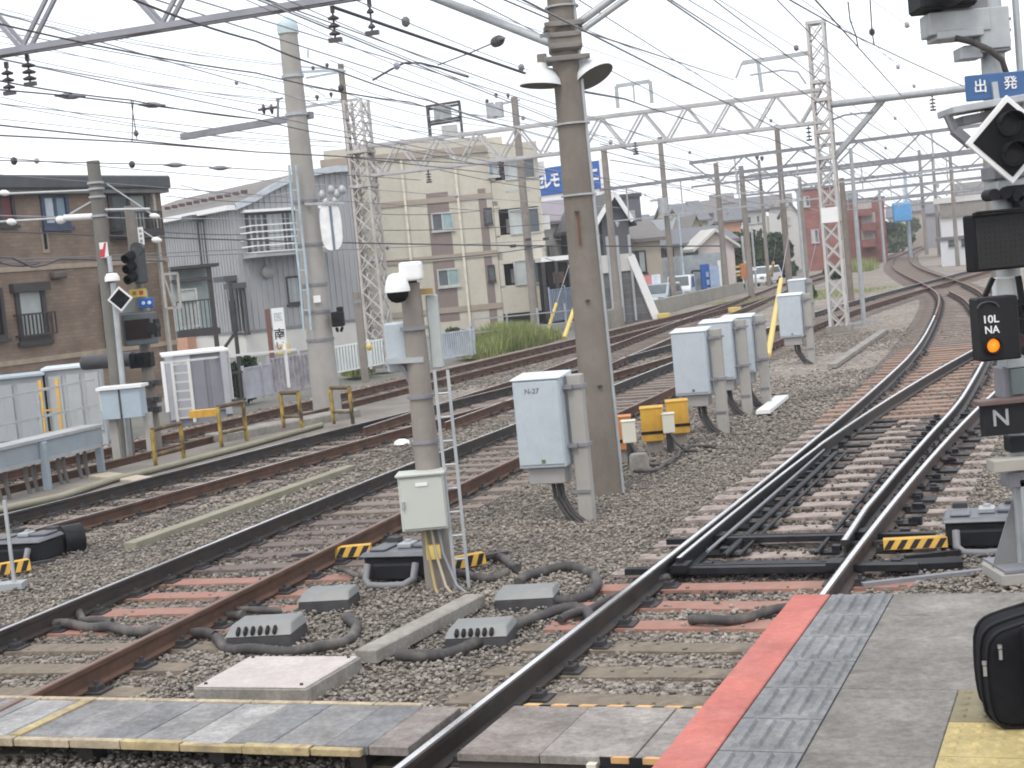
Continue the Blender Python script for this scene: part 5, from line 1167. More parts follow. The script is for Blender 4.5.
a = G(152, 476, .07); q = MB(); q.box((a.x - .5, a.y + .15, .06), (1.6, .35, .08), -.9); solo('pale_slab', q, mat('buff_slab', (.42, .37, .28), .9), 'buff slab lying on the walkway in front of the nearest barrier', 'slab', bevel=.01)
q = MB(); p = G(203, 432); q.box((p.x, p.y + .3, .35), (.55, .3, .14)); solo('track_box', q, yellow, 'bright yellow box beside the far left rails behind the barriers', 'track box')

# thick pale concrete pole
TP = G(328, 414); tz = lambda py: zat(TP.x, TP.y, py); kt = TP.y / FPX
o = thing('concrete_pole', 'thick pale concrete pole left of centre with a wrapped top and white oval plate', 'utility pole', TP)
q = MB(); q.cyl((0, 0, -.2), (0, 0, tz(27)), .30, .185, 22); obj('shaft', q, pole_pale, o)
q = MB(); q.lathe((0, 0, tz(34)), (0, 0, 1), [(.215, 0), (.22, .12), (.20, .24), (.10, .33), (.02, .34)], 18); obj('cap', q, mat('pale_cyan_wrap', (.46, .56, .58), .6, var=.1), o)
for py in (78, 116, 203, 246, 286, 313, 341): q = MB(); q.cyl((0, 0, tz(py)), (0, 0, tz(py) + .06), .20 + .10 * (py / 414) + .012, n=22); obj('band', q, galvdark if py > 150 else galv, o)
tp = lambda px, py, dy=0: AY(px, py, TP.y + dy) - TP
a, b = tp(312, 115), tp(182, 137, 2.0); q = MB(); q.bar(a, b, .12, .14); obj('bracket_beam', q, galvdark, o)
q = MB(); q.bar(tp(278, 98, .8), tp(278, 120, .8), .05, .05); q.bar(tp(283, 98, .8), tp(276, 100, .8), .04, .04); obj('bracket_pin', q, galvdark, o)
for px in (264, 272): 
    q = MB(); c = tp(px, 109, .8); q.lathe(c, (1, 0, 0), [(.03, -.05), (.11, -.02), (.11, .01), (.03, .03)], 12); obj('insulator', q, insul, o)
for px, py in ((263, 109),): q = MB(); q.cyl(tp(258, 110, .8), tp(278, 107, .8), .03, n=6); obj('insulator_rod', q, insul, o)
c = tp(331, 226, -.3); q = MB(); n = 20; P = [c + Vector((10.5 * kt * math.copysign(abs(math.cos(t)) ** .7, math.cos(t)), 0, 24 * kt * math.copysign(abs(math.sin(t)) ** .6, math.sin(t)))) for t in [2 * math.pi * i / n for i in range(n)]]
q.prism(P, Vector((0, .05, 0))); ov = obj('oval_plate', q, mat('ivory_white', (.80, .80, .80), .5), o); q = MB(); q.box(c + Vector((.02, -.01, -.05)), (2.4 * kt, .02, 44 * kt)); obj('slot', q, mat('blue_grey_slot', (.16, .20, .24), .5), ov)
q = MB()
for px, py in ((322, 195), (331, 190), (337, 194), (342, 190), (326, 202), (335, 201)): q.lathe(tp(px, py, -.25), (0, 0, 1), [(.05, -.08), (.09, -.02), (.06, .06), (.02, .10)], 10)
q.bar(tp(305, 204, -.3), tp(344, 203, -.3), .06, .05); obj('arm_insulators', q, galv, o)
c = tp(338, 319, -.25); q = MB(); q.box(c, (12 * kt, .3, 15 * kt)); q.box(c + Vector((.06, 0, 9 * kt)), (6 * kt, .25, 6 * kt)); q.bar(c + Vector((-.05, 0, -8 * kt)), c + Vector((-.03, 0, -13 * kt)), .06, .06); q.bar(c + Vector((.08, 0, -8 * kt)), c + Vector((.03, 0, -13 * kt)), .06, .06); obj('black_lamp', q, blackpaint, o, bevel=.02)
c = tp(317, 299, -.32); q = MB(); q.box(c, (7 * kt, .02, 7 * kt)); obj('sticker', q, white, o)
q = MB()
for dx in (0, 7): q.tube([tp(289 + dx, 165, -.4), tp(293 + dx, 215, -.4), tp(299 + dx, 270, -.4), tp(304 + dx, 330, -.4)], .028, 6)
for t in range(7): q.bar(tp(291 + t * 2, 190 + t * 20, -.4), tp(298 + t * 2, 190 + t * 20, -.4), .02, .02)
obj('cable_tray', q, mat('pale_blue_steel', (.42, .50, .55), .5, .2), o)
q = MB(); q.bar(tp(300, 72), tp(344, 70), .05, .05); obj('upper_arm', q, mat('pale_blue_steel', (.42, .50, .55)), o)

# ------------------------------------------------------------------ utility poles
def upole(name, px0, py0, px1, py1, Y, w, label, mt=pole_conc, arms=(), items=(), w1=None):
    b = AY(px1, py1, Y); P = Vector((b.x, b.y, 0)); h = zat(P.x, P.y, py0); k = Y / FPX
    o = thing(name, label, 'utility pole', P)
    q = MB(); q.cyl((0, 0, -.3), (0, 0, h), w * k / 2, (w1 or w * .75) * k / 2, 12); obj('shaft', q, mt, o)
    for (x0, y0, x1, y1, t) in arms: q = MB(); q.bar(AY(x0, y0, Y) - P, AY(x1, y1, Y) - P, t * k, t * k); obj('crossarm', q, galv, o)
    for (x, y, r_) in items: q = MB(); q.lathe(AY(x, y, Y) - P, (0, 0, -1), [(r_ * .4 * k, -r_ * k), (r_ * k, -r_ * .4 * k), (r_ * .9 * k, r_ * .3 * k), (r_ * .3 * k, r_ * 1.6 * k)], 10); obj('insulator', q, insul, o)
    return o, P, k
upole('utility_pole', 338, 64, 372, 372, 48.6, 8, 'brown concrete pole with two cross arms behind the rust stained lattice mast', mat('brown_pole', (.20, .17, .145), .9, var=.2), ((306, 78, 346, 71, 2), (306, 107, 358, 99, 2.4), (302, 83, 325, 96, 1)), ((313, 68, 2), (327, 65, 2), (317, 97, 2), (331, 94, 2)))
o, P, k = upole('utility_pole', 502, 97, 536, 330, 66, 9, 'utility pole with a transformer box in front of the beige apartments', pole_conc, ((496, 105, 520, 100, 2), (505, 192, 530, 190, 2.4), (508, 246, 545, 247, 2)), ((487, 101, 2), (496, 95, 2), (508, 95, 2), (516, 122, 2)))
c = AY(495, 111, 66) - P; q = MB(); q.box(c, (15 * k, .5, 13 * k)); q.cyl(c + Vector((-.2, -.1, -.3)), c + Vector((-.2, -.1, .35)), .18, n=10); q.cyl(c + Vector((.2, -.1, -.3)), c + Vector((.2, -.1, .35)), .18, n=10); obj('transformer', q, galv, o, bevel=.03)
for px, py in ((513, 246), (528, 240), (546, 239), (528, 247)): c = AY(px, py, 65.5) - P; q = MB(); q.box(c, (6 * k, .2, 3 * k)); obj('cable_closure', q, darkiron, o)
upole('utility_pole', 600, 146, 620, 330, 60, 8, 'slim concrete pole just right of the blue rooftop sign', pole_conc, ((592, 150, 606, 148, 2),))
o, P, k = upole('utility_pole', 660, 137, 674, 300, 76, 6.5, 'concrete pole with pale wrapped box behind the yellow track boxes', pole_conc, ((650, 201, 668, 199, 2),))
c = AY(663, 206, 75.6) - P; q = MB(); q.cyl(c - Vector((0, 0, .4)), c + Vector((0, 0, .4)), .25, n=12); obj('transformer', q, galv, o)
upole('utility_pole', 679, 214, 686, 305, 84, 3, 'thin pale blue pipe pole in front of the small houses', mat('pale_blue_steel', (.42, .50, .55)))
upole('utility_pole', 715, 163, 727, 297, 86, 6.5, 'concrete pole beside the narrow blue upright sign', pole_conc)
upole('utility_pole', 755, 160, 769, 285, 98, 4, 'thin pole with cross arms in front of the dark shrubs', pole_conc, ((748, 176, 766, 172, 2),), ((757, 157, 2), (762, 158, 2)))
upole('utility_pole', 752, 228, 756, 282, 96, 2.4, 'thin pale lamp pole before the dark shrubs', galv)
upole('utility_pole', 771, 125, 790, 291, 84, 7, 'brown concrete pole left of the red apartments carrying a guy wire', mat('brown_pole', (.20, .15, .12)))
upole('utility_pole', 843, 178, 851, 300, 64, 7, 'brown pole directly behind the white lattice tower', mat('brown_pole', (.20, .15, .12)))
o, P, k = upole('utility_pole', 851, 148, 864, 322, 46, 5, 'slender grey steel post right of the white lattice tower', galv, ((838, 327, 868, 321, 2.4), (840, 332, 866, 326, 2)))
upole('utility_pole', 902, 170, 910, 246, 150, 4.5, 'pale blue pole beside the round blue board', mat('pale_blue_steel', (.42, .50, .55)))
upole('utility_pole', 920, 150, 926, 245, 165, 4, 'grey post left of the white hut, far along the bend', pole_conc)
upole('utility_pole', 934, 160, 939, 245, 150, 4, 'grey post touching the left edge of the white hut', pole_conc)
upole('utility_pole', 953, 157, 958, 266, 104, 4.6, 'brown post standing in front of the white hut', pole_conc)
upole('utility_pole', 880, 190, 884, 255, 140, 3.5, 'pale post in front of the dark trees at the bend', galv)
upole('utility_pole', 800, 190, 806, 300, 92, 3.4, 'thin grey post left of the white lattice tower', galv)
# guy wires with yellow sleeves
def guy(p0, Y0, p1, y0s, label, r_=.045):
    b = G(*p0); t = AY(*p1, Y0); o = thing('guy_wire', label, 'guy wire', b)
    q = MB(); q.cyl((0, 0, 0), t - b, .012, n=5); obj('wire', q, wirepale, o)
    L = (t - b); f = (zat(b.x, b.y, y0s)) / (t.z)
    q = MB(); q.cyl((0, 0, 0), L * f, r_, n=8); obj('sleeve', q, yellowpale, o)
guy((768, 356), 84, (792, 215), 297, 'pole stay in a yellow sleeve beside the separate relay cabinet', .075)
guy((545, 338), 60, (574, 250), 306, 'pole stay in a pale yellow sleeve at the right end of the long grass', .06)
guy((564, 338), 62, (600, 235), 304, 'second yellow stay sleeve, close left of the big concrete pole', .08)
guy((803, 300), 70, (828, 190), 290, 'bare stay wire rising left of the white lattice tower', .03)
guy((771, 283), 95, (776, 240), 262, 'small yellow stay sleeve near the dark shrubs', .09)
# ------------------------------------------------------------------ buildings
class Fac:          # a wall plane standing on (x, y), running along a compass heading
    def __init__(s, o, head):
        s.o = Vector((o[0], o[1], 0)); s.d = Vector((math.sin(head), math.cos(head), 0)); s.n = Vector((s.d.y, -s.d.x, 0))
        if s.n.dot(-s.o) < 0: s.n = -s.n
    def uz(s, px, py):
        r = ray(px, py); A = np.array([[s.d.x, -r.x], [s.d.y, -r.y]]); u, k = np.linalg.solve(A, [-s.o.x, -s.o.y])
        return float(u), HC + float(k) * r.z
    def P(s, u, z, off=0): return s.o + s.d * u + s.n * off + Vector((0, 0, z))
    def rect(s, xl, xr, yt, yb):
        xm, ym = (xl + xr) / 2, (yt + yb) / 2
        u0, u1 = sorted((s.uz(xl, ym)[0], s.uz(xr, ym)[0])); return u0, u1, s.uz(xm, yb)[1], s.uz(xm, yt)[1]
    def slab(s, mb, u0, u1, z0, z1, o0, o1, m=0):
        return mb.hexa([s.P(u0, z0, o1), s.P(u1, z0, o1), s.P(u1, z0, o0), s.P(u0, z0, o0), s.P(u0, z1, o1), s.P(u1, z1, o1), s.P(u1, z1, o0), s.P(u0, z1, o0)], m)
def win(f, par, r, fm=winframe, pm=glass, mull=1, t=.07, nm='window', rec=.0, sill=True, shutter=False):
    u0, u1, z0, z1 = r if len(r) == 4 and isinstance(r, tuple) else r
    q = MB(); f.slab(q, u0 - t, u1 + t, z0 - t, z0, -.02, .07); f.slab(q, u0 - t, u1 + t, z1, z1 + t, -.02, .07); f.slab(q, u0 - t, u0, z0, z1, -.02, .07); f.slab(q, u1, u1 + t, z0, z1, -.02, .07)
    for k in range(mull): um = u0 + (u1 - u0) * (k + 1) / (mull + 1); f.slab(q, um - t * .45, um + t * .45, z0, z1, -.02, .05)
    if sill: f.slab(q, u0 - t * 1.5, u1 + t * 1.5, z0 - t * 1.9, z0 - t, -.02, .14)
    w = obj(nm, q, fm, par, world=True)
    ms = pm if isinstance(pm, (list, tuple)) else [pm] * (mull + 1)
    for k in range(mull + 1):
        a, b = u0 + (u1 - u0) * k / (mull + 1), u0 + (u1 - u0) * (k + 1) / (mull + 1); q = MB(); f.slab(q, a + .01, b - .01, z0, z1, -.01, .012 + .012 * (k % 2)); obj('pane', q, ms[k % len(ms)], w, world=True)
    return w
def railing(f, par, u0, u1, z0, z1, off, mt, n=None, name='railing', t=.035, bars=True, sides=True, hor=0):
    q = MB(); f.slab(q, u0, u1, z1 - .05, z1, off - .02, off + .03); f.slab(q, u0, u1, z0, z0 + .05, off - .02, off + .03)
    if bars:
        n = n or max(2, int((u1 - u0) / .16))
        for i in range(n + 1): u = u0 + (u1 - u0) * i / n; f.slab(q, u - t / 2, u + t / 2, z0, z1, off - .015, off + .02)
    for i in range(hor): z = z0 + (z1 - z0) * (i + 1) / (hor + 1); f.slab(q, u0, u1, z - .03, z + .03, off - .02, off + .03)
    if sides:
        for u in (u0, u1):
            f.slab(q, u - .03, u + .03, z1 - .05, z1, 0, off); f.slab(q, u - .03, u + .03, z0, z0 + .05, 0, off)
            for i in range(hor): z = z0 + (z1 - z0) * (i + 1) / (hor + 1); f.slab(q, u - .03, u + .03, z - .03, z + .03, 0, off)
    return obj(name, q, mt, par, world=True)

# --- brown brick apartments, far left
c0 = AY(172, 300, 47); f = Fac(c0.xy, R(180 + 31.5)); 
B1 = thing('brick_apartment', 'brown brick apartment block with dark flat roof edge at the left edge', 'apartment building', f.o)
zr = f.uz(140, 188)[1]; q = MB(); f.slab(q, 0, 14, -.3, zr, -9, 0); obj('wall', q, brownbrick, B1, world=True)
q = MB(); f.slab(q, -.12, 14.4, zr - .05, zr + .34, -9.4, .40); rf = obj('roof', q, rooftrim, B1, world=True, bevel=.05)
q = MB(); f.slab(q, -.08, 14.4, zr - .17, zr - .05, -9.3, .30); obj('soffit', q, mat('soffit_grey', (.16, .16, .16), .7), rf, world=True)
for yb in ((67, 356), (67, 266)):
    z = f.uz(*yb)[1]; q = MB(); f.slab(q, -.01, 14, z - .07, z + .07, -.05, .04); obj('band', q, mat('buff_band', (.36, .29, .22), .8), B1, world=True)
w = win(f, B1, f.rect(20, 42, 292, 336), winframe, curtain, 0, .14); r_ = f.rect(15, 50, 313, 336); railing(f, B1, *r_, .25, winframe, 9)
r_ = f.rect(9, 46, 283, 292); q = MB(); f.slab(q, *r_, 0, .2); obj('shutter_box', q, winframe, B1, world=True)
r_ = f.rect(47, 51, 315, 344); q = MB(); f.slab(q, r_[0], r_[0] + .12, r_[2], r_[3], 0, .1); obj('drain_pipe', q, mat('red_brown_pipe', (.16, .08, .065), .7), B1, world=True)
win(f, B1, f.rect(-14, 1, 292, 336), winframe, darkinside, 0, .1)
win(f, B1, f.rect(44, 65, 198, 223), mat('navy_frame', (.05, .07, .12), .5), [glassblue, mat('pale_curtain', (.50, .56, .60), .6)], 1, .12)
win(f, B1, f.rect(-12, 11, 197, 222), winframe, [mat('maroon_curtain', (.16, .06, .06), .8), mat('dull_curtain', (.22, .16, .14), .8)], 1, .1)
win(f, B1, f.rect(112, 145, 196, 231), winframe, [mat('greygreen_curtain', (.30, .33, .31), .6), glass], 1, .14); r_ = f.rect(109, 150, 213, 232); railing(f, B1, *r_, .5, winframe, 12)
q = MB(); f.slab(q, r_[0], r_[1], r_[2] - .16, r_[2], 0, .55); obj('balcony_floor', q, winframe, B1, world=True)
r_ = f.rect(41, 48, 228, 253); q = MB(); f.slab(q, r_[0], r_[1], r_[2], r_[3], 0, .03); v_ = obj('slot_panel', q, mat('slot_frame', (.32, .26, .21), .8), B1, world=True); q = MB(); f.slab(q, r_[0] + .08, r_[1] - .08, r_[2] + .1, r_[3] - .1, .01, .05); obj('slot', q, darkinside, v_, world=True)
r_ = f.rect(49, 62, 272, 279); q = MB(); f.slab(q, *r_, 0, .25); obj('vent_hood', q, mat('brown_hood', (.11, .09, .08), .6), B1, world=True, bevel=.04)
r_ = f.rect(102, 111, 283, 347); q = MB(); f.slab(q, r_[0], r_[1], r_[2], r_[3], 0, .3); obj('meter_duct', q, winframe, B1, world=True)
r_ = f.rect(164, 167, 185, 360); q = MB(); f.slab(q, .35, .45, 0, zr, 0, .12); obj('downpipe', q, mat('pale_pipe', (.45, .42, .38), .6), B1, world=True)
r_ = f.rect(152, 167, 275, 309); q = MB(); u0, u1, z0, z1 = r_
for a, b in (((u0, z1), (u1, z1)), ((u0, z0), (u1, z0)), ((u0, z0), (u0, z1)), ((u1, z0), (u1, z1)), ((u1, z1), (u0 + .3, z0))): q.bar(f.P(*a, .5), f.P(*b, .5), .07, .07)
obj('stair_frame', q, mat('pale_pipe', (.45, .42, .38)), B1, world=True)
# side wall of the brown block's neighbour (seen between brick block and grey house)
# --- grey ribbed house
c1 = AY(240, 280, 70); fl_ = Fac(c1.xy, R(-36.5)); fg = Fac(c1.xy, R(53.5))
B2 = thing('ribbed_house', 'grey ribbed metal clad house with curved gable, white balcony and brown roof', 'house', c1.xy.to_3d())
ze = fl_.uz(215, 211)[1]; GW = 11.0; LD_ = 13.0
arc = [(0, ze)] + [(fg.uz(px, py)[0], fg.uz(px, py)[1]) for px, py in ((252, 199), (266, 190), (280, 183), (296, 177), (312, 173), (330, 170), (348, 169))]
GWm = arc[-1][0]; peak = arc[-1][1]
arc += [(GWm + .25, peak - .02)]
GW = arc[-1][0]
poly = [fg.P(0, -.3)] + [fg.P(u, z) for u, z in arc] + [fg.P(GW, -.3)]
q = MB(); q.prism(poly, fl_.d * LD_); obj('wall', q, ribwall, B2, world=True)
q = MB()
for u in np.arange(.15, GW, .30): zz = np.interp(u, [a[0] for a in arc], [a[1] for a in arc]); fg.slab(q, u, u + .10, 1.0, zz - .05, -.01, .045)
for u in np.arange(.15, LD_, .30): fl_.slab(q, u, u + .10, 1.0, ze - .05, -.01, .045)
o = obj('siding_rib', q, ribwall, B2, world=True); o['kind'] = 'stuff'
q = MB()
for (a, b) in zip(arc[:-1], arc[1:]):
    pa, pb = fg.P(*a, .35), fg.P(*b, .35); q.hexa([pa, pb, pb + fl_.d * (LD_ + .6), pa + fl_.d * (LD_ + .6)] + [p + Vector((0, 0, .14)) for p in (pa, pb, pb + fl_.d * (LD_ + .6), pa + fl_.d * (LD_ + .6))])
rf = obj('roof', q, roofbrown, B2, world=True)
q = MB()
for (a, b) in zip(arc[:-1], arc[1:]): q.hexa([fg.P(a[0], a[1] - .14, .30), fg.P(b[0], b[1] - .14, .30), fg.P(b[0], b[1] - .14, .38), fg.P(a[0], a[1] - .14, .38), fg.P(a[0], a[1] + .16, .30), fg.P(b[0], b[1] + .16, .30), fg.P(b[0], b[1] + .16, .38), fg.P(a[0], a[1] + .16, .38)])
obj('fascia', q, mat('pale_grey_trim', (.50, .53, .57), .5), rf, world=True)
q = MB(); fl_.slab(q, -.3, LD_, ze - .12, ze + .10, .0, .45); obj('gutter', q, white, rf, world=True)
for k in range(11):
    u = .9 + k * .85; q = MB(); p = fl_.P(u, ze + .75, -1.15); q.box(p, (.30, .10, .16), -R(-36.5)); obj('snow_guard', q, mat('rust_guard', (.11, .06, .05), .7), rf, world=True)
# lower storey
q = MB(); fl_.slab(q, -.03, LD_, -.3, .85, -.1, .05); fg.slab(q, -.03, GW, -.3, .85, -.1, .05); obj('base_wall', q, lightwall, B2, world=True)
q = MB(); fl_.slab(q, 5.2, LD_, -.3, .95, -.1, .5); obj('terracotta_annex', q, peach, B2, world=True)
q = MB(); fl_.slab(q, -.06, LD_, .85, .97, -.1, .10); fg.slab(q, -.06, GW, .85, .97, -.1, .1); obj('base_trim', q, mat('grey_trim', (.20, .2, .21), .6), B2, world=True)
# white balcony on the gable
r_ = fg.rect(248, 302, 214, 250); win(fg, B2, r_, winframe, [glass, curtain, glass], 2, .12, 'balcony_door')
u0, u1, z0 = r_[0] - .4, r_[1] + 1.0, r_[2] - .1
bal = MB(); fg.slab(bal, u0, u1, z0 - .2, z0, 0, 1.3); bb = obj('balcony', bal, ribwall, B2, world=True)
railing(fg, bb, u0, u1, z0, z0 + 1.25, 1.3, white, bars=False, hor=3)
q = MB(); fg.slab(q, r_[0] - .3, r_[1] + 1, r_[3] + .12, r_[3] + .24, 0, .5); obj('awning', q, white, B2, world=True)
win(fg, B2, fg.rect(288, 299, 278, 302), winframe, curtain, 0, .1)
q = MB(); c = fg.P(fg.uz(266, 272)[0], fg.uz(266, 272)[1], .2); q.lathe(c, fg.n, [(.02, -.1), (.32, -.05), (.3, .05), (.1, .12)], 14); q.bar(c, c + Vector((0, 0, 1.0)), .06, .06); obj('dish_aerial', q, mat('aerial_grey', (.36, .34, .34), .6), B2, world=True)
# windows with sun hoods on the long side
for (xl, xr, yt, yb) in ((201, 206, 222, 268), (207, 212, 285, 330), (233, 238, 283, 330), (243, 246, 290, 330)):
    r_ = fl_.rect(xl, xr, yt, yb); win(fl_, B2, r_, winframe, glass, 0, .12)
    q = MB(); fl_.slab(q, r_[0] - .3, r_[1] + .3, r_[3] + .1, r_[3] + .35, 0, .7); obj('sun_hood', q, rooftrim, B2, world=True)
# black framed porch balcony at its left end
pb = AY(193, 360, 60); fp = Fac(AY(176, 300, 60).xy, R(75)); o = thing('porch_balcony', 'black framed balcony with roof and barred railing between the brick block and grey house', 'balcony', fp.o)
u1 = fp.uz(212, 300)[0]; zt_, zb_, zf = fp.uz(195, 268)[1], fp.uz(195, 300)[1], fp.uz(195, 330)[1]
q = MB(); fp.slab(q, -.1, u1 + .2, zf - .25, zf, -1.2, .1); obj('floor', q, winframe, o, world=True)
q = MB(); fp.slab(q, -.1, u1 + .4, zt_, zt_ + .12, -1.5, .3); fp.slab(q, -.1, u1, zt_ - .5, zt_ - .38, -1.5, .2); obj('canopy', q, winframe, o, world=True)
railing(fp, o, 0, u1, zf, zb_, .05, winframe, 9, sides=False)
for u in (u1, ): q = MB(); fp.slab(q, u - .09, u + .09, .2, zt_, -.05, .12); obj('post', q, winframe, o, world=True)
q = MB(); q.bar(fp.P(u1 - .05, zf - 1.2, 0), fp.P(u1 + .9, zf - .1, 0), .12, .12); obj('brace', q, winframe, o, world=True)
q = MB(); fp.slab(q, 0, u1, zf, zt_, -1.6, -1.5); obj('back_panel', q, mat('pale_teal_panel', (.45, .52, .52), .6), o, world=True)
for k in (0, 1): r_ = fp.rect(181, 197, 290, 326); 
win(fp, o, r_, winpale, curtain, 1, .06, sill=False)

# --- beige apartments
f0 = AY(355, 262, 76); fb = Fac((f0.x - .0, f0.y), R(90 - 1.5)); 
B3 = thing('beige_apartment', 'three storey beige apartment block with mauve window strips behind the left gantry', 'apartment building', fb.o)
UC = fb.uz(497, 250)[0]; zr = fb.uz(430, 152)[1]; ztop = fb.uz(430, 141)[1]
q = MB(); fb.slab(q, -1, UC, -.3, ztop, -14, 0); obj('wall', q, beige, B3, world=True)
fs_ = Fac(fb.P(UC, 0).xy, R(14)); SL = 14
q = MB(); fb.slab(q, -1.2, UC + .15, zr - .25, zr + .1, -14, .12); obj('cornice', q, beigeband, B3, world=True)
for ya in (258, 311): z = fb.uz(440, ya)[1]; q = MB(); fb.slab(q, -1, UC + .02, z - .14, z + .14, -.1, .06); obj('band', q, beigeband, B3, world=True)
z = fb.uz(440, 200)[1]; q = MB(); fb.slab(q, -1, UC + .02, z - .13, z + .13, -.1, .06); obj('band', q, beigeband, B3, world=True)
r_ = fb.rect(432, 454, 192, 322); q = MB(); fb.slab(q, *r_, 0, .006); obj('mauve_strip', q, mauve, B3, world=True)
r_ = fb.rect(484, 492, 188, 330); q = MB(); fb.slab(q, r_[0], r_[1], r_[2], r_[3], 0, .006); obj('mauve_strip', q, mauve, B3, world=True)
for r4 in ((433, 452, 214, 229), (439, 458, 270, 285)): win(fb, B3, tuple(fb.rect(*r4)), winpale, [glass, mat('teal_glass', (.26, .36, .36), .3)], 1, .08)
for r4 in ((485, 491, 209, 223), (489, 494, 266, 280)): win(fb, B3, tuple(fb.rect(*r4)), winframe, glass, 0, .06)
for px in (411, 464): u = fb.uz(px, 260)[0]; q = MB(); fb.slab(q, u - .06, u + .06, 0, zr - .3, .0, .15); obj('downpipe', q, mat('cream_pipe', (.62, .58, .48), .6), B3, world=True)
# balcony wing on the right
UR = fb.uz(546, 250)[0]; q = MB(); fb.slab(q, UC, UR, -.3, ztop - .6, -14, -1.6); obj('balcony_wing', q, tanwall, B3, world=True)
q = MB(); fb.slab(q, UC + .02, UR, ztop - 1.2, ztop - .5, -2, .3); fb.slab(q, UC + .02, UR - 1.6, ztop - .5, ztop + .05, -10, -1.7); obj('penthouse', q, beige, B3, world=True)
for (yt, yb_) in ((233, 258), (284, 308), (178, 203)):
    z1 = fb.uz(525, yt)[1]; z0 = fb.uz(525, yb_)[1]; q = MB(); fb.slab(q, UC + .02, UR, z0, z1, -.15, .0); fb.slab(q, UC + .02, UR, z0 - .2, z0, -1.6, .02); fb.slab(q, UC + .02, UC + .25, z1 - .1, z1 + 1.7, -1.6, 0); fb.slab(q, UR - .2, UR, z1 - .1, z1 + 1.7, -1.6, 0); obj('balcony', q, beige, B3, world=True)
    win(fb, B3, (UC + .8, UC + 2.2, z1 + .02, z1 + 1.15), winpale, [curtain, glass], 1, .06, 'balcony_window', sill=False)
    q = MB(); fb.slab(q, UC + .3, UR - .25, z1 + .0, z1 + 1.6, -1.62, -1.5); obj('balcony_shade_panel', q, mat('balcony_shade', (.14, .125, .115), .8), B3, world=True)  # dark sheet over the back wall, shade of the recess in its colour
    for k in range(3): q = MB(); fb.slab(q, UC + .6 + k * .9, UC + 1.0 + k * .9, z1 + .1, z1 + .8, -1.0, -.95); obj('laundry', q, [white, mat('grey_cloth', (.3, .3, .32), .9), white][k], B3, world=True)
win(fb, B3, tuple(fb.rect(489, 497, 155, 175)), winpale, [glassblue, curtain], 1, .08)
# roof water tank frame
t0 = AY(430, 138, 78); t1_ = AY(462, 133, 78); kk_ = 78 / FPX; o = thing('roof_tank', 'black steel frame with a water tank on the beige apartment roof', 'water tank', t0)
q = MB(); hT = 31 * kk_
for p in (Vector((0, 0, 0)), t1_ - t0):
    for dy in (0, 1.4): q.bar(p + Vector((0, dy, -.3)), p + Vector((0, dy, hT)), .12, .12)
for z in (hT, hT * .5):
    q.bar(Vector((0, 0, z)), t1_ - t0 + Vector((0, 0, z)), .12, .12); q.bar(Vector((0, 1.4, z)), t1_ - t0 + Vector((0, 1.4, z)), .12, .12)
    for p in (Vector((0, 0, z)), t1_ - t0 + Vector((0, 0, z))): q.bar(p, p + Vector((0, 1.4, 0)), .12, .12)
q.bar((0, 0, hT), (0, 0, hT + .0), .05); obj('frame', q, winframe, o)
c = (t1_ - t0) * .45; q = MB(); q.cyl(c + Vector((0, .7, hT * .5)), c + Vector((0, .7, hT * .97)), .45, n=16); obj('tank', q, galv, o); c = (t1_ - t0) * .62; q = MB(); q.box(c + Vector((0, .7, hT * .18)), (.8, .6, .5)); obj('pump_box', q, mat('pale_box', (.5, .5, .5), .6), o)

# --- generic frontal house
def house(name, label, cat, px0, px1, py_top, Y, head, depth, wallm, roofm, kind='flat', rise=1.2, wins=(), over=.35, group=None, wm=None, z0=-.3, py_mid=None):
    pm_ = (px0 + px1) / 2; head = max(head, 91.5 + math.degrees(math.atan((px0 - 512) / FPX))) if px0 > 700 else head; f = Fac(AY(px0, py_top, Y).xy, R(head)); u1 = f.uz(px1, py_mid or py_top)[0]; z1 = f.uz(px0, py_top)[1]
    o = thing(name, label, cat, Vector((f.o.x, f.o.y, max(z0, 0))), 0, group)
    q = MB(); f.slab(q, 0, u1, z0, z1, -depth, 0); obj('wall', q, wallm, o, world=True)
    if kind == 'flat': q = MB(); f.slab(q, -over * .3, u1 + over * .3, z1, z1 + .22, -depth - .1, .1); obj('roof', q, roofm, o, world=True)
    elif kind == 'gable':   # ridge runs back; gable faces the camera
        um = u1 / 2; q = MB()
        q.prism([f.P(0, z1 + .002), f.P(u1, z1 + .002), f.P(um, z1 + rise)], -f.n * depth); obj('gable', q, wallm, o, world=True)
        q = MB()
        for a, b in ((-over, um), (u1 + over, um)):
            za = z1 - over * rise / um; q.hexa([f.P(a, za, over), f.P(b, z1 + rise, over), f.P(b, z1 + rise, -depth - over), f.P(a, za, -depth - over)] + [f.P(a, za + .18, over), f.P(b, z1 + rise + .18, over), f.P(b, z1 + rise + .18, -depth - over), f.P(a, za + .18, -depth - over)])
        obj('roof', q, roofm, o, world=True)
    elif kind == 'side':    # ridge parallel to the front
        dm = -depth / 2; q = MB(); q.prism([f.P(0, z1 + .002, 0), f.P(0, z1 + .002, -depth), f.P(0, z1 + rise, dm)], f.d * u1); obj('gable', q, wallm, o, world=True)
        q = MB()
        for a in (over, -depth - over):
            za = z1 - over * rise / (depth / 2); P = [f.P(-over, za, a), f.P(u1 + over, za, a), f.P(u1 + over, z1 + rise, dm), f.P(-over, z1 + rise, dm)]; q.hexa(P + [p + Vector((0, 0, .18)) for p in P])
        obj('roof', q, roofm, o, world=True)
    for r4 in wins:
        mm = wm or [glass, curtain]; win(f, o, tuple(f.rect(*r4[:4])), winpale if len(r4) < 5 else winframe, mm, 1, .07)
    return o, f, u1, z1
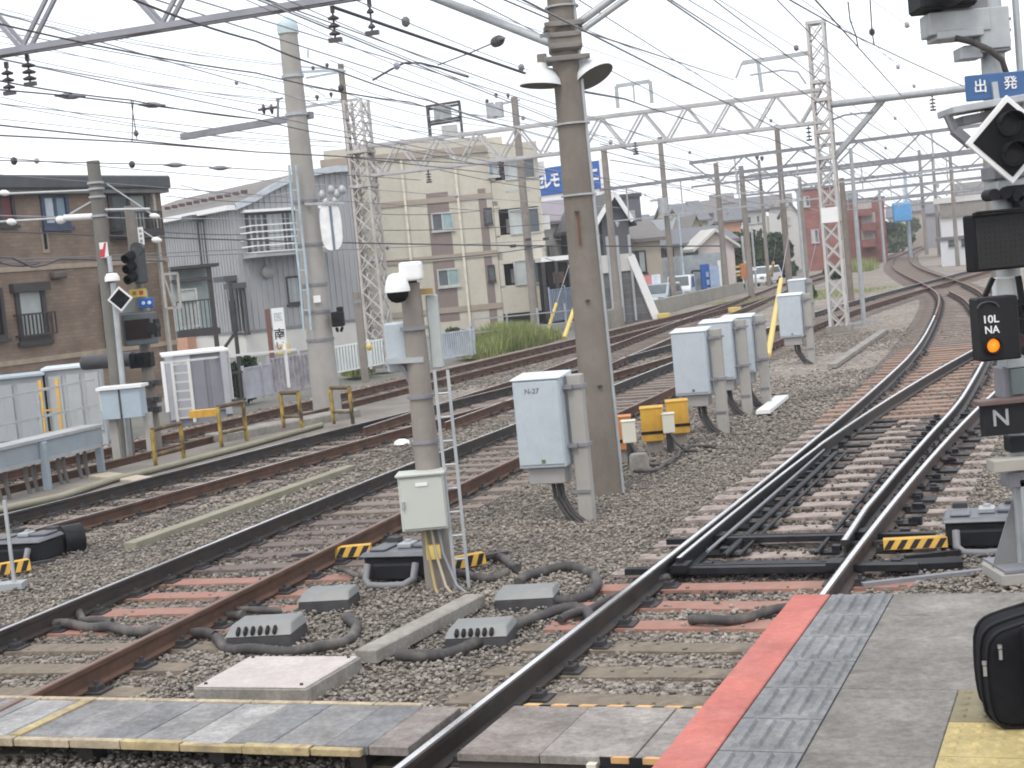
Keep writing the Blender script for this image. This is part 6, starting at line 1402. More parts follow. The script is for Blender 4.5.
# building under the blue rooftop sign
o, f, u1, z1 = house('shop_building', 'white walled shop building with mauve metal roof below the blue rooftop sign', 'building', 541, 606, 224, 88, 84, 12, lightwall, mauveroof, 'side', 1.35, ((547, 553, 246, 256),))
q = MB(); f.slab(q, 2.1, 2.9, 6.0, 6.3, 0, .3); obj('shop_lamp', q, darkiron, o, world=True)
# blue sign on its own frame
a = AY(537, 196, 96); b = AY(604, 190, 93); fsn = Fac(a.xy, math.atan2(b.x - a.x, b.y - a.y)); zb0, zb1 = fsn.uz(545, 195)[1], fsn.uz(545, 168)[1]; uL = fsn.uz(601, 180)[0]
o = thing('rooftop_sign', 'blue billboard with white katakana lettering on a white base behind the big pole', 'billboard', a)
q = MB(); fsn.slab(q, 0, uL, zb0, zb1, -.5, 0); pn = obj('panel', q, navy, o, world=True)
q = MB(); fsn.slab(q, .1, uL + .2, zb0 - 1.3, zb0 - .02, -.6, -.1); obj('base', q, white, o, world=True)
q = MB(); fsn.slab(q, uL, uL + .25, zb0 - .3, zb1 + .1, -.6, .05); obj('end_post', q, white, o, world=True)
for k in range(5): u = .3 + k * uL / 4.6; q = MB(); fsn.slab(q, u - .08, u + .08, zb0 - 2.6, zb0 - 1.28, -.4, -.25); obj('leg', q, galv, o, world=True)
rotz = math.atan2(fsn.d.y, fsn.d.x); cz_ = (zb0 + zb1) / 2
for ch, px in (('セ', 540.5), ('レ', 548), ('モ', 555.5), ('ニ', 595)):
    u = fsn.uz(px, 182)[0]; text(ch, (zb1 - zb0) * .62, white, pn, Matrix.Translation(fsn.P(u, cz_ - .05, .03) - ORG[o.name]) @ Matrix.Rotation(rotz, 4, 'Z') @ Matrix.Rotation(R(90), 4, 'X'), .01, 'lettering', .72, .035)
# carport: solid block coloured black as its unlit inside
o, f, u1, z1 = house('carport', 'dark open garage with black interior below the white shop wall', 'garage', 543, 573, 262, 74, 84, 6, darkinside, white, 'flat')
r_ = f.rect(553, 564, 272, 283); q = MB(); f.slab(q, *r_, 0, .05); obj('dim_panel', q, mat('dim_red_panel', (.10, .06, .05), .8), o, world=True)
for px in (545, 558, 571): u = f.uz(px, 290)[0]; q = MB(); f.slab(q, u - .08, u + .08, 0, z1, 0, .15); obj('post', q, darkiron, o, world=True)
# charcoal gable house
o, f, u1, z1 = house('gable_house', 'charcoal clad house with a white edged pointed gable right of the big pole', 'house', 601, 628, 218, 78, 80, 10, darkwall, roofgrey, 'gable', 1.1, over=.35)
q = MB()
for a, b in ((-.5, u1 / 2), (u1 + .5, u1 / 2)): q.bar(f.P(a * .8, z1 - .3, .42), f.P(b, z1 + 1.2, .42), .12, .22)
obj('white_barge_board', q, white, o, world=True)
house('modern_house', 'dark grey flat roofed house rising behind the charcoal gable', 'house', 611, 640, 199, 92, 86, 8, mat('dark_slate_wall', (.13, .135, .15), .8, var=.06), rooftrim, 'flat', wins=((626, 634, 212, 222),))
o, f, u1, z1 = house('terrace_house', 'small dark roofed house with glazed balcony right of the charcoal gable', 'house', 624, 648, 228, 88, 80, 8, mat('teal_grey_wall', (.22, .26, .27), .8), roofgrey, 'flat', wins=((628, 640, 233, 244),))
# stair block with slanting white edge
f = Fac(AY(598, 300, 64).xy, R(82)); o = thing('stair_block', 'grey block stair tower with white parapet and slanting white edge', 'building', f.o)
P_ = [f.uz(598, 258), f.uz(632, 255), f.uz(656, 318), f.uz(656, 330), f.uz(598, 335)]
q = MB(); q.prism([f.P(u, max(z, -.3)) for u, z in P_], -f.n * 5); obj('wall', q, darkbrick, o, world=True)
w0 = [f.uz(597, 256), f.uz(633, 253), f.uz(633, 270), f.uz(597, 274)]; q = MB(); q.prism([f.P(u, z, .06) for u, z in w0], -f.n * 5.2); obj('parapet', q, lightwall, o, world=True)
q = MB(); q.bar(f.P(*f.uz(630, 256), .05), f.P(*f.uz(656, 319), .05), .3, .32); obj('slanting_edge', q, white, o, world=True)
for px in (612, 622, 634): u, z = f.uz(px, 300); q = MB(); f.slab(q, u - .05, u + .05, 0, 3.6, .02, .12); obj('pole_trim', q, galv, o, world=True)
# small old houses
o, f, u1, z1 = house('old_house', 'tan old house with slatted windows beside the stair block', 'house', 626, 660, 242, 80, 84, 8, tanwall, roofbrown, 'side', .9, ((633, 645, 252, 272, 1),))
o, f, u1, z1 = house('pink_house', 'pinkish white house with low gable beside the blue upright sign', 'house', 664, 734, 247, 92, 84, 9, pinkwall, roofgrey, 'side', .9, ((666, 673, 250, 262, 1), (716, 727, 250, 266), (668, 680, 272, 284, 1)))
o, f, u1, z1 = house('gable_porch', 'white gabled porch wing of the pinkish house front', 'house', 698, 733, 247, 89, 84, 3, pinkwall, lightwall, 'gable', .8)
for a, b in (((690, 271), (703, 271)), ((703, 271), (712, 284)), ((690, 271), (690, 287))): q = MB(); q.bar(f.P(*f.uz(*a), .5), f.P(*f.uz(*b), .5), .12, .12); obj('steel_stair', q, winframe, o, world=True)
# upright blue sign
b = G(709, 300); s = FPX / 88; p = AY(709, 300, 88); o = thing('upright_sign', 'tall narrow blue upright sign with white panel at the level crossing', 'sign', p.xy.to_3d())
zt0, zt1 = zat(p.x, p.y, 297), zat(p.x, p.y, 264); q = MB(); q.box((-.1, 0, (zt0 + zt1) / 2), (.5, .15, zt1 - zt0), .2); obj('blue_panel', q, navy, o); q = MB(); q.box((.42, -.05, zt1 - .9), (.55, .12, 1.5), .2); obj('pale_panel', q, mat('sky_panel', (.35, .45, .62), .5), o); q = MB(); q.box((.75, .05, .9), (.16, .1, 2.2), .2); obj('white_post', q, white, o); q = MB(); q.box((.1, .05, .3), (.1, .1, .9)); obj('leg', q, galv, o)
for k in range(3): q = MB(); q.box((.02, -.10, zt0 + .4 + .45 * k), (.16, .03, .3), .2); obj('white_mark', q, mat('sky_panel', (.35, .45, .62)), o)
p = AY(652, 296, 78); o = thing('notice_board', 'red pink and white notice board behind the parked cars', 'notice board', p.xy.to_3d()); kq = 78 / FPX; zc_ = zat(p.x, p.y, 284)
q = MB(); q.box((-.25, 0, zc_), (12 * kq, .1, 18 * kq)); obj('red_panel', q, mat('faded_red', (.55, .22, .22), .7, var=.25, scale=1.5), o); q = MB(); q.box((.25, .0, zc_ + .1), (10 * kq, .09, 14 * kq)); obj('white_panel', q, mat('faded_white', (.62, .66, .72), .7), o)
q = MB(); q.box((-.4, .05, .6), (.08, .08, 1.4)); q.box((.4, .05, .6), (.08, .08, 1.4)); obj('legs', q, galv, o)
# parked cars
def car(px, py, Y, L, W_, Hh, rz, paint, label, van=False):
    p = AY(px, py, Y); p.z = -.2; o = thing('parked_car', label, 'car', p, rz)
    prof = [(-L / 2, .35), (-L / 2 + .05, .75), (-L / 2 + .55, .88), (-L / 2 + 1.2, Hh), (L / 2 - .6, Hh), (L / 2 - .08, .9), (L / 2, .38)] if not van else [(-L / 2, .35), (-L / 2 + .05, .9), (-L / 2 + .35, 1.0), (-L / 2 + .85, Hh), (L / 2 - .1, Hh), (L / 2, .4)]
    q = MB(); q.prism([Vector((x, -W_ / 2, z)) for x, z in prof], Vector((0, W_, 0))); obj('body', q, paint, o, bevel=.07, seg=2)
    q = MB(); x0 = -L / 2 + (1.0 if not van else .75); q.prism([Vector((x0, -W_ / 2 - .01, .92)), Vector((x0 + .35, -W_ / 2 - .01, Hh - .1)), Vector((L / 2 - .8, -W_ / 2 - .01, Hh - .1)), Vector((L / 2 - .45, -W_ / 2 - .01, .92))], Vector((0, W_ + .02, 0))); obj('side_window', q, glass, o)
    (xa, za), (xb, zb_) = (prof[2], prof[3]) if not van else (prof[2], prof[3]); xa, za, xb, zb_ = xa + (xb - xa) * .1, za + (zb_ - za) * .1, xa + (xb - xa) * .9, za + (zb_ - za) * .9; nn = Vector((-(zb_ - za), 0, xb - xa)).normalized() * .02
    q = MB(); q.hexa([Vector((xa, -W_ * .43, za)) - nn, Vector((xa, W_ * .43, za)) - nn, Vector((xa, W_ * .43, za)) + nn, Vector((xa, -W_ * .43, za)) + nn, Vector((xb, -W_ * .40, zb_)) - nn, Vector((xb, W_ * .40, zb_)) - nn, Vector((xb, W_ * .40, zb_)) + nn, Vector((xb, -W_ * .40, zb_)) + nn]); obj('windscreen', q, glass, o)
    for x in (-L / 2 + .75, L / 2 - .75):
        for y in (-W_ / 2 + .02, W_ / 2 - .02): q = MB(); q.cyl((x, y - .1, .31), (x, y + .1, .31), .31, n=16); w = obj('wheel', q, blackmatte, o); q = MB(); q.cyl((x, y - .11, .31), (x, y + .11, .31), .17, n=10); obj('rim', q, galv, w)
    for y in (-W_ * .36, W_ * .36): q = MB(); q.box((-L / 2 + .03, y, .7), (.08, .3, .14)); obj('headlight', q, silver, o)
    return o
carwhite = mat('car_white', (.72, .73, .74), .25, var=.02)
car(682, 298, 84, 3.4, 1.3, 1.6, R(78), carwhite, 'small white van parked behind the utility poles', True)
car(660, 301, 77, 3.9, 1.55, 1.4, R(70), mat('car_silver', (.42, .47, .50), .25, .4, var=.02), 'silver car parked beside the notice board')
car(763, 282, 104, 3.8, 1.6, 1.4, R(62), carwhite, 'white car at the level crossing below the dark shrubs')
a, b = AY(600, 330, 61), AY(742, 297, 90); q = MB(); q.bar(Vector((a.x, a.y, .15)), Vector((b.x, b.y, .15)), .3, .9); solo('low_wall', q, mat('buff_wall', (.31, .29, .25), .9, var=.12, dirt=(.2, .19, .15)), 'low buff wall between the far left track and the parked cars', 'wall')
p = AY(691, 300, 88); q = MB(); q.box((p.x, p.y + 1, 1.3), (4.4, .15, 2.3), -.1)
for k in range(9): q.box((p.x - 2 + k * .5, p.y + .9, 1.3), (.06, .1, 2.3), -.1)
solo('metal_fence', q, mat('zinc_fence', (.36, .40, .42), .5, .2), 'plain zinc sheet fence below the pinkish house', 'fence', loc=(p.x, p.y, 0))
# level crossing gear
p = AY(747, 296, 92); o = thing('crossing_gate', 'small level crossing gate post with orange box and white cross', 'level crossing', p.xy.to_3d()); q = MB(); q.cyl((0, 0, 0), (0, 0, 3.3), .08, n=8); obj('post', q, galv, o); q = MB(); q.box((.0, 0, 1.2), (.55, .4, .9)); obj('control_box', q, mat('orange_box', (.5, .2, .08), .6), o); q = MB(); z = zat(p.x, p.y, 271); q.bar((-.7, 0, z), (.7, 0, z + .05), .12, .12); q.bar((0, 0, z - .5), (.05, 0, z + .6), .12, .12); obj('cross', q, white, o); q = MB(); q.bar((-2.4, -.1, 1.3), (-.3, -.1, 1.5), .12, .12); q.bar((-2.4, -.1, .8), (-.3, -.1, 1.0), .12, .12); obj('barrier_arm', q, yellowpale, o)
# hillside houses
def hz(lbl, x0, x1, yt, Y, wallm, roofm, kind='side', wins=(), d=8, z0=-.3, rise=1.4): house('hillside_house', lbl, 'house', x0, x1, yt, Y, 86, d, wallm, roofm, kind, rise, wins, group='houses on the low hill behind the railway', z0=z0)
hz('cream hillside house with long low roof, farthest left on the hill', 684, 708, 222, 150, mat('cream_wall', (.50, .46, .33), .85), roofgrey)
hz('brown hillside house with grey roof in front of the white one', 718, 740, 222, 140, peach, roofgrey)
hz('white hillside house with grey roof at the top of the hill', 738, 766, 212, 165, lightwall, roofgrey, wins=((748, 754, 217, 223), (757, 762, 216, 222)))
hz('pale hillside house half hidden by poles, right of the white one', 768, 790, 208, 180, lightwall, roofbrown)
hz('small grey hillside house left of the brown one', 704, 719, 214, 170, greywall, roofbrown)
hz('low grey house with blue roof in front of the hill', 664, 684, 232, 130, greywall, mat('blue_grey_roof', (.20, .21, .22), .6), rise=1.0)
for (lb_, x0, x1, yt, Y, wm_, rm_, kd, ws) in (('cream two storey hillside house between the stair block and cream long house', 668, 690, 216, 185, mat('cream_wall', (.50, .46, .33)), roofgrey, 'side', ((674, 679, 221, 227),)), ('pale hillside house with brown roof high behind the brown house', 712, 732, 205, 200, lightwall, roofbrown, 'side', ((718, 723, 210, 216),)), ('tan flat roofed hillside block behind the level crossing pole', 728, 746, 203, 220, tanwall, roofgrey, 'flat', ((732, 736, 208, 213), (739, 743, 208, 213))), ('white gabled hillside house just left of the red apartments', 780, 798, 214, 160, lightwall, roofgrey, 'gable', ((785, 790, 218, 224),)), ('small cream house peeking over the pinkish roof', 690, 704, 234, 120, mat('cream_wall', (.50, .46, .33)), roofbrown, 'gable', ()), ('white hillside block with flat roof far behind the notice board', 645, 662, 222, 160, lightwall, roofgrey, 'flat', ((650, 655, 227, 233),)), ('grey slate roofed house far left of the hill beside the dark modern house', 642, 654, 230, 140, greywall, roofgrey, 'side', ())):
    house('hillside_house', lb_, 'house', x0, x1, yt, Y, 86, 8, wm_, rm_, kd, 1.3, ws, group='houses on the low hill behind the railway')
# red apartments
def redblock(x0, x1, yt, Y, label, wins, bal):
    o, f, u1, z1 = house('red_apartment', label, 'apartment building', x0, x1, yt, Y, 84, 10, redbrick, roofgrey, 'flat', wins=wins, wm=[mat('pale_pane', (.45, .47, .46), .4), glass])
    for (xa, xb, ya, yb_) in bal: r_ = f.rect(xa, xb, ya, yb_); q = MB(); f.slab(q, *r_, 0, 1.0); obj('balcony', q, redbrick, o, world=True); q = MB(); f.slab(q, r_[0], r_[1], r_[3], r_[3] + 1.0, .05, .1); obj('balcony_opening', q, mat('pale_opening', (.42, .40, .38), .8), o, world=True)
redblock(796, 838, 191, 135, 'red tiled apartment block left of the white lattice tower', ((803, 809, 197, 206), (812, 818, 230, 242)), ())
redblock(846, 884, 202, 148, 'red apartment block with stepped balconies right of the white lattice tower', (), ((858, 872, 209, 216), (862, 876, 223, 231), (862, 876, 239, 247)))
# round blue board
p = AY(902, 212, 149); q = MB(); q.box(p, (1.9, .3, 1.9), .1); solo('blue_board', q, mat('sky_blue_board', (.10, .33, .62), .5), 'bright blue board on the pale blue pole above the trees', 'sign', bevel=.25, seg=3)
# white hut and building behind it
o, f, u1, z1 = house('railway_hut', 'low pale blue white railway hut with flat grey roof by the far bend', 'hut', 940, 985, 241, 106, 78, 4, ribwhite, roofgrey, 'flat', over=1.0)
win(f, o, tuple(f.rect(949, 956, 239, 245)), winframe, glass, 0, .05); win(f, o, tuple(f.rect(962, 968, 239, 245)), winframe, glass, 0, .05)
o, f, u1, z1 = house('hall_building', 'large pale building with brown grey roof band behind the hut', 'building', 940, 1060, 216, 140, 84, 12, ribwhite, roofbrown, 'flat')
q = MB(); f.slab(q, 0, u1, z1 - .2, z1 + 1.1, 0, .25); obj('roof_band', q, mat('taupe_band', (.24, .22, .20), .7), o, world=True); q = MB(); f.slab(q, -.5, u1, z1 + 1.1, z1 + 1.6, -3, .4); obj('roof_edge', q, lightwall, o, world=True)
# ------------------------------------------------------------------ yard furniture on the left
def shed(px0, px1, yt, yb, Y, head, depth, mt, roofm, label, nm='storage_shed', panels=4, cat='shed'):
    f = Fac(AY(px0, (yt + yb) / 2, Y).xy, R(head)); u1 = f.uz(px1, (yt + yb) / 2)[0]; z1 = f.uz(px0, yt)[1]
    o = thing(nm, label, cat, f.o); q = MB(); f.slab(q, 0, u1, -.2, z1, -depth, 0); obj('wall', q, mt, o, world=True)
    q = MB(); f.slab(q, -.06, u1 + .06, z1, z1 + .06, -depth - .1, .10); obj('roof', q, roofm, o, world=True, bevel=.01)
    for k in range(panels):
        a, b = u1 * k / panels + .05, u1 * (k + 1) / panels - .05; q = MB(); f.slab(q, a, b, .1, z1 - .12, .003, .04); obj('panel', q, mt, o, world=True, bevel=.01)
    return o, f, u1, z1
shed(48, 104, 371, 440, 31.5, 78, 1.2, fencepanel, cabtop, 'pale grey equipment cubicle with flat lid behind the yellow ladder', 'equipment_cubicle', 3, 'cubicle')
shed(-40, 46, 384, 440, 31, 78, 1.0, mat('cool_grey_panel', (.36, .38, .40), .6, var=.05), blueplate, 'cool grey equipment cubicle with blue edged lid at the left edge', 'equipment_cubicle', 3, 'cubicle')
o, f, u1, z1 = shed(168, 230, 357, 425, 34, 76, 1.6, shedpanel, white, 'grey sliding door shed with white frame behind the pipe barriers', 'storage_shed', 3)
f.slab; q = MB(); f.slab(q, u1 - .14, u1, 0, z1, .02, .12); obj('frame', q, mat('pale_grey_frame', (.40, .41, .44), .6, var=.06), o, world=True); q = MB(); f.slab(q, 0, .18, 0, z1, .02, .12); f.slab(q, .17, .55, 0, z1, .02, .07); obj('frame', q, mat('pale_grey_frame', (.40, .41, .44), .6, var=.06), o, world=True)
def ladder(px, yt, yb, Y, w, lean, mt, label, n=9, nm='leaning_ladder'):
    b = AY(px, yb, Y); b.z = 0; h = zat(b.x, b.y, yt); o = thing(nm, label, 'ladder', b)
    for s_ in (-w / 2, w / 2): q = MB(); q.bar((s_, 0, 0), (s_ + lean, .25, h), .06, .05); obj('stile', q, mt, o)
    for k in range(n): z = h * (k + .6) / n; x = lean * z / h; q = MB(); q.bar((x - w / 2, .25 * z / h, z), (x + w / 2, .25 * z / h, z), .035, .035); obj('rung', q, mt, o)
ladder(54, 380, 440, 30.4, .34, -.05, yellow, 'yellow ladder leaning on the grey cubicle at the left', 3)
ladder(187, 361, 426, 32.8, .36, -.05, lightwall, 'white ladder leaning against the grey sliding door shed', 7)
def bar_fence(P0, P1, h, mt, label, pitch=.14, post=2.0, nm='railing_fence', z0=0, rails=(.1, .95), bw=.03, cat='fence', infill=None):
    o = thing(nm, label, cat, Vector((P0.x, P0.y, 0))); d = (P1 - P0); d.z = 0; L = d.length; d.normalize()
    for r_ in rails: q = MB(); q.bar(P0 + Vector((0, 0, z0 + h * r_)), P1 + Vector((0, 0, z0 + h * r_)), .045, .045); obj('fence_rail', q, mt, o, world=True)
    if pitch:
        q = MB()
        for u in np.arange(0, L, pitch): p = P0 + d * u; q.bar(p + Vector((0, 0, z0 + h * rails[0])), p + Vector((0, 0, z0 + h * rails[-1])), bw, bw)
        obj('pickets', q, mt, o, world=True)
    if infill: q = MB(); q.bar(P0 + Vector((0, .03, z0 + h * .5)), P1 + Vector((0, .03, z0 + h * .5)), .02, h * .85); obj('sheet', q, infill, o, world=True)
    for u in np.arange(0, L + .01, post): p = P0 + d * u; q = MB(); q.bar(p, p + Vector((0, 0, z0 + h + .03)), .07, .07); obj('post', q, mt, o, world=True)
g0 = lambda px, py: G(px, py)
bar_fence(AY(-30, 460, 28.6), AY(100, 430, 30.5), 1.02, galv, 'wire mesh fence of thin grey bars behind the cable duct', .16, 1.5, bw=.008, rails=(.05, .5, 1.0))
bar_fence(AY(168, 412, 32.4), AY(300, 392, 37.2), 1.05, white, 'white pipe handrail running past the grey shed toward the thick pole', None, 2.4, 'handrail', rails=(1.0,), cat='handrail')
bar_fence(AY(224, 405, 36), AY(246, 402, 37), .78, winframe, 'dark picket fence beside the bush by the grey shed', .16, 1.5)
bar_fence(AY(246, 402, 37), AY(274, 396, 38.5), .85, mat('lilac_grey_panel', (.40, .40, .44), .6), 'pale panel fence under the ribbed house', None, 1.0, infill=mat('lilac_grey_panel', (.40, .40, .44)))
bar_fence(AY(272, 396, 38.5), AY(322, 388, 41), .98, mat('mixed_slats', (.36, .34, .36), .7, var=.4, scale=3), 'mixed slat fence between the vertical shop sign and thick pole', .2, 1.6, bw=.09)
bar_fence(AY(334, 376, 43.5), AY(385, 366, 46), .85, white, 'white railing fence over pale green sheet right of the thick pole', .16, 2.0, bw=.07, infill=mat('pale_green_sheet', (.32, .40, .38), .6))
bar_fence(AY(440, 362, 46), AY(476, 356, 48), .88, mat('silver_picket', (.50, .54, .60), .5, .2), 'silver picket gate beside the long grass', .13, 2.0, bw=.05)
bar_fence(AY(384, 368, 46), AY(440, 361, 46.5), .85, fencegrey, 'grey mesh fence behind the camera post', .12, 1.6, bw=.015)
bar_fence(AY(476, 353, 50), AY(600, 335, 62), 1.1, fencegrey, 'thin cable fence along the long grass', None, 3, rails=(.6, 1.0))
bar_fence(AY(552, 325, 66), AY(600, 318, 72), 1.6, mat('blue_grey_rail', (.28, .33, .42), .6), 'blue grey railing in front of the dark carport', .22, 2.0, bw=.06)
# vertical shop sign
p = AY(283, 360, 42.5); o = thing('vertical_sign', 'white vertical shop sign with dark brush lettering and yellow foot on a rust post', 'sign', p.xy.to_3d()); ks = 42.5 / FPX
zt_, zb_ = zat(p.x, p.y, 308), zat(p.x, p.y, 344); q = MB(); q.box((.0, -.05, (zt_ + zb_) / 2), (12 * ks, .12, zt_ - zb_)); pn = obj('panel', q, white, o)
q = MB(); q.box((.05, -.05, zb_ - .14), (13 * ks, .13, .24)); obj('yellow_foot', q, yellowpale, o); q = MB(); q.box((-.30, .05, zt_ / 2), (.12, .12, zt_)); obj('rust_post', q, mat('rust_post', (.19, .10, .08), .8), o)
zz = zt_ - .18
for ch, sz, mt in (('医', .26, mat('pale_ink', (.42, .50, .50), .7)), ('院', .0, None), ('南', .32, blackpaint), ('い', .30, mat('blue_ink', (.05, .12, .28), .6))):
    if sz: text(ch, sz, mt, pn, Matrix.Translation((0, -.115, zz - .08)) @ face_cam(), .003); 
    zz -= .16 if sz == 0 else .32
# lamp post by the shed
p = AY(243, 400, 39); o = thing('lamp_post', 'dark slim lamp post in front of the ribbed house', 'lamp post', p.xy.to_3d()); h = zat(p.x, p.y, 281); q = MB(); q.cyl((0, 0, 0), (0, 0, h), .06, .045, 10); obj('pole', q, winframe, o); q = MB(); q.cyl((0, 0, h - .5), (0, 0, h - 1.3), .085, n=10); obj('meter', q, darkiron, o)
p = AY(367, 395, 42); q = MB(); q.box((p.x, p.y, 1.0), (.2, .18, 2.2)); q.cyl((p.x, p.y - .12, 2.2), (p.x, p.y - .12, 2.4), .1, n=10); solo('relay_post', q, pole_conc, 'short concrete post with a yellow knob at the foot of the lattice mast', 'post', loc=(p.x, p.y, 0)); 
p = AY(369, 347, 41.8); q = MB(); q.lathe(p, (0, 0, 1), [(.03, -.1), (.09, -.03), (.09, .05), (.03, .1)], 10); solo('yellow_lamp', q, yellowpale, 'small yellow lamp on the short post at the lattice mast', 'lamp', loc=p)
p = AY(395, 338, 46.5); q = MB(); q.lathe(p, (0, -1, 0), [(.24, 0), (.24, .03)], 18); solo('no_parking_sign', q, mat('purple_blue', (.12, .10, .22), .5), 'round dark blue road sign left of the camera post', 'road sign')
# ------------------------------------------------------------------ vegetation
def leaf_cloud(name, clumps, n, size, mt, par=None, world=True, blade=False):
    c = np.array([k[:3] for k in clumps]); r = np.array([k[3:6] for k in clumps]); w = r.prod(1) ** .6; idx = rng.choice(len(c), n, p=w / w.sum())
    d = rng.normal(size=(n, 3)); d /= np.linalg.norm(d, axis=1)[:, None]; rad = rng.random(n)[:, None] ** .42
    p = c[idx] + d * rad * r[idx]
    a = rng.normal(size=(n, 3)); a /= np.linalg.norm(a, axis=1)[:, None]; b = np.cross(a, rng.normal(size=(n, 3))); b /= np.linalg.norm(b, axis=1)[:, None]
    s = size * rng.uniform(.5, 1.3, (n, 1)); V = np.stack([p - a * s, p + b * s * .55, p + a * s, p - b * s * .55], 1)
    V = V.reshape(-1, 3)
    org = ORG[par.name] if par is not None else Vector((0, 0, 0)); V = V - np.array(org)
    me = bpy.data.meshes.new(name); me.from_pydata(V.tolist(), [], np.arange(n * 4).reshape(-1, 4).tolist()); me.materials.append(mt); me.update()
    o = bpy.data.objects.new(name, me); link(o, par); return o
def tree(px, pyb, Y, pxl, pxr, pyt, label, mt, n=2600, leaf=.28, trunk=True, nm='broadleaf_tree', cat='tree', nclump=16):
    b = AY(px, pyb, Y); b.z = -.2; k = Y / FPX; W = (pxr - pxl) * k; top = zat(b.x, b.y, pyt); cx = AY((pxl + pxr) / 2, pyb, Y).x
    o = thing(nm, label, cat, b); H = top + .2; z0 = H * (.28 if trunk else .02)
    if trunk:
        q = MB(); q.tube([(0, 0, 0), (.05, 0, H * .25), (.02, .05, H * .55)], [.22, .16, .09], 8)
        for s_ in (-1, 1): q.tube([(.04, 0, H * .25), (s_ * W * .22, .1, H * .5), (s_ * W * .32, .1, H * .68)], [.11, .07, .03], 6)
        obj('trunk', q, bark, o)
    cl = []
    for i in range(nclump):
        t = random.random(); zc = z0 + (H - z0) * (.12 + .76 * t); wf = math.sin(math.pi * min(1, .22 + .7 * t)) 
        x = cx + random.uniform(-.5, .5) * W * wf * .85; y = b.y + random.uniform(-.5, .5) * W * .8 * wf; rr = W * random.uniform(.13, .24)
        cl.append((x, y, zc - .2, rr, rr, min(rr * .85, (H - z0) * .25)))
    leaf_cloud('crown', cl, n, leaf, mt, o); return o
tree(744, 282, 112, 727, 764, 231, 'dark evergreen shrub mass behind the level crossing', leafg, 3200, .3, False, 'shrub', 'shrub', 22)
tree(775, 280, 122, 758, 796, 234, 'dark evergreen shrub right of the thin lamp pole', leafd, 2600, .3, False, 'shrub', 'shrub', 20)
tree(881, 252, 178, 864, 899, 223, 'dark green tree beside the red apartments at the bend', leafd, 3200, .26)
tree(906, 246, 236, 890, 922, 215, 'lighter green tree below the blue board', leafm, 2600, .26)
tree(866, 256, 172, 858, 878, 241, 'light green bush at the foot of the dark tree', leafm, 900, .2, False, 'bush', 'bush', 8)
tree(932, 240, 300, 918, 948, 220, 'small green tree left of the white hut', leafm, 1600, .26)
tree(812, 300, 70, 805, 822, 287, 'green weeds behind the far relay cabinet', leafm, 700, .12, False, 'bush', 'bush', 6)
tree(244, 400, 39.5, 228, 260, 350, 'dark green bush beside the grey shed', leafd, 1800, .14, False, 'bush', 'bush', 14)
tree(459, 350, 60, 443, 470, 327, 'clipped dark green shrub under the mauve window strip', leafm, 1500, .13, False, 'bush', 'bush', 10)
tree(655, 300, 79, 652, 662, 270, 'small green shrub behind the white notice panel', leafm, 500, .15, False, 'bush', 'bush', 6)
def grass(A, B, depth, hmin, hmax, n, label, hf=None):
    N = n; u = rng.random(N); v = rng.random(N); x = A.x + (B.x - A.x) * u + v * depth * -.35; y = A.y + (B.y - A.y) * u + v * depth
    h = rng.uniform(hmin, hmax, N) * (hf(u) if hf else 1); a = rng.uniform(0, 6.28, N); w = rng.uniform(.012, .03, N); ln = rng.normal(0, .16, (N, 2)) * h[:, None]
    dx, dy = np.cos(a) * w, np.sin(a) * w
    z = np.full(N, -.1)
    V = np.stack([np.c_[x - dx, y - dy, z], np.c_[x + dx, y + dy, z], np.c_[x + dx * .6 + ln[:, 0] * .5, y + dy * .6 + ln[:, 1] * .5, z + h * .6], np.c_[x + ln[:, 0] * 1.2, y + ln[:, 1] * 1.2, z + h], np.c_[x - dx * .6 + ln[:, 0] * .5, y - dy * .6 + ln[:, 1] * .5, z + h * .6]], 1).reshape(-1, 3)
    me = bpy.data.meshes.new('grass'); me.from_pydata(V.tolist(), [], np.arange(N * 5).reshape(-1, 5).tolist()); me.materials.append(grassm); me.update()
    o = bpy.data.objects.new('grass', me); COL.objects.link(o); tag(o, label, 'grass', None, 'stuff')
grass(AY(484, 355, 47.5), AY(562, 342, 56), 3.0, .25, .75, 8000, 'long pale green grass between the far left track and beige apartments', lambda u: .5 + .9 * np.sin(np.clip(u * 1.15, 0, 1) * 3.0) ** .7)
grass(AY(352, 372, 45), AY(372, 368, 46), 1.5, .3, .9, 900, 'weeds by the lattice mast foot')
grass(AY(800, 300, 66), AY(900, 280, 74), 9, .05, .22, 5000, 'low weeds in the ballast around the white lattice tower')
grass(AY(868, 268, 112), AY(880, 262, 120), 4, .4, 1.2, 900, 'pale grass between the two curving tracks at the bend')
tree(896, 250, 205, 878, 913, 225, 'wide green tree mass closing the view behind the blue board', leafm, 3000, .3, False, 'shrub', 'shrub', 22)
tree(945, 240, 320, 920, 975, 224, 'distant green trees behind the white hut', leafd, 2200, .35, False, 'shrub', 'shrub', 18)
tree(848, 258, 160, 836, 866, 240, 'green shrubs between the two red apartment blocks', leafm, 1600, .26, False, 'shrub', 'shrub', 14)
tree(835, 285, 100, 822, 850, 262, 'green bush behind the white lattice tower', leafm, 900, .2, False, 'bush', 'bush', 8)
tree(730, 262, 150, 690, 770, 228, 'green shrubs below the hillside houses', leafd, 3000, .35, False, 'shrub', 'shrub', 26)
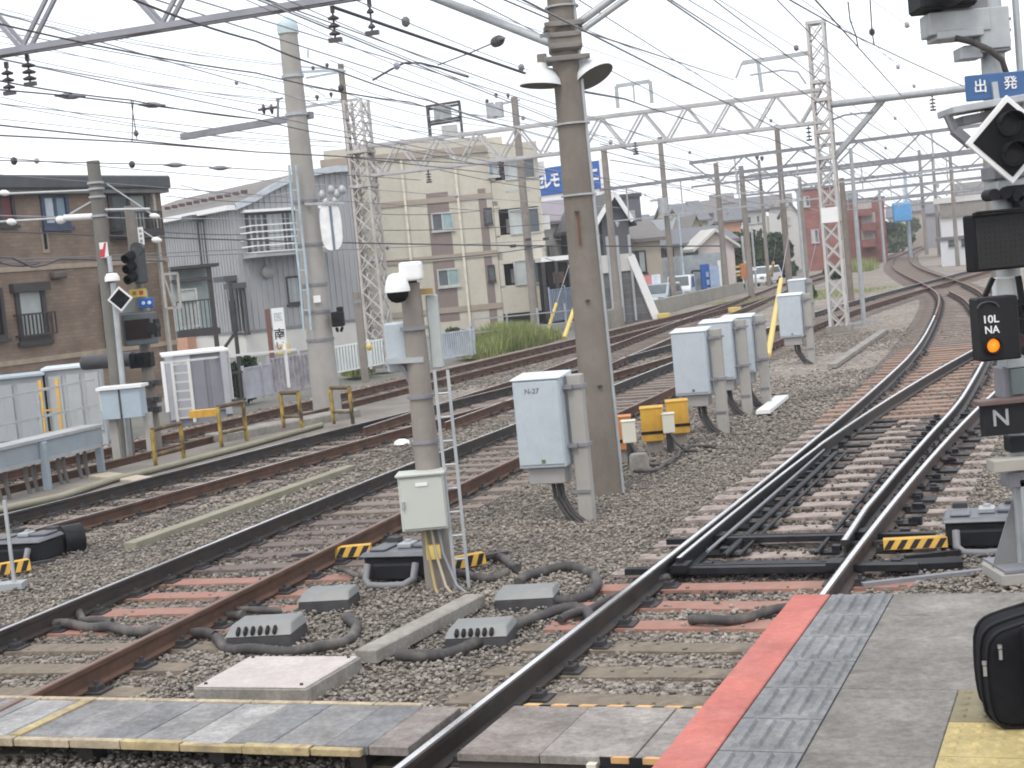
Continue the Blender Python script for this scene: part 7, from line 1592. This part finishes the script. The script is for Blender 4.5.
# low hill behind
mb = MB(); vs = []; xs = np.linspace(-60, 260, 33); ysr = np.linspace(118, 420, 26); fs = []
for j, y in enumerate(ysr):
    for i, x in enumerate(xs):
        t = min(1, max(0, (y - 120) / 160)); ridge = 10.5 * t * math.exp(-((x - 42) / 60) ** 2); tr = np.interp(y, t1l[:, 1], t1l[:, 0]) if y < 260 else 72 + (y - 260) * .33
        cut_ = min(1, max(0, (abs(x - tr) - 16) / 25)); vs.append((x, y, -.35 + ridge * cut_ + .5 * math.sin(x * .3 + y * .17) * t * cut_))
for j in range(25):
    for i in range(32): a = j * 33 + i; fs.append((a, a + 1, a + 34, a + 33))
mb.add(vs, fs, 0, True); struct('hill', mb, mat('hill_ground', (.12, .13, .085), .95, var=.35, scale=.15, dirt=(.22, .2, .17), dscale=.08, damt=.6))
# far houses and greenery along the bend, seen as a low skyline
for i, (x0, x1, yt, Y, wm_, rm_, lb_) in enumerate(((888, 905, 218, 230, lightwall, roofgrey, 'far white house above the trees at the bend'), (906, 922, 212, 240, tanwall, roofbrown, 'far tan house above the trees at the bend'), (840, 856, 206, 215, lightwall, roofgrey, 'far white house between the red blocks'), (696, 704, 214, 190, greywall, roofgrey, 'far grey house behind the cream hillside house'), (924, 942, 214, 220, greywall, roofgrey, 'far grey house behind the white hut'), (955, 1024, 196, 210, lightwall, roofbrown, 'far pale house row behind the big hall'))):
    house('distant_house', lb_, 'house', x0, x1, yt, Y, 86, 8, wm_, rm_, 'side', rise=1.6)
# ------------------------------------------------------------------ overhead wires
def wire(pts, r, label, mt=wiremat, sag=0.0, nm='overhead_wire', clamps=()):
    P = []
    for a, b in zip(pts[:-1], pts[1:]):
        for i in range(9): t = i / 8; p = a.lerp(b, t); P.append(p - Vector((0, 0, sag * 4 * t * (1 - t))))
    q = MB(); Q = [P[0]] + [p for i, p in enumerate(P[1:]) if (p - P[i]).length > 1e-4]; q.tube(Q, r, 5)
    for c in clamps: q.lathe(c, (0, 0, 1), [(.02, -.06), (.05, -.03), (.05, .03), (.02, .06)], 8)
    solo(nm, q, mt, label, 'overhead wire', loc=P[0])
W = AY
far1, far2 = Vector((21, 82, 0)), Vector((60, 215, 0))
def zof(p, z): return Vector((p.x, p.y, z))
# contact and messenger wires over the left tracks
wire([W(-30, 17, 16.5), W(256, 73, 22.5), W(410, 102, 30), W(505, 125, 42), W(690, 172, 62), W(860, 215, 105)], .012, 'dark messenger wire from the upper left corner down past the thick pole to the junction', sag=.05, clamps=[W(341, 88, 26)])
wire([W(120, -6, 13.5), W(256, 41, 18), W(338, 71, 23), W(430, 101, 31), W(505, 126, 42)], .013, 'dark wire from the top edge left of the thick pole to the roof tank', sag=.03)
wire([W(-30, 122, 19.5), W(172, 144, 25), W(256, 152, 28), W(406, 160, 36), W(512, 166, 46), W(690, 190, 66)], .012, 'paired contact wire, upper, crossing just above the brick apartment roof', sag=.0)
wire([W(-30, 134, 19.6), W(132, 142, 24.5), W(256, 152, 28.5), W(336, 156, 32), W(481, 172, 44), W(640, 194, 62)], .012, 'paired contact wire, lower, crossing just above the brick apartment roof', sag=.0)
wire([W(-20, 77, 18.5), W(130, 100, 22), W(256, 119, 26.5), W(350, 138, 34), W(500, 168, 50)], .011, 'dark wire from the second left insulator toward the gantry', sag=.03)
wire([W(-20, 88, 18.6), W(70, 96, 20.5), W(170, 108, 23.3), W(256, 119, 26.4)], .011, 'dark wire from the first left insulator joining its neighbour before the thick pole', sag=.0)
wire([W(-20, 160, 23), W(175, 165, 27), W(300, 172, 33), W(420, 180, 44)], .009, 'thin wire with clamps just above the top of the left signal post', clamps=[W(14, 161, 23.7), W(132, 164.5, 26)])
q = None
for a, b, lb_ in (((131, 101, 22.1), (137, 139, 24.4), 'short dropper between wires left of the thick pole'), ((133, 101, 22.1), (132, 142, 24.4), 'short dropper beside its twin left of the thick pole'), ((308, 50, 20.5), (308, 58, 21), 'tiny dropper above the thick pole')): wire([W(*a), W(*b)], .008, lb_, nm='dropper_wire')
wire([W(373, 80, 27), W(390, 70, 26), W(404, 63, 25.6), W(420, 63, 25.5), W(440, 68, 26), W(468, 77, 27)], .02, 'curved jumper cable arching left of the big pole', nm='jumper_wire')
wire([W(438, 65, 26), W(470, 53, 24), W(505, 38, 21)], .012, 'wire with insulator leading up to the big pole arm', nm='stay_wire')
q = MB(); c = W(498, 41, 21.6); ax = (W(505, 38, 21.2) - W(490, 45, 22)).normalized(); q.lathe(c, ax, [(.015, -.3), (.02, -.2), (.02, -.16), (.075, -.15), (.075, -.13), (.02, -.12), (.02, -.06), (.08, -.05), (.08, -.03), (.02, -.02), (.02, .04), (.075, .05), (.075, .07), (.02, .08), (.02, .14), (.05, .15), (.05, .2), (.015, .26)], 12, smooth=False); solo('strain_insulator', q, insul, 'dark finned strain insulator on the wire left of the big pole', 'insulator')
# pale utility lines in the left sky
for i, (x0, y0, x1, y1) in enumerate(((-10, 6, 300, 62), (-10, 33, 300, 92), (-10, 12, 256, 56), (40, 58, 330, 104), (20, 60, 330, 100), (0, 103, 290, 136), (0, 96, 180, 123), (330, 88, 520, 128), (330, 60, 600, 150), (345, 85, 520, 116), (350, 108, 500, 132), (350, 126, 470, 140), (180, 185, 300, 190))):
    if x0 < 50: y0 -= (y1 - y0) / (x1 - x0) * (x0 + 12); x0 = -12
    if x0 < 50 and x1 < 338: y1 += (y1 - y0) / (x1 - x0) * (341 - x1); x1 = 341
    wire([W(x0, y0, 40), W(x1, y1, 50 if x1 < 345 else 56)], .013, 'pale thin utility line crossing the sky ' + ['from the upper left corner over the nearest gantry', 'below the first pair at the left edge', 'between two others in the upper left corner', 'just under the hanging left insulators', 'a little below the insulators on the left', 'above the brick roof to the thick pole', 'above the brick roof, ending before the thick pole', 'from the brown pole toward the transformer pole', 'from the brown pole past the big pole lamp', 'from the upper cross arm of the brown pole', 'from the lower cross arm of the brown pole', 'just above the lattice mast gantry', 'over the brown roof of the ribbed house'][i], wirepale, .25, 'utility_line')
# wires in front of the left houses
for (x0, y0, x1, y1, Y0, Y1, r_, lb_) in ((-10, 231, 720, 246, 38, 44, .018, 'long dark cable running level in front of the brick and ribbed houses'), (-10, 258, 40, 262, 30, 32, .02, 'sagging black cable in front of the brick wall, left piece'), (165, 196, 330, 201, 48, 55, .012, 'thin cable across the roof of the ribbed house'), (150, 231, 310, 230, 40, 46, .012, 'thin cable across the white balcony'), (360, 230, 560, 222, 52, 64, .014, 'cable across the beige apartments above the windows'), (372, 262, 545, 246, 50, 64, .02, 'thicker dark cable across the beige apartments'), (375, 214, 500, 208, 52, 62, .012, 'thin cable under the gantry across the beige wall'), (440, 170, 600, 196, 50, 62, .012, 'thin wire from the gantry to the pole by the blue sign'), (545, 258, 575, 260, 66, 70, .015, 'short cable from the transformer pole to the shop wall')):
    wire([W(x0, y0, Y0), W(x1, y1, Y1)], r_, lb_, wiremat, .12, 'utility_line')
wire([W(-10, 257, 30), W(12, 258, 31), W(32, 267, 31.5), W(45, 265, 32), W(60, 259, 32.5), W(110, 260, 34), W(165, 261, 38)], .022, 'black cable with a hanging loop in front of the brick wall', nm='utility_line')
# right half
wire([W(783, -4, 21), W(843, 30, 27), W(908, 61, 34), W(963, 86, 39)], .012, 'dark wire slanting from the top edge to the beam beside the blue sign')
wire([W(812, -4, 18), W(858, 47, 27), W(900, 94, 41), W(918, 116, 55), W(940, 150, 90)], .012, 'dark wire dropping steeply over the white tower to the far bend')
wire([W(665, -4, 22), W(764, 60, 43)], .011, 'lone wire from the top edge to the steel arm of the white tower')
wire([W(580, 30, 17.4), W(734, 80, 43)], .011, 'wire from the pipe arms of the big pole to the steel arm frame')
wire([W(500, -2, 15.5), W(549, 19, 17)], .009, 'short wire entering the big pole from the top edge')
wire([W(848, 2, 24), W(850, 20, 25.5), W(856, 36, 26.5), W(858, 47, 27)], .012, 'hanging jumper wire above the right beam', nm='dropper_wire')
wire([W(870, 0, 24), W(872, 32, 26), W(874, 44, 27)], .012, 'straight dropper wire with clamp above the right beam', nm='dropper_wire', clamps=[W(872, 32, 26)])
wire([W(872, 0, 24), W(908, 25, 30), W(985, 72, 44)], .006, 'faint wire with clamp toward the signal mast', wirepale, clamps=[W(907, 25, 30)])
wire([W(850, 20, 30), W(898, 67, 40), W(914, 86, 46), W(932, 106, 55)], .006, 'faint beaded wire over the right beam', wirepale, clamps=[W(898, 67, 40), W(914, 86, 46)])
wire([W(585, 92, 18), W(625, 99, 26), W(650, 108, 40), W(700, 124, 46)], .016, 'dark cable sagging from the lamp shade to the long gantry')
wire([W(600, 144, 45), W(660, 155, 56), W(770, 176, 90), W(860, 205, 140)], .014, 'cable running under the long gantry toward the bend')
wire([W(716, 128, 45), W(768, 138, 52), W(860, 176, 90), W(900, 205, 140)], .016, 'dark feeder cable under the long gantry near the white tower')
for i, (x0, y0, Y0, x1, y1, Y1) in enumerate(((600, 150, 50, 850, 218, 150), (620, 172, 62, 850, 222, 150), (640, 176, 62, 780, 214, 120), (560, 160, 50, 700, 215, 95), (680, 178, 70, 880, 212, 160), (830, 120, 44, 905, 175, 110), (850, 112, 43, 950, 168, 110), (830, 140, 50, 930, 190, 140), (905, 128, 56, 960, 190, 140), (880, 150, 62, 945, 200, 160), (610, 160, 45, 760, 178, 80))):
    wire([W(x0, y0, Y0), W(x1, y1, Y1)], .015, 'thin wire converging on the far bend ' + ['below the long gantry, longest of its kind', 'from beside the blue billboard', 'above the small houses', 'behind the big pole to the hillside', 'between the two beam gantries', 'passing right of the white tower', 'under the knee brace', 'above the red apartment balconies', 'left of the diamond signal', 'behind the second gantry', 'right of the big pole under the gantry'][i], wiremat if i % 3 else wirepale, .1)
fine = [(560, 12, 20, 735, 84, 44), (470, 40, 22, 560, 78, 30), (345, 18, 20, 520, 92, 40), (352, 40, 22, 560, 130, 46), (385, 96, 40, 560, 128, 48), (360, 118, 42, 540, 150, 50), (600, 118, 40, 800, 178, 95), (630, 128, 44, 830, 200, 130), (590, 128, 36, 760, 196, 100), (610, 138, 40, 740, 190, 90), (690, 108, 44, 850, 190, 120), (740, 98, 44, 880, 186, 120), (640, 60, 30, 810, 120, 44), (760, 20, 26, 905, 110, 60), (700, 0, 20, 820, 70, 43), (880, 100, 44, 948, 168, 120), (840, 92, 43, 930, 160, 110), (860, 128, 46, 940, 182, 140), (900, 60, 36, 975, 110, 60), (845, 160, 50, 925, 200, 160), (700, 170, 66, 820, 208, 140), (570, 172, 60, 690, 206, 110), (640, 190, 70, 760, 215, 130), (20, 40, 30, 330, 96, 50), (60, 20, 28, 330, 80, 48), (0, 112, 26, 250, 142, 36), (350, 140, 46, 500, 158, 60), (400, 188, 46, 600, 206, 64), (375, 200, 46, 545, 214, 60), (380, 245, 48, 540, 240, 62), (170, 215, 44, 290, 218, 50), (150, 250, 40, 290, 246, 46)]
for i, (x0, y0, Y0, x1, y1, Y1) in enumerate(fine):
    a_, b_ = W(x0, y0, Y0), W(x1, y1, Y1); a_ = a_ + (a_ - b_) * min(3.0, max(0, (Y0 - 11) / max(1, Y1 - Y0))); b_ = b_ + (b_ - a_) * (.12 if y1 < 150 else .05); wire([a_, b_], (.007 if Y0 < 40 else .011), 'one of the many fine wires fanning across the sky between the poles and gantries', mat('wire_grey', (.20, .20, .22), .6, .2, var=.1) if i % 3 else wirepale, .12, 'fine_wire', clamps=[a_.lerp(b_, f_) - Vector((0, 0, .48 * f_ * (1 - f_))) for f_ in ((.35, .7) if i % 2 else ())])
for o_ in bpy.data.objects:
    if o_.name.startswith('fine_wire'): o_['group'] = 'fine wires between poles and gantries'
for px, y0_, y1_, Y_, lb_ in ((808, 122, 140, 44, 'small dark insulator string under the long gantry near the white tower'), (635, 142, 154, 44, 'short dark hanger pair under the long gantry right of the big pole'), (932, 94, 110, 42, 'dark insulator string under the plain pipe beam'), (500, 160, 172, 46, 'dark insulator string under the gantry before the transformer pole'), (760, 174, 190, 66, 'little insulator string under the left beam gantry'), (428, 170, 182, 47, 'slanting insulator in front of the beige wall')):
    insulator(px, y0_, y1_, Y_, lb_, 3, .09)
for px, py, Y_, lb_ in ((70, 96, 20.5, 'grey turnbuckle on the left wire below the nearest gantry'), (175, 165, 27, 'grey wire joint above the right end of the brick roof'), (220, 168, 28.5, 'second grey wire joint above the ribbed house roof'), (152, 105, 22.8, 'long dark splice sleeve on the wire left of the thick pole')):
    c = W(px, py, Y_); d_ = Vector((.9, .4, -.05)).normalized(); q = MB(); q.lathe(c, d_, [(.012, -.2), (.02, -.14), (.045, -.05), (.045, .05), (.02, .14), (.012, .2)], 8); solo('wire_joint', q, galvdark, lb_, 'wire joint')
# wire tensioner rods over the middle tracks (pale signal cables lying above the rails)
# ------------------------------------------------------------------ air
hz_ = bpy.data.materials.new('haze_air'); hz_.use_nodes = True; nt = hz_.node_tree; nt.nodes.clear(); out = nd(nt, 'ShaderNodeOutputMaterial'); vp = nd(nt, 'ShaderNodeVolumePrincipled'); vp.inputs['Color'].default_value = (.93, .95, 1, 1); vp.inputs['Density'].default_value = .0008; vp.inputs['Anisotropy'].default_value = .3; nt.links.new(vp.outputs[0], out.inputs['Volume'])
mb = MB(); mb.box((60, 200, 13.9), (520, 500, 30.3)); o = obj('haze', mb, hz_); o['kind'] = 'stuff'; o['label'] = 'thin pale air that fades the far end of the line'
# ------------------------------------------------------------------ light
w = bpy.data.worlds.new('World'); SC.world = w; w.use_nodes = True; nt = w.node_tree; nt.nodes.clear()
out = nd(nt, 'ShaderNodeOutputWorld'); b1 = nd(nt, 'ShaderNodeBackground'); b2 = nd(nt, 'ShaderNodeBackground'); ad = nd(nt, 'ShaderNodeAddShader')
sky = nd(nt, 'ShaderNodeTexSky', sky_type='NISHITA'); sky.sun_disc = False; sky.sun_elevation = R(58); sky.sun_rotation = R(200); sky.air_density = 1.0; sky.dust_density = 3.0
nt.links.new(sky.outputs[0], b1.inputs['Color']); b1.inputs['Strength'].default_value = .05
tc = nd(nt, 'ShaderNodeTexCoord'); mp = nd(nt, 'ShaderNodeMapping'); mp.inputs['Scale'].default_value = (1, 1, 3.2); n1 = nd(nt, 'ShaderNodeTexNoise'); n1.inputs['Scale'].default_value = 2.4; n1.inputs['Detail'].default_value = 7; n1.inputs['Roughness'].default_value = .55
nt.links.new(tc.outputs['Generated'], mp.inputs['Vector']); nt.links.new(mp.outputs['Vector'], n1.inputs['Vector'])
rp = nd(nt, 'ShaderNodeValToRGB'); rp.color_ramp.elements[0].position = .34; rp.color_ramp.elements[1].position = .62; rp.color_ramp.elements[0].color = (.80, .84, .90, 1); rp.color_ramp.elements[1].color = (1, 1, 1, 1)
nt.links.new(n1.outputs['Fac'], rp.inputs['Fac']); nt.links.new(rp.outputs['Color'], b2.inputs['Color']); b2.inputs['Strength'].default_value = 1.03
nt.links.new(b1.outputs[0], ad.inputs[0]); nt.links.new(b2.outputs[0], ad.inputs[1]); nt.links.new(ad.outputs[0], out.inputs['Surface'])
sun = bpy.data.lights.new('sun', 'SUN'); sun.energy = .9; sun.angle = R(14); sun.color = (1, .97, .92); so = bpy.data.objects.new('sun', sun); COL.objects.link(so)
el, az = R(58), R(200)
so.rotation_euler = Vector((math.sin(az) * math.cos(el), math.cos(az) * math.cos(el), math.sin(el))).to_track_quat('Z', 'Y').to_euler()
SC.view_settings.view_transform = 'Standard'; SC.view_settings.look = 'None'; SC.view_settings.exposure = 0.42; SC.cycles.filter_width = 1.9; SC.view_settings.gamma = 1; SC.view_settings.use_curve_mapping = False
SC.cycles.max_bounces = 5; SC.cycles.diffuse_bounces = 3; SC.cycles.glossy_bounces = 2; SC.cycles.use_denoising = True
